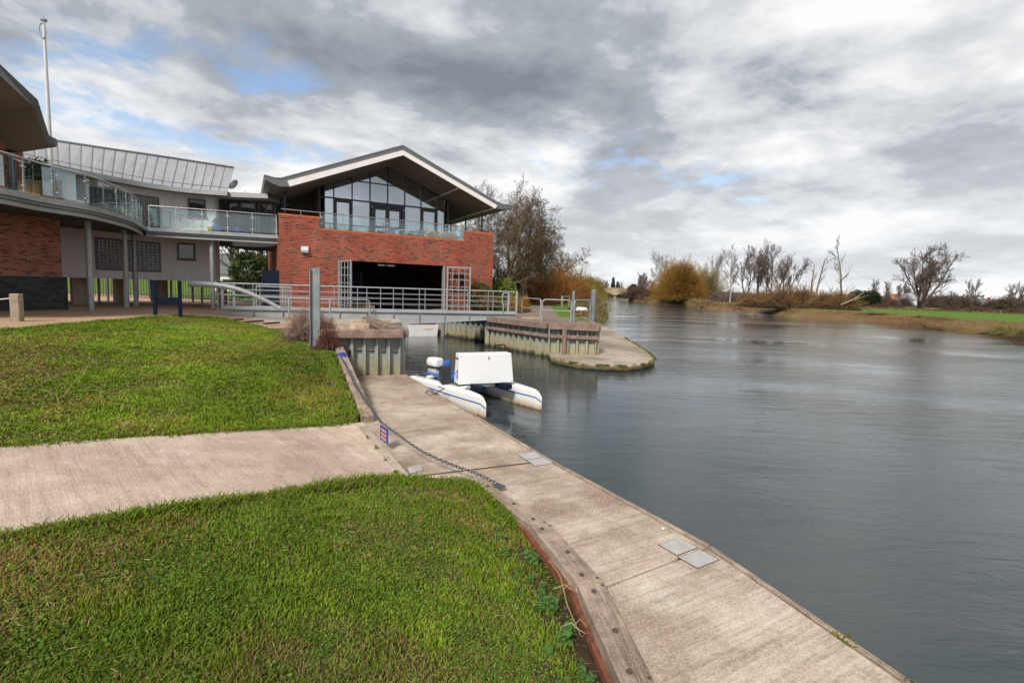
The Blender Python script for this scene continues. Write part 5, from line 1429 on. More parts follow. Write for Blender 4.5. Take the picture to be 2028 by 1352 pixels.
# sleepers and loose timbers around the bridge head
def sleeper(p, d, L_, w, h, lab):
    d = Vector(d).normalized()
    return tag(MB().bar(Vector(p) - d * L_ / 2, Vector(p) + d * L_ / 2, w, h).build('timber_sleeper', M['sleeper'], None, bevel=.015), lab, 'timber', 'loose timbers by the bridge head')
sleeper(at_z(690, 646, 1.47), (1, .1, 0), 1.5, .25, .22, 'broken pale sleeper lying on the bridge head slab behind the sheet piles')
sleeper(at_z(735, 638, 1.47), (1, .25, 0), 1.5, .32, .2, 'long pale sleeper against the footbridge girder')
sleeper(at_z(1052, 630, 1.58), (1, -.2, 0), .9, .2, .1, 'dark short sleeper at the foot of the left railing bay')
for k, (x0, y0, x1) in enumerate(((400, 631, 440), (440, 634.5, 480), (486, 637.5, 520), (523, 641, 552))):
    a, b = at_z(x0, y0, 1.40), at_z(x1, y0 - 2.5, 1.40)
    tag(MB().bar(a, b, .12, .06).build('edging_board', M['dark_wood'] if 'dark_wood' in M else M['frame'], None), ['first', 'second', 'third', 'fourth'][k] + ' dark edging board from the left along the gravel before the slab', 'edging board', 'edging boards before the slab')
# fence behind the raised house
fen = thing('bar_fence', 'dark upright bar fence seen beneath the raised grey house', 'fence', (-24, 36, 1.5))
f0, f1 = Vector((-38, 32.5, 1.5)), Vector((-15, 36.5, 1.5))
df = (f1 - f0).normalized(); FL = (f1 - f0).length
for z_ in (.25, 1.35):
    MB().bar(f0 + Vector((0, 0, z_)), f1 + Vector((0, 0, z_)), .04, .05).build('rail', M['frame'], fen)
k = 0; s_ = 0
while s_ < FL:
    p = f0 + df * s_
    MB().post(p, .045 if k % 12 else .1, .03, 1.5, df).build('bar' if k % 12 else 'fence_post', M['frame'], fen)
    s_ += .17; k += 1
# ================================================================== catamaran launch
bow1, bow2 = at_z(962, 828, 0), at_z(1072, 813, 0)
hd = Vector((.605, -.796, 0)).normalized(); hn = Vector((-hd.y, hd.x, 0))   # hn points to the right / away
cat_ = thing('catamaran_launch', 'white twin hulled launch with large white box moored at the jetty', 'boat', (bow1.x - 1, bow1.y + 1.4, 0))
def hull(bow, L_):
    ns = 22; vs_ = []; 
    prof_n = 11
    st_out = []
    for i in range(ns):
        t = i / (ns - 1)                       # 0 stern .. 1 bow
        w = .18 * (1 - max(0, (t - .45) / .55) ** 2.1) * (.78 + .22 * min(1, t / .3)) + .006
        h = .37 + .11 * math.sin(min(1, t * 1.25) * math.pi / 2) - (.16 * max(0, (t - .93) / .07) ** 2)
        c = bow - hd * L_ * (1 - t)
        ring = [(-w * .93, h), (-w, h - .05), (-w * 1.0, .16), (-w * .86, 0), (-w * .45, -.14), (0, -.2), (w * .45, -.14), (w * .86, 0), (w * 1.0, .16), (w, h - .05), (w * .93, h), (0, h + .018)]
        prof_n = len(ring)
        vs_ += [c + hn * a + Vector((0, 0, z)) for a, z in ring]
        st_out.append((c, w, h))
    fs_ = [(i * prof_n + k, i * prof_n + (k + 1) % prof_n, (i + 1) * prof_n + (k + 1) % prof_n, (i + 1) * prof_n + k) for i in range(ns - 1) for k in range(prof_n)]
    b_ = MB().add(vs_, fs_, True)
    b_.add(vs_[:prof_n], [tuple(range(prof_n))]); b_.add(vs_[-prof_n:], [tuple(reversed(range(prof_n)))])
    hu = b_.build('hull', M['hull'], cat_)
    for sgn in (-1, 1):
        sv = []
        for c, w, h in st_out:
            o = (w + .005) * sgn
            zz = .25 + (h - .37) * .5
            sv += [c + hn * o + Vector((0, 0, zz - .014)), c + hn * o + Vector((0, 0, zz + .014)), c + hn * (o + .004 * sgn) + Vector((0, 0, zz + .014)), c + hn * (o + .004 * sgn) + Vector((0, 0, zz - .014))]
        MB().add(sv, [(i * 4 + k, i * 4 + (k + 1) % 4, i * 4 + 4 + (k + 1) % 4, i * 4 + 4 + k) for i in range(ns - 1) for k in range(4)]).build('stripe', M['blue'], hu)
    for tt in (.12, .52):
        c, w, h = st_out[int(tt * (ns - 1))]
        MB().tube([c - hn * w * .3 + Vector((0, 0, h)), c - hn * w * .3 + Vector((0, 0, h + .10))], .014, 6).build('cleat', M['steel'], hu)
    return hu
def hull_mat():
    t = NT('stained_white_hull'); p = t.pos()
    sp = t.node('ShaderNodeSeparateXYZ'); t.l.new(t.node('ShaderNodeNewGeometry').outputs['Position'], sp.inputs[0])
    st = t.noise(t.pos(scale=(3, 3, .8)), 2.0, 5, .6)
    z = t.math('ADD', sp.outputs[2], t.math('MULTIPLY', t.math('SUBTRACT', st, .5), .16))
    c = t.mix(t.mr(z, .20, .03, 0, .75), (.74, .73, .70), (.40, .24, .09))
    c = t.mix(t.mr(z, .05, -.02, 0, 1), c, (.07, .035, .012))
    return t.done(t.bsdf(c, .32, 0, None, .5))
M['hull'] = hull_mat()
hull(bow1, 3.75); hull(bow2, 3.9)
# white box across the hulls
bA, bB = at_z(908, 762, .55), at_z(1017, 757, .55)
bx = Vector((bB.x - bA.x, bB.y - bA.y, 0)); bwid = bx.length; bx.normalize(); by = Vector((-bx.y, bx.x, 0))
def XP(a, b_, z): return Vector((bA.x, bA.y, 0)) + bx * a + by * b_ + Vector((0, 0, z))
bxs = MB().hexa([XP(0, 0, .55), XP(bwid, 0, .55), XP(bwid, .42, .55), XP(0, .42, .55), XP(.02, .03, 1.31), XP(bwid - .07, .03, 1.31), XP(bwid - .07, .38, 1.31), XP(.02, .38, 1.31)]).build('cargo_box', M['box_white'], cat_, bevel=.012)
# markings on the side of the box
def side(b_, z): return XP(-.012 + .02 * (z - .55) / .76, b_, z)
MB().prism([side(.10, .66), side(.10, .92), side(.30, .79)], vec=bx * .006).build('triangle_logo', M['blue'], bxs)
MB().disc(side(.165, .79) - bx * .002, .05, .003, 12, -bx).build('logo_disc', M['white'], bxs)
for k, (a0, a1) in enumerate(((.33, .29), (.27, .22), (.205, .17), (.15, .11))):
    MB().hexa([side(a0, 1.16), side(a1, 1.16), side(a1, 1.16) + bx * .006, side(a0, 1.16) + bx * .006, side(a0, 1.20), side(a1, 1.20), side(a1, 1.20) + bx * .006, side(a0, 1.20) + bx * .006]).build('registration_mark', M['black'], bxs)
for px, py, L_ in ((957, 771, .85), (1009, 766, .9)):
    e_ = at_z(px, py, .50)
    MB().bar(e_, e_ - hd * L_, .17, .13).build('skid_beam', M['navy'], cat_, bevel=.006)
ce = bow1 - hd * 1.35
for k, s_ in enumerate((1.2, 2.9)):
    a = bow1 - hd * s_ + Vector((0, 0, .47)); b_ = bow2 - hd * (s_ + .1) + Vector((0, 0, .47))
    MB().tube([a, b_], .05, 10).build('cross_tube', M['white_gel'], cat_)
dkp = [bow1 - hd * 1.9 + hn * .15, bow1 - hd * 3.3 + hn * .15, bow2 - hd * 3.3 - hn * .15, bow2 - hd * 1.9 - hn * .15]
MB().prism([Vector((p.x, p.y, .50)) for p in dkp], vec=(0, 0, .03)).build('deck_panel', M['blue'], cat_)
kb = at_z(884, 762, .53)
MB().box((kb.x - .10, kb.y + .42, .50 + .21), (.24, .32, .42), bx).build('seat_box', M['black'], cat_, bevel=.015)
bc = at_d(886, 716, 13.2)
MB().box(bc + Vector((-.02, .12, -.06)), (.16, .2, .16), bx).build('blue_cover', M['blue'], cat_, bevel=.035)
# seams, latch and grab handle on the box
MB().box(XP(.78, .016, 1.21), (.03, .03, .07), bx).build('latch', M['steel'], bxs)
for a_ in (.05, bwid - .05):
    for z_ in (.60, 1.26):
        MB().disc(XP(a_ - (.03 if a_ > 1 and z_ > 1 else 0), .03 * (z_ - .55) / .76 - .002, z_), .012, .008, 8, -by).build('screw', M['steel'], bxs)
MB().tube([bow1 - hd * .9 + Vector((0, 0, .50)), bow1 - hd * 1.3 + hn * .5 + Vector((0, 0, .60)), bow2 - hd * 1.2 + Vector((0, 0, .50))], .012, 6).build('bridle_line', M['pot_d'], cat_)
for bw_ in (bow1, bow2):
    MB().disc(bw_ - hd * .18 + Vector((0, 0, .455)), .03, .02, 8).build('bow_eye', M['steel'], cat_)
# outboard motor
oc = at_d(861, 722, 13.6)
# cowl lofted along the boat: flat sloping top, rounded shoulders
def cowl(z0, z1, grow_, mat, name, par):
    st_ = [(-.27, .5), (-.25, .78), (-.17, .97), (-.05, 1.0), (.08, .98), (.18, .9), (.24, .7), (.26, .45)]
    vs_ = []; nn_ = 16
    for a_, k_ in st_:
        for q_ in range(nn_):
            an = 2 * math.pi * q_ / nn_
            cw = abs(math.cos(an)) ** .7 * math.copysign(1, math.cos(an)); sw = abs(math.sin(an)) ** .7 * math.copysign(1, math.sin(an))
            vs_.append(oc - hd * a_ * grow_ + hn * (.165 * k_ * cw * grow_) + Vector((0, 0, (z0 + z1) / 2 + (z1 - z0) / 2 * (sw * (.55 + .45 * k_)) - .05 * a_)))
    fs_ = [(i_ * nn_ + q_, i_ * nn_ + (q_ + 1) % nn_, (i_ + 1) * nn_ + (q_ + 1) % nn_, (i_ + 1) * nn_ + q_) for i_ in range(len(st_) - 1) for q_ in range(nn_)]
    b_ = MB().add(vs_, fs_, True)
    b_.add(vs_[:nn_], [tuple(range(nn_))]); b_.add(vs_[-nn_:], [tuple(reversed(range(nn_)))])
    return b_.build(name, mat, par)
M['pan_grey'] = simple('grey_engine_pan', (.40, .41, .42), .4, var=.06)
omo = cowl(-.06, .22, 1.08, M['white_gel'], 'outboard_cowl', cat_)
cowl(-.27, -.04, .92, M['pan_grey'], 'lower_pan', omo)
cowl(-.075, -.05, 1.09, M['black'], 'pan_seal', omo)
MB().tube([oc + Vector((0, 0, -.75)), oc + Vector((0, 0, -.2))], [.05, .09], 10).build('outboard_leg', M['steel'], omo)
MB().bar(oc + Vector((.1, -.05, -.3)), oc + Vector((.34, .1, -.36)), .12, .14).build('clamp_bracket', M['steel'], omo)
MB().tube([oc + hd * .2 + Vector((0, 0, -.1)), oc + hd * .5 + Vector((0, 0, -.06)), oc + hd * .62 + Vector((0, 0, -.04))], .022, 8).build('tiller', M['black'], omo)
# mooring line
ml = [at_z(868, 765, .50), at_z(880, 769, .5), at_z(862, 779, .40), at_z(855, 776, .37), at_z(847, 773, .365), at_z(842, 777, .36), at_z(852, 782, .36), at_z(861, 781, .36), at_z(872, 772, .45)]
tag(MB().tube(ml, .013, 6).build('mooring_rope', M['pot_d'], None), 'dark blue mooring rope coiled on the jetty edge beside the launch', 'rope')

# ---- boat under the bridge inside the channel
bs = thing('cabin_boat', 'white boat with maroon topsides lying in the boathouse entrance', 'boat', FP(7.75, -.3, 0))
def ring(u, v, w, z0, z1): return [FP(u - w, v, z0), FP(u + w, v, z0), FP(u + w * 1.12, v, z1), FP(u - w * 1.12, v, z1)]
rs_ = [ring(7.75, -.3 - k * .8, .85 * (1 - .9 * max(0, (k - 4) / 4) ** 2), -.1, .68 + .03 * k) for k in range(9)]
hb = MB().add([p for r in rs_ for p in r], [(i * 4 + k, i * 4 + (k + 1) % 4, i * 4 + 4 + (k + 1) % 4, i * 4 + 4 + k) for i in range(8) for k in range(4)] + [(0, 1, 2, 3)]).build('hull', M['white_gel'], bs)
MB().prism([FP(6.95, -.4, .69), FP(8.55, -.4, .69), FP(8.45, -.4, .95), FP(7.05, -.4, .95)], vec=BV * -3.0).build('coaming', M['maroon'], bs)
for k in range(7):
    u = 7.75 + k * .085
    MB().bar(FP(u, -.288, .40), FP(u + .055, -.286, .47 if k % 2 else .44), .008, .03).build('name_lettering', M['gold'], hb)
buoy = thing('white_buoy', 'round white buoy floating left of the cabin boat', 'buoy', at_z(818, 655, 0))
q = at_z(818, 655, 0)
MB().lathe(q, [(.06, -.12), (.19, 0), (.23, .12), (.2, .24), (.08, .33), (.04, .38)], 14).build('float', M['white_gel'], buoy)
MB().tube([q + Vector((-.04, 0, .40)), q + Vector((0, 0, .45)), q + Vector((.04, 0, .40))], .014, 6).build('eye', M['steel'], buoy)

# ---- chain across the ramp with its blue sign
CH = [at_z(984, 957, .43), at_z(962, 946, .46), at_z(940, 935.5, .49), at_z(905, 924, .50), at_z(870, 910, .52), at_z(840, 896, .55), at_z(815, 880, .59), at_z(792, 863, .65), at_z(775, 851, .70), at_z(755, 836, .76), at_z(725, 795, .82), at_z(703, 762, .82), at_z(690, 733, .92), at_z(675, 706, 1.12)]
ca = np.array([tuple(p) for p in CH]); cd = np.r_[0, np.cumsum(np.linalg.norm(np.diff(ca, axis=0), axis=1))]
def CP_(s_): return Vector([float(np.interp(s_, cd, ca[:, k])) for k in range(3)])
chn = thing('chain', 'dark link chain hung across the ramp from kerb bracket to far timber', 'chain', CH[0])
cm = MB(); s_ = .03; k = 0; step = .052
while s_ < cd[-1] - .03:
    c = CP_(s_); d = (CP_(s_ + .02) - CP_(s_ - .02)).normalized()
    sd_ = d.cross(Vector((0, 0, 1))).normalized(); u2 = sd_.cross(d)
    ax = sd_ if k % 2 else u2
    pts = []
    for t in range(8):
        a = 2 * math.pi * t / 8
        pts.append(c + d * (.037 * math.cos(a)) + ax * (.021 * math.sin(a)))
    pts.append(pts[0].copy())
    cm.tube(pts, .0075, 4, caps=False)
    s_ += step; k += 1
tag(cm.build('links', M['chain'], chn), kind='stuff')
MB().box(CH[0] + Vector((.03, -.03, -.015)), (.16, .10, .012), (.7, -.7, 0)).build('bracket', M['chain'], chn)
bsx = thing('blue_sign', 'small blue sign with orange lettering hanging from the chain', 'sign', at_z(760, 860, .6))
s0, s1 = CP_(cd[9] - .26), CP_(cd[9] + .03)
sa = at_z(753, 840, .74); sb_ = at_z(768.5, 851, .70)
dn_ = Vector((sb_.x - sa.x, sb_.y - sa.y, 0)); 
P = [sa, sb_, sb_ + Vector((0, 0, -.24)), sa + Vector((0, 0, -.24))]
P = [Vector((p.x, p.y, p.z)) for p in P]
nsg = (P[1] - P[0]).cross(P[2] - P[0]).normalized()
if nsg.y > 0: nsg = -nsg
sgn_ = MB().prism(P, vec=nsg * -.006).build('plate', M['blue_sign'], bsx)
rr = random.Random(3)
for row, (n_, h0) in enumerate(((3, .16), (4, .44), (3, .70))):
    x = .16
    for k in range(n_):
        w_ = .68 / n_
        def Q(a, b_): return P[0].lerp(P[1], a) + (P[3] - P[0]) * b_ + nsg * .002
        MB().prism([Q(x, h0), Q(x + w_ * .8, h0), Q(x + w_ * .8, h0 + .17), Q(x, h0 + .17)], vec=nsg * .002).build('lettering', M['orange'], sgn_)
        x += w_
bt_ = at_z(671, 706, 1.16)
tr = thing('blue_rope_lashing', 'blue rope lashed round the far end of the sloping kerb timber', 'rope', bt_)
for k in range(4):
    c = Vector((-4.42 - .05 * k, 12.68 + .09 * k, .93 + .016 * k))
    MB().tube([c + Vector((.145 * math.cos(a), .06 * math.cos(a), .135 * math.sin(a))) for a in np.linspace(0, 2 * math.pi, 13)], .014, 6, caps=False).build('turn', M['blue_sign'], tr)
# ---- upturned dinghy on a trolley, timber rail by the towpath
dg = at_z(1152, 627, 1.53)
dy = thing('dinghy_trolley', 'white dinghy on a rusty trolley behind the right railing bay', 'boat', dg)
MB().prism([dg + Vector((-.30, 0, .30)), dg + Vector((.26, 0, .30)), dg + Vector((.32, 0, .40)), dg + Vector((.24, 0, .50)), dg + Vector((-.28, 0, .51)), dg + Vector((-.34, 0, .40))], vec=(.15, 1.3, 0)).build('hull', M['white_gel'], dy, bevel=.03)
for x, y in ((-.25, .1), (.25, .1), (-.2, 1.1), (.3, 1.1)):
    MB().bar(dg + Vector((x, y, 0)), dg + Vector((x * .7, y, .30)), .05, .05).build('trolley_leg', M['rust'], dy)
MB().bar(dg + Vector((-.5, .1, .2)), dg + Vector((.9, .1, .22)), .05, .05).build('trolley_bar', M['rust'], dy)
for x in (-.25, .2):
    MB().disc(dg + Vector((x * .7, -.01, .40)), .028, .02, 8, (0, -1, 0)).build('port', M['black'], dy)
tl = thing('timber_rail', 'pale timber post and rail beside the towpath reeds', 'fence', (3.9, 38, 1.5))
tpp = [at_z(1111, 604, 1.52), at_z(1113, 607, 1.52), at_z(1126, 606, 1.52)]
for p in tpp: MB().post(p, .14, .14, 1.0).build('post', M['post_wood'], tl)
MB().bar(tpp[1] + Vector((0, 0, .92)), tpp[2] + Vector((0, 0, .92)), .1, .12).build('rail', M['post_wood'], tl)

# ================================================================== far stone bridge
sbx = thing('stone_bridge', 'distant pale stone bridge with low arches closing the river', 'bridge', (62, 300, 0))
S0, S1 = Vector((38, 303, 0)), Vector((84, 303, 0))
def arch_poly(c, r, n=14): return [(c + r * math.cos(a), .2 + r * .62 * math.sin(a)) for a in np.linspace(math.pi, 0, n)]
out = [(38, -1), (38, 4.9), (61, 5.7), (84, 5.0), (84, -1)]
inner = []
for c, r in ((78.5, 4), (67.8, 3.6), (57.5, 4.6), (46, 4.0)):
    inner += [(c + r, -1)] + arch_poly(c, r)[::-1] + [(c - r, -1)]
MB().prism([Vector((x, 303, z)) for x, z in out + inner], vec=(0, 5, 0)).build('arched_wall', M['stone'], sbx)
MB().prism([Vector((x, 302.8, z)) for x, z in ((38, 4.95), (61, 5.75), (84, 5.05), (84, 5.35), (61, 6.05), (38, 5.25))], vec=(0, .8, 0)).build('parapet', M['stone'], sbx)
def cottage(px, D, w, d, h, wall, roof, lab, rz=0.2):
    p = at_d(px, 590, D); p.z = 1.3
    t = thing('far_house', lab, 'house', p, 'far houses'); c, s__ = math.cos(rz), math.sin(rz)
    ax = Vector((c, s__, 0)); ay = Vector((-s__, c, 0))
    MB().box(p + Vector((0, 0, h / 2)), (w, d, h), ax).build('wall', M[wall], t)
    A = lambda x, y, z: p + ax * x + ay * y + Vector((0, 0, z))
    o = .4
    MB().add([A(-w / 2 - o, -d / 2 - o, h - .1), A(w / 2 + o, -d / 2 - o, h - .1), A(w / 2 + o, d / 2 + o, h - .1), A(-w / 2 - o, d / 2 + o, h - .1), A(-w / 2 - o, 0, h + d * .4), A(w / 2 + o, 0, h + d * .4)],
             [(0, 1, 5, 4), (2, 3, 4, 5), (0, 4, 3), (1, 2, 5), (0, 3, 2, 1)]).build('roof', M[roof], t)
    for x in (-w * .28, w * .05, w * .3):
        wd = MB().box(A(x, -d / 2 - .04, h * .55), (w * .1, .06, h * .3), ax).build('window', M['glass_dark'], t)
    MB().box(A(w * .3, 0, h + d * .45), (.8, .8, 1.6), ax).build('chimney', M['brick_roof'], t)
cottage(1778, 230, 13, 7, 2.4, 'pinkwall', 'brick_roof', 'far pink walled house behind the hedge left of the great bare tree')
cottage(1812, 190, 8, 6, 2.6, 'white', 'zinc', 'far white bungalow just left of the great bare trunk')
cottage(1946, 240, 13, 6, 1.6, 'greywall', 'zinc_dark', 'far grey barn to the right of the great bare tree')
cottage(1985, 290, 30, 7, 1.6, 'pinkwall', 'brick_roof', 'far long house with orange roof at the right')
cottage(505, 70, 9, 7, 2.6, 'white', 'zinc_dark', 'white house seen through the gap beneath the link')

# moss cushions along the quay nose and the jetty edge
def moss(name, pts, n, seed, lab, r=.05):
    g = np.random.default_rng(seed); P_ = np.array([tuple(p) for p in pts]); i = g.integers(0, len(P_) - 1, n); f = g.uniform(0, 1, (n, 1))
    C_ = P_[i] * (1 - f) + P_[i + 1] * f + np.c_[g.normal(0, r, (n, 2)), g.uniform(-.02, .02, n)]
    keep = np.sin(C_[:, 0] * 9 + C_[:, 1] * 5) + np.sin(C_[:, 1] * 13) > .3; C_ = C_[keep]; n = len(C_)
    A = g.normal(0, .014, (n, 3)); B = g.normal(0, .014, (n, 3))
    cc = np.array([(.17, .19, .03), (.11, .13, .02), (.24, .22, .05)])[g.integers(0, 3, n)]
    tag(np_mesh(name, np.stack([C_ - A, C_ + B, C_ + A, C_ - B], 1).reshape(-1, 3), np.arange(n * 4).reshape(-1, 4), M['leafy'], None, False, np.repeat(cc, 4, 0)), lab, 'moss', None, 'stuff')
moss('moss', [Vector((p.x, p.y, ZQ)) for p in qp[:40]], 9000, 1, 'yellow green moss along the rounded nose of the quay')
moss('moss', [Vector((p.x, p.y, ZJ + .005)) + Vector((.02, .01, 0)) for p in (JR1, JR1.lerp(JR2, .5), JR2, JR2.lerp(ext, .3), JR2.lerp(ext, .6))], 2600, 2, 'thin moss on the water edge of the jetty', .015)
moss('moss', [xyz(p_, ZJ + .05) for p_ in ks[:1]] + [ks[0] + Vector((0, 0, .01)), ks[3] + Vector((0, 0, .01))], 900, 3, 'moss in the joint between path and kerb strip', .02)
def far_boat(px, D, L_, lab, col='white_gel'):
    p = at_d(px, 597, D); p.z = 0
    t = thing('moored_boat', lab, 'boat', p, 'boats moored at the left bank'); d = Vector((.22, .975, 0)); n_ = Vector((.975, -.22, 0))
    rs_ = []
    for k in range(8):
        u = k / 7; w = 1.0 * (1 - .9 * max(0, (u - .5) / .5) ** 2)
        c = p + d * (L_ * u)
        rs_ += [c - n_ * w * .8 + Vector((0, 0, -.1)), c + n_ * w * .8 + Vector((0, 0, -.1)), c + n_ * w + Vector((0, 0, .75 + .15 * u)), c - n_ * w + Vector((0, 0, .75 + .15 * u))]
    MB().add(rs_, [(i * 4 + k, i * 4 + (k + 1) % 4, i * 4 + 4 + (k + 1) % 4, i * 4 + 4 + k) for i in range(7) for k in range(4)] + [(0, 1, 2, 3)]).build('hull', M[col], t)
    A = lambda a, b_, z: p + d * a + n_ * b_ + Vector((0, 0, z))
    MB().hexa([A(.6, -.75, .8), A(L_ * .6, -.65, .85), A(L_ * .6, .65, .85), A(.6, .75, .8), A(.9, -.65, 1.7), A(L_ * .5, -.55, 1.6), A(L_ * .5, .55, 1.6), A(.9, .65, 1.7)]).build('cabin', M['white_gel'], t)
    MB().hexa([A(.85, -.62, 1.15), A(.86, -.62, 1.15), A(.86, .62, 1.15), A(.85, .62, 1.15), A(.8, -.6, 1.55), A(.83, -.6, 1.55), A(.83, .6, 1.55), A(.8, .6, 1.55)]).build('window', M['glass_dark'], t)
far_boat(1166, 88, 6, 'white cruiser moored under the yellow willow at the left bank')
far_boat(1170, 104, 6, 'second white cruiser moored farther along the left bank')
# ================================================================== trees
def nrm(a): return a / (np.linalg.norm(a, axis=-1, keepdims=True) + 1e-9)
def seg_mesh(name, P0, P1, R0_, R1_, cols0, cols1, sides, parent, mat='twig'):
    """joined tapered twigs, vectorised"""
    n = len(P0); d = nrm(P1 - P0)
    ref = np.where(np.abs(d[:, 2:3]) > .9, np.array([[1., 0, 0]]), np.array([[0, 0, 1.]]))
    a = nrm(np.cross(d, ref)); b = np.cross(d, a)
    V_ = np.empty((n, 2, sides, 3))
    for k in range(sides):
        t = 2 * math.pi * k / sides
        o = a * math.cos(t) + b * math.sin(t)
        V_[:, 0, k] = P0 + o * R0_[:, None]; V_[:, 1, k] = P1 + o * R1_[:, None]
    V_ = V_.reshape(-1, 3); base = np.arange(n)[:, None] * 2 * sides
    F_ = []
    for k in range(sides):
        k2 = (k + 1) % sides
        F_.append(np.concatenate([base + k, base + k2, base + sides + k2, base + sides + k], 1))
    F_ = np.stack(F_, 1).reshape(-1, 4)
    C_ = np.empty((n, 2, sides, 3)); C_[:, 0] = cols0[:, None, :]; C_[:, 1] = cols1[:, None, :]
    return np_mesh(name, V_, F_, M[mat], parent, sides > 3, C_.reshape(-1, 3))
def grow(seed, H, r0, levels, lean=(0, 0), trunks=1, fork=0.0, first=.25, up=.12, wob=.12, spread=(.5, .9), nchild=(7, 6, 6), ratio=(.55, .5, .5), lowlen=1.0, trunkwob=.05):
    g = np.random.default_rng(seed)
    P = np.zeros((trunks, 3)); P[:, :2] = g.normal(0, .25 * (trunks > 1), (trunks, 2))
    D = nrm(np.c_[np.full(trunks, lean[0]) + g.normal(0, fork, trunks), np.full(trunks, lean[1]) + g.normal(0, fork, trunks), np.ones(trunks)])
    L_ = H * g.uniform(.85, 1.0, trunks); R = r0 * g.uniform(.75, 1, trunks)
    out = []
    for lv in range(levels):
        K = 8 if lv == 0 else (5 if lv == 1 else (4 if lv == 2 else 3))
        n = len(P); nodes = np.empty((n, K + 1, 3)); dirs = np.empty((n, K + 1, 3)); rad = np.empty((n, K + 1))
        nodes[:, 0] = P; d = D.copy()
        for k in range(K):
            dirs[:, k] = d
            nodes[:, k + 1] = nodes[:, k] + d * (L_ / K)[:, None]
            d = nrm(d + g.normal(0, trunkwob if lv == 0 else wob, (n, 3)) + np.array([0, 0, up * (lv > 0)]))
        dirs[:, K] = d
        tt = np.linspace(0, 1, K + 1)
        rad[:] = R[:, None] * (1 - .82 * tt)[None]
        out.append((nodes[:, :-1].reshape(-1, 3), nodes[:, 1:].reshape(-1, 3), rad[:, :-1].ravel(), rad[:, 1:].ravel(), lv))
        if lv == levels - 1: break
        nc = nchild[min(lv, len(nchild) - 1)]
        lo = first if lv == 0 else .2
        t = lo + (1 - lo) * (np.arange(nc)[None] + g.uniform(0, 1, (n, nc))) / nc
        t = np.clip(t, 0, .995); x = t * K; i = np.minimum(x.astype(int), K - 1); f = (x - i)[..., None]
        ar = np.arange(n)[:, None]
        cp = nodes[ar, i] * (1 - f) + nodes[ar, i + 1] * f
        cd_ = dirs[ar, i]
        pr_ = g.normal(0, 1, cd_.shape); pr_ = nrm(pr_ - (pr_ * cd_).sum(-1, keepdims=True) * cd_)
        an = g.uniform(spread[0], spread[1], (n, nc))[..., None]
        nd = nrm(cd_ * np.cos(an) + pr_ * np.sin(an))
        cl = L_[:, None] * ratio[min(lv, len(ratio) - 1)] * g.uniform(.6, 1.1, (n, nc)) * (1 - .35 * (t if lv == 0 else t * .6)) 
        cr = R[:, None] * (1 - .82 * t) * (.55 if lv == 0 else .6)
        P, D, L_, R = cp.reshape(-1, 3), nd.reshape(-1, 3), cl.ravel(), cr.ravel()
    return out
def tree_mesh(segs, root, base, trunk_col, twig_col, rmin=.012, nthick=2, tipcol=None, seed=0, scale=1.0):
    g = np.random.default_rng(seed + 100)
    def pack(name, lst, sides):
        P0 = np.concatenate([s_[0] for s_ in lst]); P1 = np.concatenate([s_[1] for s_ in lst])
        A = np.maximum(np.concatenate([s_[2] for s_ in lst]), rmin); B = np.maximum(np.concatenate([s_[3] for s_ in lst]), rmin * .7)
        lv = np.concatenate([np.full(len(s_[0]), s_[4]) for s_ in lst]); mx = max(1, segs[-1][4])
        f = (lv / mx)[:, None]
        c = np.array(trunk_col) * (1 - f) + np.array(twig_col) * f
        c = c * g.uniform(.75, 1.25, (len(c), 1))
        c1 = c if tipcol is None else c * (1 - f * .7) + np.array(tipcol) * f * .7
        return seg_mesh(name, P0, P1, A, B, c, c1, sides, root)
    pack('trunk', segs[:nthick], 6)
    if len(segs) > nthick: pack('crown', segs[nthick:], 3)
def bare_tree(name, px, D, H, lab, seed, z=1.4, r0=.25, levels=5, tc=(.10, .075, .055), wc=(.11, .075, .055), rmin=.014, group='bare trees', cat='tree', py=None, **kw):
    p = at_d(px, 590, D); p.z = z - .1
    t = thing(name, lab, cat, p, group)
    tree_mesh(grow(seed, H, r0, levels, **kw), t, p, tc, wc, rmin, seed=seed)
    return t
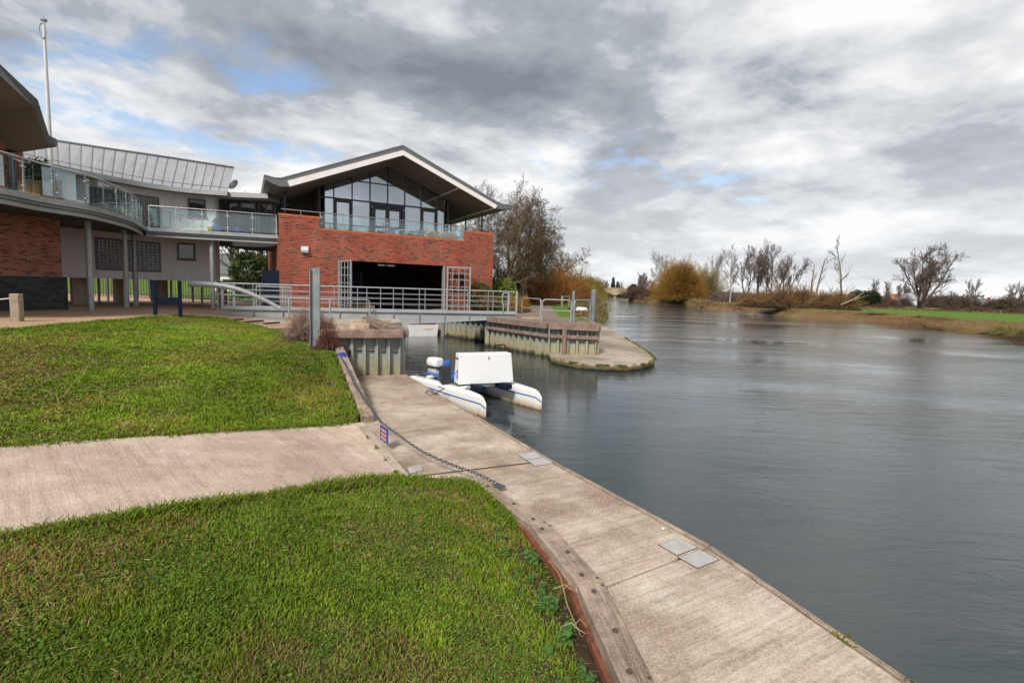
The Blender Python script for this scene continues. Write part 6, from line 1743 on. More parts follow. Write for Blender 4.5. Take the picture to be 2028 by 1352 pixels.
def twig_dome(name, p, rx, ry, H, n, cols, lab, cat, seed, r=.03, base=.15, group=None, droop=0.0, hollow=.55, K=5, trunk=None, basecol=(.05, .035, .025), crown='twigs', side=2.0, zlow=0.0, lumpy=1.0):
    g = np.random.default_rng(seed)
    t = thing(name, lab, cat, p, group)
    th = g.uniform(0, 2 * math.pi, n); ph = np.arccos(g.uniform(-.1, 1, n)); rad = g.uniform(hollow, 1, n) ** .7
    lump = 1 + lumpy * (.16 * np.sin(th * 3 + seed) + .10 * np.sin(th * 7 + 2 * seed) + .12 * np.sin(ph * 6 + th * 2))
    E = np.c_[rx * np.sin(ph) * np.cos(th), ry * np.sin(ph) * np.sin(th), H * (.12 + .88 * np.cos(ph))] * (rad * lump)[:, None]
    E[:, 2] = np.maximum(E[:, 2], .03 * H)
    S = np.c_[g.normal(0, rx * base, n), g.normal(0, ry * base, n), g.uniform(0, .35, n) * H * (0.6 if trunk else .25)]
    Cn = S * .45 + E * .55; Cn[:, 2] = S[:, 2] * .3 + E[:, 2] * .7 + droop * H * .4; Cn[:, :2] *= .75
    ts_ = np.linspace(0, 1, K + 1)
    cc = np.array(cols)[g.integers(0, len(cols), n)] * g.uniform(.7, 1.25, (n, 1))
    # colour patches run through the crown
    pts = [S * (1 - u) ** 2 + 2 * Cn * u * (1 - u) + E * u * u + g.normal(0, .02 * H, (n, 3)) * (0 < u) for u in ts_]
    if droop:
        pts = [q - np.c_[np.zeros(n), np.zeros(n), droop * H * (u ** 3) * .6 * g.uniform(.5, 1.2, n)] for q, u in zip(pts, ts_)]
        for q in pts: q[:, 2] = np.maximum(q[:, 2], zlow)
    P0 = np.concatenate(pts[:-1]); P1 = np.concatenate(pts[1:])
    R0_ = np.concatenate([np.full(n, r * (1.3 - .9 * u)) for u in ts_[:-1]]); R1_ = np.concatenate([np.full(n, r * (1.3 - .9 * u)) for u in ts_[1:]])
    bc = np.array(basecol)
    c0 = np.concatenate([bc * (1 - u) + cc * u for u in np.minimum(1, ts_[:-1] * 1.6)]); c1 = np.concatenate([bc * (1 - u) + cc * u for u in np.minimum(1, ts_[1:] * 1.6)])
    # side shoots
    m_ = int(n * side); i = g.integers(0, n, m_); k = g.integers(2, K + 1, m_)
    stack = np.stack(pts, 0); A = stack[k, i]; dirn = nrm(nrm(stack[k, i] - stack[k - 1, i]) + g.normal(0, .55, (m_, 3)) + np.array([0, 0, -.9 * droop * 2 + .15]))
    B = A + dirn * (H * .09 * g.uniform(.5, 1.4, m_))[:, None]; B[:, 2] = np.maximum(B[:, 2], zlow)
    P0 = np.concatenate([P0, A]); P1 = np.concatenate([P1, B]); R0_ = np.r_[R0_, np.full(m_, r * .55)]; R1_ = np.r_[R1_, np.full(m_, r * .3)]
    c0 = np.concatenate([c0, cc[i]]); c1 = np.concatenate([c1, cc[i] * 1.1])
    seg_mesh(crown, P0, P1, R0_, R1_, c0, c1, 3, t)
    if trunk:
        for j in range(trunk):
            a = 2 * math.pi * j / trunk + seed
            MB().tube([p + Vector((.2 * math.cos(a), .2 * math.sin(a), -.2)), p + Vector((rx * .12 * math.cos(a), ry * .12 * math.sin(a), H * .22)), p + Vector((rx * .3 * math.cos(a), ry * .3 * math.sin(a), H * .5))], [.32, .22, .10], 7).build('trunk', M['bark'], t)
    return t
M['bark'] = simple('grey_brown_bark', (0.085, 0.062, 0.048), 0.95, var=0.3, scale=4, bump=0.6)
GREY = (.17, .15, .125); BROWN = (.10, .07, .05); RED = (.13, .07, .05)
# ---- clump of bare trees behind the boathouse
bt_specs = [(972, 40, 8.2, .17, 'tall bare tree rising just behind the right brick corner of the boathouse', 1), (1003, 43, 9.0, .2, 'tallest bare tree with pale trunk right of the boathouse roof tip', 2),
            (1026, 46, 8.8, .18, 'bare tree leaning over the towpath hedge, third from the boathouse', 3), (1046, 52, 8.0, .17, 'bushy bare tree, fourth from the boathouse', 4), (1072, 58, 7.6, .16, 'lower spreading bare tree above the orange willows', 5)]
for px, D, H, r0, lab, sd_ in bt_specs:
    bare_tree('bare_tree', px, D, H, lab, sd_ + 20, 1.5, r0, 5, (.19, .145, .09), (.12, .078, .042), .0095, 'bare trees behind the boathouse', fork=.26, trunks=3, first=.22, up=.05, spread=(.5, 1.0), nchild=(11, 8, 6, 5), ratio=(.52, .58, .58, .55), wob=.14, lean=(.03 * (sd_ - 2), 0))
bare_tree('bare_tree', 1112, 78, 6.4, 'small dark bare tree at the end of the left bank clump', 31, 1.5, .2, 5, BROWN, (.12, .085, .06), .014, 'bare trees behind the boathouse', trunks=2, fork=.2, first=.2, spread=(.4, .8), nchild=(9, 7, 5, 3))
# bramble thickets beneath them
for px, D, rx, H, n, lab, sd_ in ((995, 47, 2.6, 4.6, 900, 'dark brown thicket at the foot of the bare trees beside the boathouse', 1), (1035, 52, 3.0, 5.0, 1000, 'dark ivy brown thicket in the middle of the left bank', 2), (1082, 66, 3.6, 5.2, 1000, 'russet brown thicket behind the orange willows', 3)):
    p = at_d(px, 590, D); p.z = 1.45
    twig_dome('thicket', p, rx, rx, H, n, [(.085, .055, .03), (.11, .07, .035), (.06, .045, .025)], lab, 'bush', sd_ + 50, .022, group='thickets on the left bank', base=.3)
# orange willow coppice and yellow willows on the left bank
for px, D, rx, H, n, cols, lab, sd_ in ((1070, 48, 2.0, 3.2, 900, [(.34, .13, .035), (.28, .11, .04), (.22, .09, .04)], 'russet orange coppiced willow nearest the towpath', 1),
                                      (1105, 56, 2.7, 4.4, 1300, [(.42, .18, .035), (.36, .15, .035), (.30, .14, .04)], 'bright orange coppiced willow behind the railings', 2),
                                      (1135, 68, 3.2, 4.9, 1300, [(.40, .21, .05), (.34, .19, .06), (.30, .15, .05)], 'tan orange coppiced willow overhanging the river', 3)):
    p = at_d(px, 590, D); p.z = 1.45
    twig_dome('orange_willow', p, rx, rx, H, n, cols, lab, 'willow', sd_ + 70, .018, group='orange willows on the left bank', base=.35, side=2.5)
for px, D, rx, H, lab, sd_ in ((1160, 105, 4.2, 6.4, 'yellow weeping willow at the left edge of the far river', 1), (1179, 132, 4.4, 6.6, 'olive yellow weeping willow nearest the stone bridge', 2), (1148, 100, 3.4, 5.0, 'low golden willow beside the moored boats', 3)):
    p = at_d(px, 590, D); p.z = 1.4
    twig_dome('weeping_willow', p, rx, rx, H, 1100, [(.33, .23, .05), (.27, .21, .05), (.22, .17, .05)], lab, 'willow', sd_ + 80, .035, group='weeping willows', droop=.55, base=.12, trunk=2, side=3.0, zlow=-1.2)
# green shrubs by the brick corner
for px, D, r, H, cols, lab, sd_ in ((947, 30.2, .9, 1.9, [(.06, .11, .03), (.09, .12, .035), (.16, .08, .03)], 'dark green shrub against the right brick corner', 1), (998, 32.5, 1.0, 2.2, [(.16, .22, .03), (.22, .25, .04), (.10, .15, .03)], 'yellow green laurel shrub right of the brick corner', 2),
                                   (968, 29.6, .7, 1.0, [(.22, .10, .03), (.16, .10, .03), (.10, .09, .03)], 'low rusty shrub between the two green ones', 3)):
    p = at_d(px, 590, D); p.z = 1.5
    t = thing('leafy_shrub', lab, 'shrub', p, 'leafy shrubs by the boathouse corner')
    leaf_cloud('foliage', M['leafy'], t, (p.x, p.y, p.z + H * .52), (r, r, H * .5), 1500, .10, cols, sd_)
    for k in range(5):
        MB().tube([p + Vector((.05 * k - .1, 0, -.05)), p + Vector((.25 * math.cos(k * 1.3), .25 * math.sin(k * 1.3), H * .6))], [.03, .012], 5).build('stem', M['bark'], t)
for px, D, lab, sd_ in ((1018, 29.5, 'orange stemmed dogwood beside the footbridge end', 1), (1037, 31.0, 'golden dogwood at the start of the towpath', 2)):
    p = at_d(px, 605, D); p.z = 1.5
    twig_dome('dogwood', p, .6, .6, 1.25, 420, [(.42, .20, .03), (.38, .15, .04), (.25, .17, .04)], lab, 'shrub', sd_ + 90, .010, group='dogwoods by the towpath', base=.4)
# reddish bare shrubs round the channel post above the jetty
for px, py, z, rx, H, n, col, lab, sd_ in ((598, 674, 1.16, .52, 1.15, 620, [(.38, .25, .20), (.30, .19, .15), (.44, .30, .24)], 'pinkish bare twiggy shrub left of the tall channel post', 1),
                                          (650, 690, 1.12, .38, .75, 500, [(.17, .065, .05), (.21, .09, .065), (.13, .05, .045)], 'dark red bare shrub right of the tall channel post', 2),
                                          (642, 672, 1.16, .42, .9, 420, [(.20, .09, .06), (.24, .13, .09)], 'small rusty bare shrub behind the tall channel post', 3)):
    p = at_z(px, py, z)
    twig_dome('bare_shrub', p, rx, rx, H, n, col, lab, 'shrub', sd_ + 110, .006, group='bare shrubs above the jetty', base=.5, side=3.0, basecol=(.10, .06, .05))
# ---- trees seen through the gap under the link
for px, D, H, lab, sd_ in ((470, 46, 8, 'bare tree seen through the gap beneath the link, left one', 1), (530, 50, 8, 'bare tree seen through the gap beneath the link, right one', 2)):
    bare_tree('bare_tree', px, D, H, lab, sd_ + 140, 1.5, .28, 4, (.07, .06, .035), (.09, .085, .03), .025, 'bare trees behind the link', trunks=2, fork=.2, nchild=(10, 8, 6))
for px, D, lab, sd_ in ((492, 44, 'dark evergreen bush seen beneath the link', 1), (545, 47, 'olive bush at the right of the gap beneath the link', 2)):
    p = at_d(px, 590, D); p.z = 1.5
    t = thing('evergreen_bush', lab, 'bush', p, 'bushes behind the link')
    leaf_cloud('foliage', M['leafy'], t, (p.x, p.y, p.z + 2.0), (1.6, 1.6, 2.2), 1500, .22, [(.03, .05, .02), (.05, .07, .02), (.08, .09, .02)], sd_ + 4)
    MB().tube([p, p + Vector((0, 0, 2))], .15, 6).build('stem', M['bark'], t)
# ---- right bank: the great orange willow and its neighbours
p = at_d(1345, 590, 150); p.z = 1.0
twig_dome('great_willow', p, 8.4, 8.0, 12.8, 4200, [(.36, .15, .035), (.33, .19, .03), (.26, .18, .04), (.22, .12, .04)], 'great dome shaped orange willow standing at the water on the right bank', 'willow', 7, .045, base=.16, trunk=6, side=3.0, lumpy=.45, hollow=.7)
p = at_d(1397, 590, 160); p.z = 1.2
twig_dome('pale_willow', p, 7.0, 7.0, 12.2, 1500, [(.30, .24, .11), (.26, .22, .12), (.24, .19, .09)], 'paler tan willow right behind the great orange willow', 'willow', 8, .045, base=.12, trunk=4, side=2.0)
for px, D, H, lab, sd_ in ((1312, 190, 15.5, 'grey bare tree rising behind the left of the great willow', 1), (1415, 180, 14.5, 'grey bare tree rising behind the pale willow', 2)):
    bare_tree('bare_tree', px, D, H, lab, sd_ + 160, 1.3, .3, 5, (.24, .23, .22), (.27, .255, .24), .018, 'grey trees behind the willows', trunks=2, fork=.15, spread=(.3, .65), nchild=(12, 8, 6, 4))
bare_tree('birch_tree', 1446, 128, 12.0, 'slender pale birch between the willows and the dark grove', 171, 1.3, .2, 5, (.32, .29, .27), (.27, .23, .21), .016, 'birches', first=.25, spread=(.35, .7), nchild=(18, 8, 6, 4), ratio=(.42, .5, .5, .5))
for i, (px, D, H) in enumerate(((1482, 112, 10.6), (1500, 116, 11.4), (1520, 112, 11.2), (1536, 118, 10.6), (1552, 114, 9.4))):
    bare_tree('alder_tree', px, D, H, ['first', 'second', 'third', 'fourth', 'fifth'][i] + ' dark bare tree from the left in the grove of five on the right bank', 180 + i, 1.3, .24, 5, (.085, .062, .05), (.15, .105, .095), .017, 'grove of five dark trees', trunks=2, fork=.16, first=.28, up=.14, spread=(.3, .7), nchild=(11, 8, 6, 4), ratio=(.5, .52, .55, .55))
for i, (px, D, rx, H, cols, lab) in enumerate(((1500, 88, 3.4, 3.6, 'b', 'tan brown scrub at the water left of the dark grove trunks'), (1545, 84, 4.0, 4.4, 'b', 'large tan scrub bush below the dark grove'), (1588, 86, 3.4, 4.6, 'b', 'tan scrub bush right of the grove'), (1634, 82, 3.2, 3.6, 'b', 'scrub bush at the foot of the forked dead tree'), (1668, 80, 3.4, 3.8, 'b', 'scrub bush at the foot of the straight dead tree'))):
    p = at_d(px, 595, D); p.z = 1.1
    twig_dome('scrub_bush', p, rx, rx * .8, H, 900, [(.25, .14, .06), (.21, .12, .05), (.29, .18, .08), (.16, .09, .045)], lab, 'bush', 200 + i, .03, group='scrub on the right bank', base=.4, side=1.6)
bare_tree('dead_tree', 1614, 95, 10.2, 'dead grey tree forked into two leaning stems', 217, 1.2, .24, 4, (.17, .125, .10), (.17, .125, .10), .022, 'dead trees', trunks=2, fork=.13, first=.45, spread=(.4, .8), nchild=(7, 4, 3), ratio=(.26, .5, .5), trunkwob=.07)
bare_tree('dead_tree', 1667, 92, 12.6, 'tall straight dead tree with broken side branches', 222, 1.2, .26, 4, (.16, .115, .095), (.16, .12, .10), .022, 'dead trees', trunks=1, first=.3, spread=(.4, .9), nchild=(16, 5, 3), ratio=(.22, .5, .5), trunkwob=.05)
bare_tree('great_bare_tree', 1826, 126, 14.2, 'great spreading bare tree standing alone on the meadow edge', 231, 1.3, .40, 5, (.11, .085, .075), (.16, .12, .105), .022, 'great bare tree', trunks=8, fork=.27, first=.3, up=.10, spread=(.4, .9), nchild=(10, 8, 6, 4), ratio=(.42, .5, .55, .5), wob=.16)
# fallen branch by the scrub
fb_ = thing('fallen_branch', 'bare fallen branch leaning out of the scrub towards the meadow', 'branch', at_d(1690, 604, 78))
q0 = at_d(1664, 604, 78)
MB().tube([q0, at_d(1690, 593, 78), at_d(1712, 578, 78)], [.16, .11, .04], 6).build('limb', M['bark_pale'], fb_)
MB().tube([at_d(1684, 595, 78), at_d(1702, 590, 78), at_d(1722, 584, 78)], [.10, .06, .02], 5).build('side_limb', M['bark_pale'], fb_)
# dark yew hedge and the distant hedgerow
def leafy_mass(name, px, py, D, r, n, size, cols, lab, cat, seed, group=None):
    p = at_d(px, py, D); p.z = 1.25
    t = thing(name, lab, cat, p, group)
    leaf_cloud('foliage', M['leafy'], t, (p.x, p.y, p.z + r[2] * .8), r, n, size, cols, seed)
    MB().tube([p + Vector((0, 0, -.1)), p + Vector((0, 0, r[2]))], r[0] * .06 + .05, 6).build('trunk', M['bark'], t)
YEW = [(.018, .032, .014), (.03, .045, .018), (.04, .055, .02)]
for i, (px, w) in enumerate(((1697, 2.8), (1713, 3.2), (1727, 2.2))):
    leafy_mass('yew_bush', px, 595, 140, (w, w, 2.6), 900, .35, YEW, ['left', 'middle', 'right'][i] + ' one of three dark yew bushes left of the great bare tree', 'bush', 300 + i, 'yew bushes')
g_ = np.random.default_rng(77)
pal = [[(.13, .08, .065), (.10, .065, .055), (.16, .10, .075)], [(.10, .075, .05), (.13, .10, .06), (.07, .06, .035)], [(.17, .11, .09), (.14, .09, .075), (.11, .075, .06)]]
words = ['dusky', 'brown', 'russet', 'tall', 'low', 'grey brown', 'purple brown', 'sparse', 'dense', 'rounded', 'ragged', 'broad']
hx = [(1745, 160, 3.4), (1757, 175, 3.2), (1770, 150, 2.6), (1790, 175, 3.6), (1845, 165, 4.2), (1862, 170, 5.6), (1880, 165, 4.6), (1905, 175, 4.8), (1930, 180, 4.0), (1965, 175, 4.0), (1990, 160, 5.0), (2015, 165, 5.6)]
near_ = ['right of the yew bushes', 'behind the pink house garden', 'before the pink house', 'left of the great bare trunk', 'right of the great bare trunk', 'tallest right of the great bare tree', 'beside the tallest bush', 'left of the slim far tree', 'under the slim far tree', 'before the long far house', 'near the right edge', 'at the right edge of the meadow hedge']
for i, (px, D, H) in enumerate(hx):
    p = at_d(px, 600, D); p.z = 1.25
    twig_dome('hedge_bush', p, H * .85, H * .7, H, 480, pal[i % 3], words[i] + ' hedgerow bush ' + near_[i], 'bush', 320 + i, .06, group='far hedgerow on the right', base=.45, side=1.2, K=4)
for i, (px, D, H, lab) in enumerate(((1728, 190, 8.2, 'slim grey far tree above the yew bushes'), (1761, 200, 8.6, 'first grey far tree left of the great bare tree'), (1780, 210, 8.6, 'second grey far tree left of the great bare tree'), (1800, 195, 8.4, 'far tree half hidden by the great bare tree'), (1928, 190, 9.2, 'slim pale far tree right of the great bare tree'), (1998, 185, 8.4, 'far tree over the hedge near the right edge'), (2022, 180, 8.0, 'far tree cut by the right edge'), (1890, 200, 6.0, 'low far tree between great bare tree and slim pale tree'))):
    bare_tree('far_tree', px, D, H, lab, 350 + i, 1.3, .2, 4, (.16, .13, .12), (.21, .175, .165), .025, 'far trees on the right', trunks=2, fork=.12, first=.2, spread=(.3, .6), nchild=(14, 10, 7), ratio=(.45, .5, .5))
for i, (px, py, w, lab) in enumerate(((1750, 609, 3.0, 'low clipped brown hedge left of the great bare trunk'), (1885, 614.5, 2.4, 'low clipped brown hedge right of the great bare trunk'), (1940, 617, 4.2, 'long low brown hedge at the meadow edge'), (2008, 620, 3.0, 'low brown hedge at the right edge of the meadow'))):
    p = at_z(px, py, 1.3)
    if p.y > 130: p = at_d(px, py, 112)
    p.z = 1.25
    twig_dome('low_hedge', p, w, 1.0, 1.1, 600, [(.11, .06, .045), (.14, .08, .05), (.09, .06, .04)], lab, 'hedge', 370 + i, .03, group='low hedges on the meadow edge', base=.6, side=1.2, K=3)
# ---- far end of the river
fl_ = [('conifer', 1213, 330, 10.5), ('conifer', 1222, 335, 8.0)]
for i, (nm, px, D, H) in enumerate(fl_):
    p = at_d(px, 590, D); p.z = 1.4
    t = thing('far_conifer', ['tall', 'short'][i] + ' dark pointed conifer above the stone bridge', 'tree', p, 'far conifers')
    r_ = np.random.default_rng(i + 5); n = 1400
    hh = r_.uniform(0, 1, n) ** .8; rr_ = (1 - hh) * H * .22 * r_.uniform(.4, 1, n); th = r_.uniform(0, 6.28, n)
    C_ = np.c_[rr_ * np.cos(th), rr_ * np.sin(th), hh * H * 1.0 + H * .08]
    A = r_.normal(0, .35, (n, 3)); B = r_.normal(0, .35, (n, 3))
    V_ = np.stack([C_ - A, C_ + B, C_ + A, C_ - B], 1).reshape(-1, 3)
    np_mesh('foliage', V_, np.arange(n * 4).reshape(-1, 4), M['leafy'], t, False, np.repeat(np.array([[.045, .07, .05]]) * r_.uniform(.7, 1.4, (n, 1)), 4, 0))
    MB().tube([p, p + Vector((0, 0, H * .8))], .3, 6).build('trunk', M['bark'], t)
for i, (px, D, H, lab) in enumerate(((1200, 325, 8.5, 'hazy bare tree left of the far conifers'), (1232, 325, 7.5, 'dark far tree right of the conifers over the bridge'), (1264, 250, 11.0, 'round headed bare far tree right of the stone bridge'), (1275, 240, 9.5, 'second bare far tree right of the stone bridge'), (1290, 220, 8.0, 'reddish far tree left of the great willow'))):
    bare_tree('far_tree', px, D, H, lab, 390 + i, 1.3, .3, 4, (.12, .10, .10), (.17, .14, .145) if i != 4 else (.25, .14, .10), .06, 'far trees at the end of the river', trunks=3, fork=.2, first=.2, spread=(.35, .75), nchild=(12, 8, 5), ratio=(.45, .5, .5))
leafy_mass('far_evergreen', 1254, 592, 235, (3.0, 3.0, 3.4), 900, .5, [(.035, .05, .03), (.05, .06, .035)], 'dark round evergreen beside the stone bridge', 'tree', 410)
for i, (px, D, rx, H, lab) in enumerate(((1262, 186, 7.0, 5.6, 'dark brown rounded hawthorn mass on the river island'), (1288, 178, 4.2, 4.4, 'brown bush between the island hawthorn and the great willow'), (1205, 318, 7, 4.5, 'mauve scrub before the far conifers'), (1230, 320, 7, 4.0, 'mauve scrub right of the far conifers'), (1432, 150, 6, 4.2, 'mauve undergrowth left of the pale birch'), (1462, 145, 6, 4.0, 'mauve undergrowth right of the pale birch'))):
    p = at_d(px, 594, D); p.z = .9
    twig_dome('brown_bush', p, rx, rx * .8, H, 700, [(.10, .06, .04), (.13, .075, .05)] if i < 2 else [(.17, .12, .11), (.20, .15, .13)], lab, 'bush', 420 + i, .07, group='brown bushes at the end of the river', base=.4, side=1.4, K=4)
# reeds at the right water edge
for i, (px, py) in enumerate(((1985, 664), (2005, 667), (2026, 670))):
    p = at_z(px, py, .15)
    twig_dome('reed_clump', p, 1.3, .9, .95, 700, [(.22, .20, .06), (.28, .22, .08), (.14, .15, .05)], ['left', 'middle', 'right'][i] + ' one of three reed clumps at the right water edge', 'reeds', 440 + i, .016, group='reed clumps at the right bank', base=.55, side=.4, K=3)

# ragged grass and dead stems hanging over both banks
def bank_tufts(name, pl, n, zlo, zhi, off, seed, cols, lab, L_=(.3, .9), r=.02):
    g = np.random.default_rng(seed); pts = np.array(densify_open(pl, .5)); i = g.integers(0, len(pts), n)
    t = g.uniform(0, 1, n) ** .7
    c = fbm0(pts[i, 0], pts[i, 1], seed)
    keep = g.uniform(0, 1, n) < .25 + .9 * c
    i, t = i[keep], t[keep]; n = len(i)
    q = pts[i] + g.normal(0, .35, (n, 2)) + np.outer(t, off)
    P0 = np.c_[q, zlo + (zhi - zlo) * t ** .6]
    l = g.uniform(*L_, n); d = np.c_[g.normal(-.35, .55, n), g.normal(-.2, .55, n), g.uniform(.1, 1.0, n)] * l[:, None]
    md = P0 + d * .55 + np.c_[np.zeros((n, 2)), l * .15]; P1 = P0 + d
    cc = np.array(cols)[g.integers(0, len(cols), n)] * g.uniform(.6, 1.3, (n, 1)); rr_ = np.full(n, r)
    return tag(seg_mesh(name, np.r_[P0, md], np.r_[md, P1], np.r_[rr_, rr_ * .8], np.r_[rr_ * .8, rr_ * .3], np.r_[cc, cc], np.r_[cc, cc], 3, None), lab, 'bank grass', None, 'stuff')
def fbm0(x, y, seed): return .5 + .3 * np.sin(x * .31 + y * .23 + seed) + .2 * np.sin(y * .71 - x * .4 + seed * 2)
STR = [(.26, .19, .08), (.20, .14, .06), (.15, .13, .04), (.30, .22, .11), (.12, .07, .04)]
bank_tufts('bank_grass', WR[2:12], 4200, -.05, 1.32, (2.6, .8), 3, STR, 'dry tangled grass over the right river bank', (.12, .42), .016)
bank_tufts('bank_grass', WR[10:], 6000, -.05, 1.32, (3.0, .8), 4, STR, 'dry tangled grass over the far right river bank', (.5, 1.3), .04)
bank_tufts('bank_grass', [(7.2, 41), (12.5, 62), (21.5, 130), (38.2, 211)], 6000, -.05, 1.5, (-2.2, .3), 5, STR, 'dry reeds and grass over the left river bank', (.4, 1.1), .02)
bank_tufts('meadow_edge_grass', [(150, 70), (92, 88), (68, 99), (60, 103), (52, 96)], 3500, 1.25, 1.35, (4, 6), 6, STR + [(.09, .15, .03)], 'rough grass strip behind the meadow', (.3, .8), .03)

# low wood along the horizon, far beyond both banks
g = np.random.default_rng(501); n = 16000
u = g.uniform(0, 1, n); X = 20 + u * 560; Y = 395 - 110 * u + 25 * np.sin(u * 9)
hh = (3.2 + 2.2 * np.sin(u * 61) * np.sin(u * 23) + 2.0 * np.abs(np.sin(u * 150))) * g.uniform(0, 1, n) ** .7
C_ = np.c_[X, Y + g.normal(0, 6, n), 1.3 + np.maximum(hh, .1)]
A = g.normal(0, .55, (n, 3)); B = g.normal(0, .55, (n, 3))
cc = np.array([(.12, .09, .085), (.15, .11, .10), (.09, .085, .07), (.17, .13, .125)])[g.integers(0, 4, n)]
tag(np_mesh('far_wood', np.stack([C_ - A, C_ + B, C_ + A, C_ - B], 1).reshape(-1, 3), np.arange(n * 4).reshape(-1, 4), M['twig'], None, False, np.repeat(cc, 4, 0)), 'low dusky wood along the far horizon', 'wood', None, 'stuff')
NT_ = NT('nettle_leaf'); M['nettle_leaf'] = NT_.done(NT_.bsdf(NT_.mix(NT_.mr(NT_.noise(NT_.pos(), 14, 3), .35, .65), (.035, .095, .012), (.085, .175, .024)), .6, 0, NT_.bump(NT_.noise(NT_.pos(), 160, 2), .4, .003)))
NT_ = NT('nettle_stem'); M['nettle_stem'] = NT_.done(NT_.bsdf((.09, .15, .04), .7))
M['straw'] = simple('dry_straw', (.34, .255, .13), .9, var=.2, scale=12)
# ================================================================== grass
def vnoise(x, y, s, seed):
    g = np.random.default_rng(seed); T = g.uniform(0, 1, (64, 64))
    u, v = x / s, y / s; i, j = np.floor(u).astype(int), np.floor(v).astype(int); f, h = u - i, v - j
    f = f * f * (3 - 2 * f); h = h * h * (3 - 2 * h)
    a, b, c, d = T[i % 64, j % 64], T[(i + 1) % 64, j % 64], T[i % 64, (j + 1) % 64], T[(i + 1) % 64, (j + 1) % 64]
    return (a * (1 - f) + b * f) * (1 - h) + (c * (1 - f) + d * f) * h
def fbm(x, y, s, seed): return .5 * vnoise(x, y, s, seed) + .3 * vnoise(x, y, s * .45, seed + 1) + .2 * vnoise(x, y, s * .2, seed + 2)
def seg_dist(P, pl):
    d = np.full(len(P), 1e9)
    for (a, b) in zip(pl[:-1], pl[1:]):
        a = np.array(a); b = np.array(b); ab = b - a
        t = np.clip(((P - a) @ ab) / (ab @ ab), 0, 1)
        d = np.minimum(d, np.linalg.norm(P - a - t[:, None] * ab, axis=1))
    return d
def sample_poly(poly, n, g, power):
    """more blades close to the viewer, fewer and wider far off"""
    pa = np.array(poly); lo, hi = pa.min(0), pa.max(0); out = []; got = 0
    while got < n:
        q = g.uniform(lo, hi, (n * 3, 2)); q = q[inpoly(q, poly)]
        d = np.hypot(q[:, 0], q[:, 1]) + .5
        az = np.abs(np.arctan2(q[:, 0], q[:, 1]))
        keep = g.uniform(0, 1, len(q)) < np.clip((2.2 / d) ** power, 0, 1) * ((az < .95) & (q[:, 1] > .3))
        out.append(q[keep]); got += keep.sum()
    return np.concatenate(out)[:n]
GREEN = np.array([(.148, .262, .015), (.195, .305, .02), (.10, .20, .013), (.25, .325, .028), (.175, .235, .018)])
STRAW = np.array([(.38, .29, .14), (.30, .21, .09), (.22, .17, .06), (.25, .12, .05)])
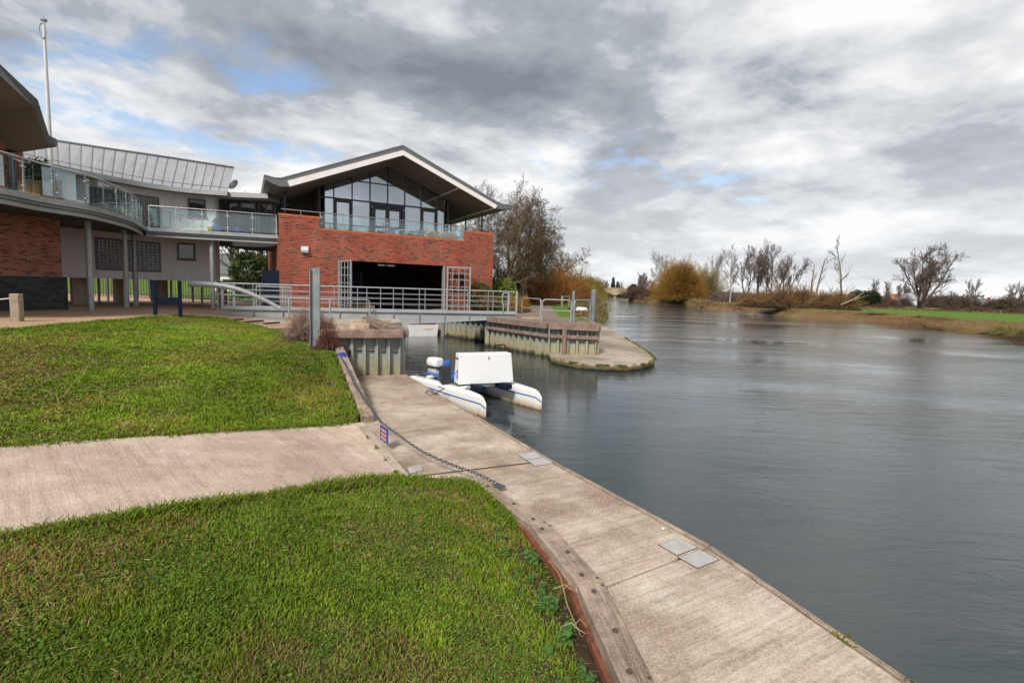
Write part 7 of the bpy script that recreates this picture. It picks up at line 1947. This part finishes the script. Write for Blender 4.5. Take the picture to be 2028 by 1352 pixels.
def blades(name, poly, n, seed, power, parent=None, hscale=1.0, wscale=1.0, drys=1.0):
    g = np.random.default_rng(seed); q = sample_poly(poly, n, g, power)
    x, y = q[:, 0], q[:, 1]; z = zlawn(q); dist = np.hypot(x, y)
    tuft = fbm(x, y, .8, seed); dry = fbm(x + 9, y, 1.7, seed + 5); fine = fbm(x, y, .25, seed + 9)
    # thin out the worn strip beside the kerb timbers
    dk = seg_dist(q, KOUT); worn = np.clip(1.25 - dk / (.22 + .40 * fbm(x, y, .45, 12)), 0, 1) * np.clip((5.1 - y) / .5, 0, 1)
    keep = g.uniform(0, 1, len(q)) > worn * 1.15
    x, y, z, dist, tuft, dry, fine = [a[keep] for a in (x, y, z, dist, tuft, dry, fine)]; m_ = len(x)
    h = (.022 + .05 * np.clip(tuft - .3, 0, 1) * 1.6 + .02 * g.uniform(0, 1, m_)) * hscale * np.clip(1.05 - .02 * dist, .7, 1)
    w = (.0022 + .0011 * np.maximum(dist - 1.5, 0)) * g.uniform(.7, 1.4, m_) * wscale
    a = g.uniform(0, 2 * np.pi, m_); lean = g.uniform(.15, 1.25, m_) * h; b = a + g.normal(0, .6, m_)
    bx_, by_ = np.cos(a) * w, np.sin(a) * w
    lx, ly = -np.sin(b) * lean, np.cos(b) * lean
    V_ = np.empty((m_, 5, 3))
    V_[:, 0] = np.c_[x - bx_, y - by_, z - .004]; V_[:, 1] = np.c_[x + bx_, y + by_, z - .004]
    V_[:, 2] = np.c_[x + bx_ * .75 + lx * .4, y + by_ * .75 + ly * .4, z + h * .62]; V_[:, 3] = np.c_[x - bx_ * .75 + lx * .4, y - by_ * .75 + ly * .4, z + h * .62]
    V_[:, 4] = np.c_[x + lx, y + ly, z + h * g.uniform(.75, 1.05, m_)]
    i0 = np.arange(m_)[:, None] * 5
    F_ = np.concatenate([i0 + [[0, 1, 2]], i0 + [[0, 2, 3]], i0 + [[3, 2, 4]]], 0)
    c = GREEN[g.integers(0, 5, m_)] * (.62 + .75 * fine)[:, None]
    c = c * (1 - .4 * np.clip((tuft - .5) * 2, 0, 1))[:, None] + np.array([.05, .11, .012]) * (.4 * np.clip((tuft - .5) * 2, 0, 1))[:, None]
    pd = np.clip((dry - .43) * 2.8, .04, .5) * (.5 + fine) * drys
    isd = g.uniform(0, 1, m_) < pd
    c[isd] = STRAW[g.integers(0, 4, isd.sum())] * g.uniform(.7, 1.2, (isd.sum(), 1))
    pat = fbm(x + 31, y + 7, 2.6, seed + 40)[:, None]
    c = c * (.66 + .62 * np.clip((pat - .25) * 2, 0, 1))
    tf = np.clip((fbm(x + 3, y + 51, .55, seed + 60) - .58) * 6, 0, 1)
    V_[:, 2:, 2] += (h * tf * .9)[:, None] * np.array([.6, .6, 1.0])[None]
    c = c * (1 - tf * .35)[:, None] + np.array([.19, .27, .02]) * (tf * .35)[:, None]
    yl = np.clip((dry - .4) * 2, 0, .8)[:, None]
    c = c * (1 - yl * .5) + c * np.array([1.5, 1.12, 1.0]) * yl * .5
    # worn thatch: short, straw and moss coloured
    wp = np.clip((fbm(x + 77, y + 13, 1.1, seed + 80) - .56) * 9, 0, 1)
    V_[:, 2:, 2] -= (h * wp * .45)[:, None] * np.array([.62, .62, 1.0])[None]
    th = np.array([(.27, .21, .08), (.21, .19, .05), (.17, .11, .05)])[g.integers(0, 3, m_)] * g.uniform(.7, 1.3, (m_, 1))
    mk = (g.uniform(0, 1, m_) < wp * .5 * (.6 + .4 * drys))[:, None]
    c = np.where(mk, th, c * np.array([1.06, 1.03, 1.0]))
    o = np_mesh(name, V_.reshape(-1, 3), F_, M['blade'], parent, False, np.repeat(np.clip(c, .005, 1), 5, 0))
    return tag(o, None, None, None, 'stuff')
tag(blades('grass', LAWN_LO, 200000, 21, 1.55, None, .68, .9), 'short green lawn grass below the ramp path', 'grass')
o = blades('grass', LAWN_UP, 190000, 22, .75, None, .9, 1.0, .6); tag(o, 'short green lawn grass above the ramp path', 'grass')
# clover and moss leaves between the blades
g = np.random.default_rng(33)
q = sample_poly(LAWN_LO, 90000, g, 1.6)
q = q[(fbm(q[:, 0], q[:, 1], .9, 61) > .44)]
m_ = len(q); z = zlawn(q) + g.uniform(.006, .03, m_); r = g.uniform(.0045, .0105, m_)
t1 = nrm(np.c_[g.normal(0, 1, (m_, 2)), g.normal(0, .3, m_)]); up_ = nrm(np.c_[g.normal(0, .35, (m_, 2)), np.ones(m_)]); t2 = np.cross(up_, t1)
C_ = np.c_[q, z]
V_ = np.stack([C_ + (t1 * math.cos(a) + t2 * math.sin(a)) * r[:, None] for a in np.linspace(0, 2 * math.pi, 7)[:-1]], 1)
cc = np.array([(.10, .18, .018), (.14, .22, .024), (.075, .135, .016)])[g.integers(0, 3, m_)] * g.uniform(.7, 1.3, (m_, 1))
tag(np_mesh('clover', V_.reshape(-1, 3), np.arange(m_ * 6).reshape(-1, 6), M['blade'], None, False, np.repeat(cc, 6, 0)), 'patches of small clover leaves in the lower lawn', 'clover', None, 'stuff')
# dead straws lying on both lawns
def straws(poly, n, seed, power, lab, L_=(.04, .11), w=.0022):
    g = np.random.default_rng(seed); q = sample_poly(poly, n, g, power); q = q[fbm(q[:, 0], q[:, 1], 1.4, seed) > .46]
    m_ = len(q); z = zlawn(q) + g.uniform(.02, .05, m_); a = g.uniform(0, 6.28, m_); l = g.uniform(*L_, m_)
    dist = np.hypot(q[:, 0], q[:, 1]); r = (w + .00018 * dist) * g.uniform(.6, 1.2, m_)
    d = np.c_[np.cos(a), np.sin(a), g.normal(0, .25, m_)] * l[:, None]
    P0 = np.c_[q, z]; md = P0 + d * .5 + g.normal(0, .012, (m_, 3)); P1 = P0 + d
    c = STRAW[g.integers(0, 4, m_)] * g.uniform(.9, 1.6, (m_, 1))
    o = seg_mesh('dead_straw', np.r_[P0, md], np.r_[md, P1], np.r_[r, r], np.r_[r, r * .5], np.r_[c, c], np.r_[c, c], 3, None)
    tag(o, lab, 'straw', None, 'stuff')
straws(LAWN_LO, 5000, 71, 1.5, 'dead straws scattered in the lower lawn', (.02, .06), .0009)
straws(LAWN_UP, 5000, 72, .7, 'dead straws scattered in the upper lawn', (.03, .11), .0009)
# dry weed stalks lying on the upper lawn
dry_at = [((60, 772), (140, 735), 'dry stalk at the left of the upper lawn below the bollard'), ((120, 790), (225, 682), 'longest dry stalk, slanting across the left of the upper lawn'),
          ((118, 800), (75, 770), 'crooked dry stalk meeting the foot of the longest one'), ((300, 770), (395, 768), 'level dry stalk in the middle of the upper lawn'),
          ((352, 770), (368, 742), 'short upright dry stalk rising from the level one'), ((405, 785), (415, 760), 'small dry stalk just right of the level one'),
          ((325, 828), (385, 788), 'dry stalk slanting up below the level one'), ((240, 858), (275, 830), 'dry stalk lying beside the upper edge of the ramp path'),
          ((598, 780), (625, 765), 'curled dry stalk near the sloping kerb timber'), ((0, 765), (35, 778), 'dry stalk cut by the left edge of the upper lawn')]
for i, (a, b, lab_) in enumerate(dry_at):
    def on(px, py):
        p = at_z(px, py, 1.2)
        for _ in range(8): p = at_z(px, py, zl(p.x, p.y) + .07)
        return p
    A, B = on(*a), on(*b); g = random.Random(i)
    md = A.lerp(B, .5) + Vector((g.uniform(-.06, .06), g.uniform(-.06, .06), g.uniform(.02, .10)))
    nm = ['long thin', 'crooked', 'short curled', 'forked', 'bleached', 'bent'][i % 6]
    t = thing('weed_stalk', lab_, 'stalk', A, 'dry weed stalks on the upper lawn')
    MB().tube([A, A.lerp(md, .5) + Vector((0, 0, .02)), md, B], [.004, .0038, .003, .002], 5).build('stem', M['straw'], t)
    for k in range(3):
        q_ = A.lerp(B, .35 + .2 * k); e = Vector((g.uniform(-.16, .16), g.uniform(-.12, .12), g.uniform(.0, .12)))
        MB().tube([q_ + Vector((0, 0, .03)), q_ + e * .6 + Vector((0, 0, .06)), q_ + e], [.0026, .002, .0014], 4).build('side_stem', M['straw'], t)
# bare soil strip behind the kerb, nettles and dead stems
SOIL = [(KOUT[1][0] - .02, KOUT[1][1]), (KOUT[2][0] - .01, KOUT[2][1]), (KOUT[3][0] - .01, KOUT[3][1]), (KOUT[4][0] - .01, KOUT[4][1]), (.25, 1.7), (.26, 2.3), (.18, 2.75), (.24, 3.3), (.10, 3.7), (.12, 4.1), (-.06, 4.5), (-.08, 4.95)]
tag(patch('soil_strip', SOIL, lambda p: zlawn(p) + .012 + .012 * np.sin(p[:, 0] * 31) * np.sin(p[:, 1] * 27), .08, M['bare_soil']), kind='structure')
def nettle(x, y, s, seed, lab):
    g = random.Random(seed); z = zl(x, y)
    t = thing('nettle_plant', lab, 'nettle', (x, y, z), 'nettles along the kerb')
    for k in range(g.randint(3, 5)):
        a = g.uniform(0, 6.28); top = Vector((x + .05 * s * math.cos(a), y + .05 * s * math.sin(a), z + s * g.uniform(.08, .17)))
        b_ = Vector((x, y, z - .01))
        MB().tube([b_, b_.lerp(top, .5) + Vector((0, 0, .02)), top], [.004, .0035, .002], 5).build('stem', M['nettle_stem'], t)
        lv = MB()
        for lvl in range(3):
            c = b_.lerp(top, .45 + .27 * lvl)
            for m in range(4):
                an = a + m * math.pi / 2 + lvl * .8 + g.uniform(-.3, .3); l = s * g.uniform(.025, .07) * (1.15 - .22 * lvl)
                d = Vector((math.cos(an), math.sin(an), g.uniform(-.15, .3))); sd_ = Vector((-math.sin(an), math.cos(an), g.uniform(-.2, .2)))
                n_ = 3; pts = [c]; 
                left = []; right = []
                for q_ in range(1, 5):
                    f = q_ / 5; w_ = l * .42 * math.sin(math.pi * f ** .75) * (1.12 if q_ % 2 else .92)
                    m_ = c + d * l * f + Vector((0, 0, -.18 * l * f * f)); left.append(m_ + sd_ * w_ + Vector((0, 0, .06 * l))); right.append(m_ - sd_ * w_ + Vector((0, 0, .06 * l)))
                tip = c + d * l + Vector((0, 0, -.2 * l))
                lv.add([c] + left + [tip] + right[::-1], [tuple(range(10))])
        lv.build('leaves', M['nettle_leaf'], t, flip=False)
_g = random.Random(4)
spots = [(.02, 4.95, 1.0), (.10, 4.6, .9), (.22, 4.45, 1.1), (.30, 4.2, 1.0), (.42, 4.0, 1.15), (.36, 3.8, 1.0), (.50, 3.65, 1.2), (.46, 3.42, 1.1), (.56, 3.2, 1.0), (.55, 2.95, 1.1), (.62, 2.75, 1.2), (.58, 2.55, 1.0), (.6, 2.2, 1.0), (.3, 3.9, .8), (-.05, 5.1, .8)]
spots += [(x - .14, y + .12, s * .7) for x, y, s in spots[1:14]]
spots = [(x + _g.uniform(-.10, .05), y + _g.uniform(-.08, .08), s * _g.uniform(.6, 1.3)) for x, y, s in spots]
order = ['first', 'second', 'third', 'fourth', 'fifth', 'sixth', 'seventh', 'eighth', 'ninth', 'tenth', 'eleventh', 'twelfth', 'thirteenth', 'fourteenth', 'fifteenth']
for i, (x, y, s_) in enumerate(spots):
    nettle(x, y, s_ * .8, i, 'green nettle growing between the lawn and the curved kerb timbers')
for i, (pa_, pb_, lab_) in enumerate((((1088, 1108), (1150, 1258), 'long bleached dead stem lying over the nettles beside the kerb'), ((1098, 1165), (1145, 1172), 'short bleached dead stem crossing the long one towards the timber'), ((1112, 1240), (1160, 1254), 'bleached dead stem near the lower end of the long one'))):
    A, B = at_z(pa_[0], pa_[1], .40), at_z(pb_[0], pb_[1], .40)
    t = thing('dry_twig', lab_, 'stem', A, 'dead stems among the nettles')
    MB().tube([A, A.lerp(B, .35) + Vector((.015, .0, .05)), A.lerp(B, .7) + Vector((-.02, 0, .03)), B], [.005, .005, .0045, .003], 5).build('stem', M['straw'], t)
    MB().tube([A.lerp(B, .5) + Vector((0, 0, .03)), A.lerp(B, .5) + Vector((.05, .03, .07)), A.lerp(B, .6) + Vector((.09, .02, .02))], [.003, .003, .002], 4).build('side_stem', M['straw'], t)
# longer grass fringes where the lawn meets path and kerb
def fringe(pl, n, seed, width, hs, lab):
    g = np.random.default_rng(seed); pts = np.array(densify_open(pl, .01)); i = g.integers(0, len(pts), n)
    q = pts[i] + g.normal(0, width, (n, 2)) * (.4 + 1.8 * fbm(pts[i, 0], pts[i, 1], .7, seed + 3))[:, None]; z = zlawn(q)
    h = g.uniform(.04, .11, n) * hs * (.4 + 1.1 * fbm(q[:, 0], q[:, 1], .5, seed)); a = g.uniform(0, 6.28, n); l = h * g.uniform(.3, 1.0, n)
    w = .0028 + .0007 * np.hypot(q[:, 0], q[:, 1])
    P0 = np.c_[q, z - .01]; P1 = P0 + np.c_[np.cos(a) * l * .4, np.sin(a) * l * .4, h * .65]; P2 = P0 + np.c_[np.cos(a) * l, np.sin(a) * l, h]
    c = GREEN[g.integers(0, 5, n)] * g.uniform(.7, 1.35, (n, 1)); s__ = g.uniform(0, 1, n) < .16; c[s__] = STRAW[g.integers(0, 4, s__.sum())]
    o = seg_mesh('grass_fringe', np.r_[P0, P1], np.r_[P1, P2], np.r_[w, w * .8], np.r_[w * .8, w * .2], np.r_[c, c], np.r_[c, c], 3, None, 'blade')
    tag(o, lab, 'grass', None, 'stuff')
fringe([(x + .02, y - .05) for x, y in PB[:4]], 7000, 81, .05, 1.0, 'longer grass along the lower edge of the ramp path')
fringe([(x - .03, y + .03) for x, y in PA[:4]], 5000, 82, .05, .8, 'longer grass along the upper edge of the ramp path')
fringe([(-1.3, 6.15), (-.9, 6.12), (-.5, 6.2), (-.2, 5.75), (.05, 5.25)], 4500, 83, .05, 1.1, 'longer grass against the start of the kerb timbers')
fringe([(x - .16, y) for x, y in RISE], 3000, 84, .07, .9, 'longer grass along the sloping kerb timber')
fringe(CREST[1:], 5000, 85, .06, .8, 'grass edge along the crest against the gravel')
# leaf litter under the shrubs by the channel post
g = np.random.default_rng(91); n = 2600
q = np.c_[g.normal(-6.3, .8, n), g.normal(14.9, .9, n)]; q = q[inpoly(q, [(-8.9, 16.95), (-8.2, 16.3), (-7.0, 15.0), (-6.1, 14.1), (-5.3, 13.5), (-4.9, 13.9), (-4.9, 15.5), (-6, 17), (-8, 17.8)])]; n = len(q)
C_ = np.c_[q, zlawn(q) + .012]; A = nrm(np.c_[g.normal(0, 1, (n, 2)), g.normal(0, .3, n)]) * g.uniform(.015, .04, (n, 1)); B = nrm(np.cross(A, np.c_[g.normal(0, .3, (n, 2)), np.ones(n)])) * g.uniform(.012, .026, (n, 1))
cc = np.array([(.36, .24, .14), (.28, .17, .10), (.42, .31, .20), (.20, .12, .07)])[g.integers(0, 4, n)]
tag(np_mesh('leaf_litter', np.stack([C_ - A, C_ + B, C_ + A, C_ - B], 1).reshape(-1, 3), np.arange(n * 4).reshape(-1, 4), M['leafy'], None, False, np.repeat(cc, 4, 0)), 'fallen brown leaf litter beneath the bare shrubs', 'leaf litter', None, 'stuff')
LIT = [(-8.9, 16.95), (-8.2, 16.3), (-7.0, 15.0), (-6.1, 14.1), (-5.3, 13.5), (-4.95, 13.25), (-4.7, 13.95), (-4.9, 15.5), (-6, 17), (-8, 17.8)]
tag(patch('shrub_bed', LIT, lambda p: zlawn(p) + .004, .3, M['bare_soil2']), kind='structure')
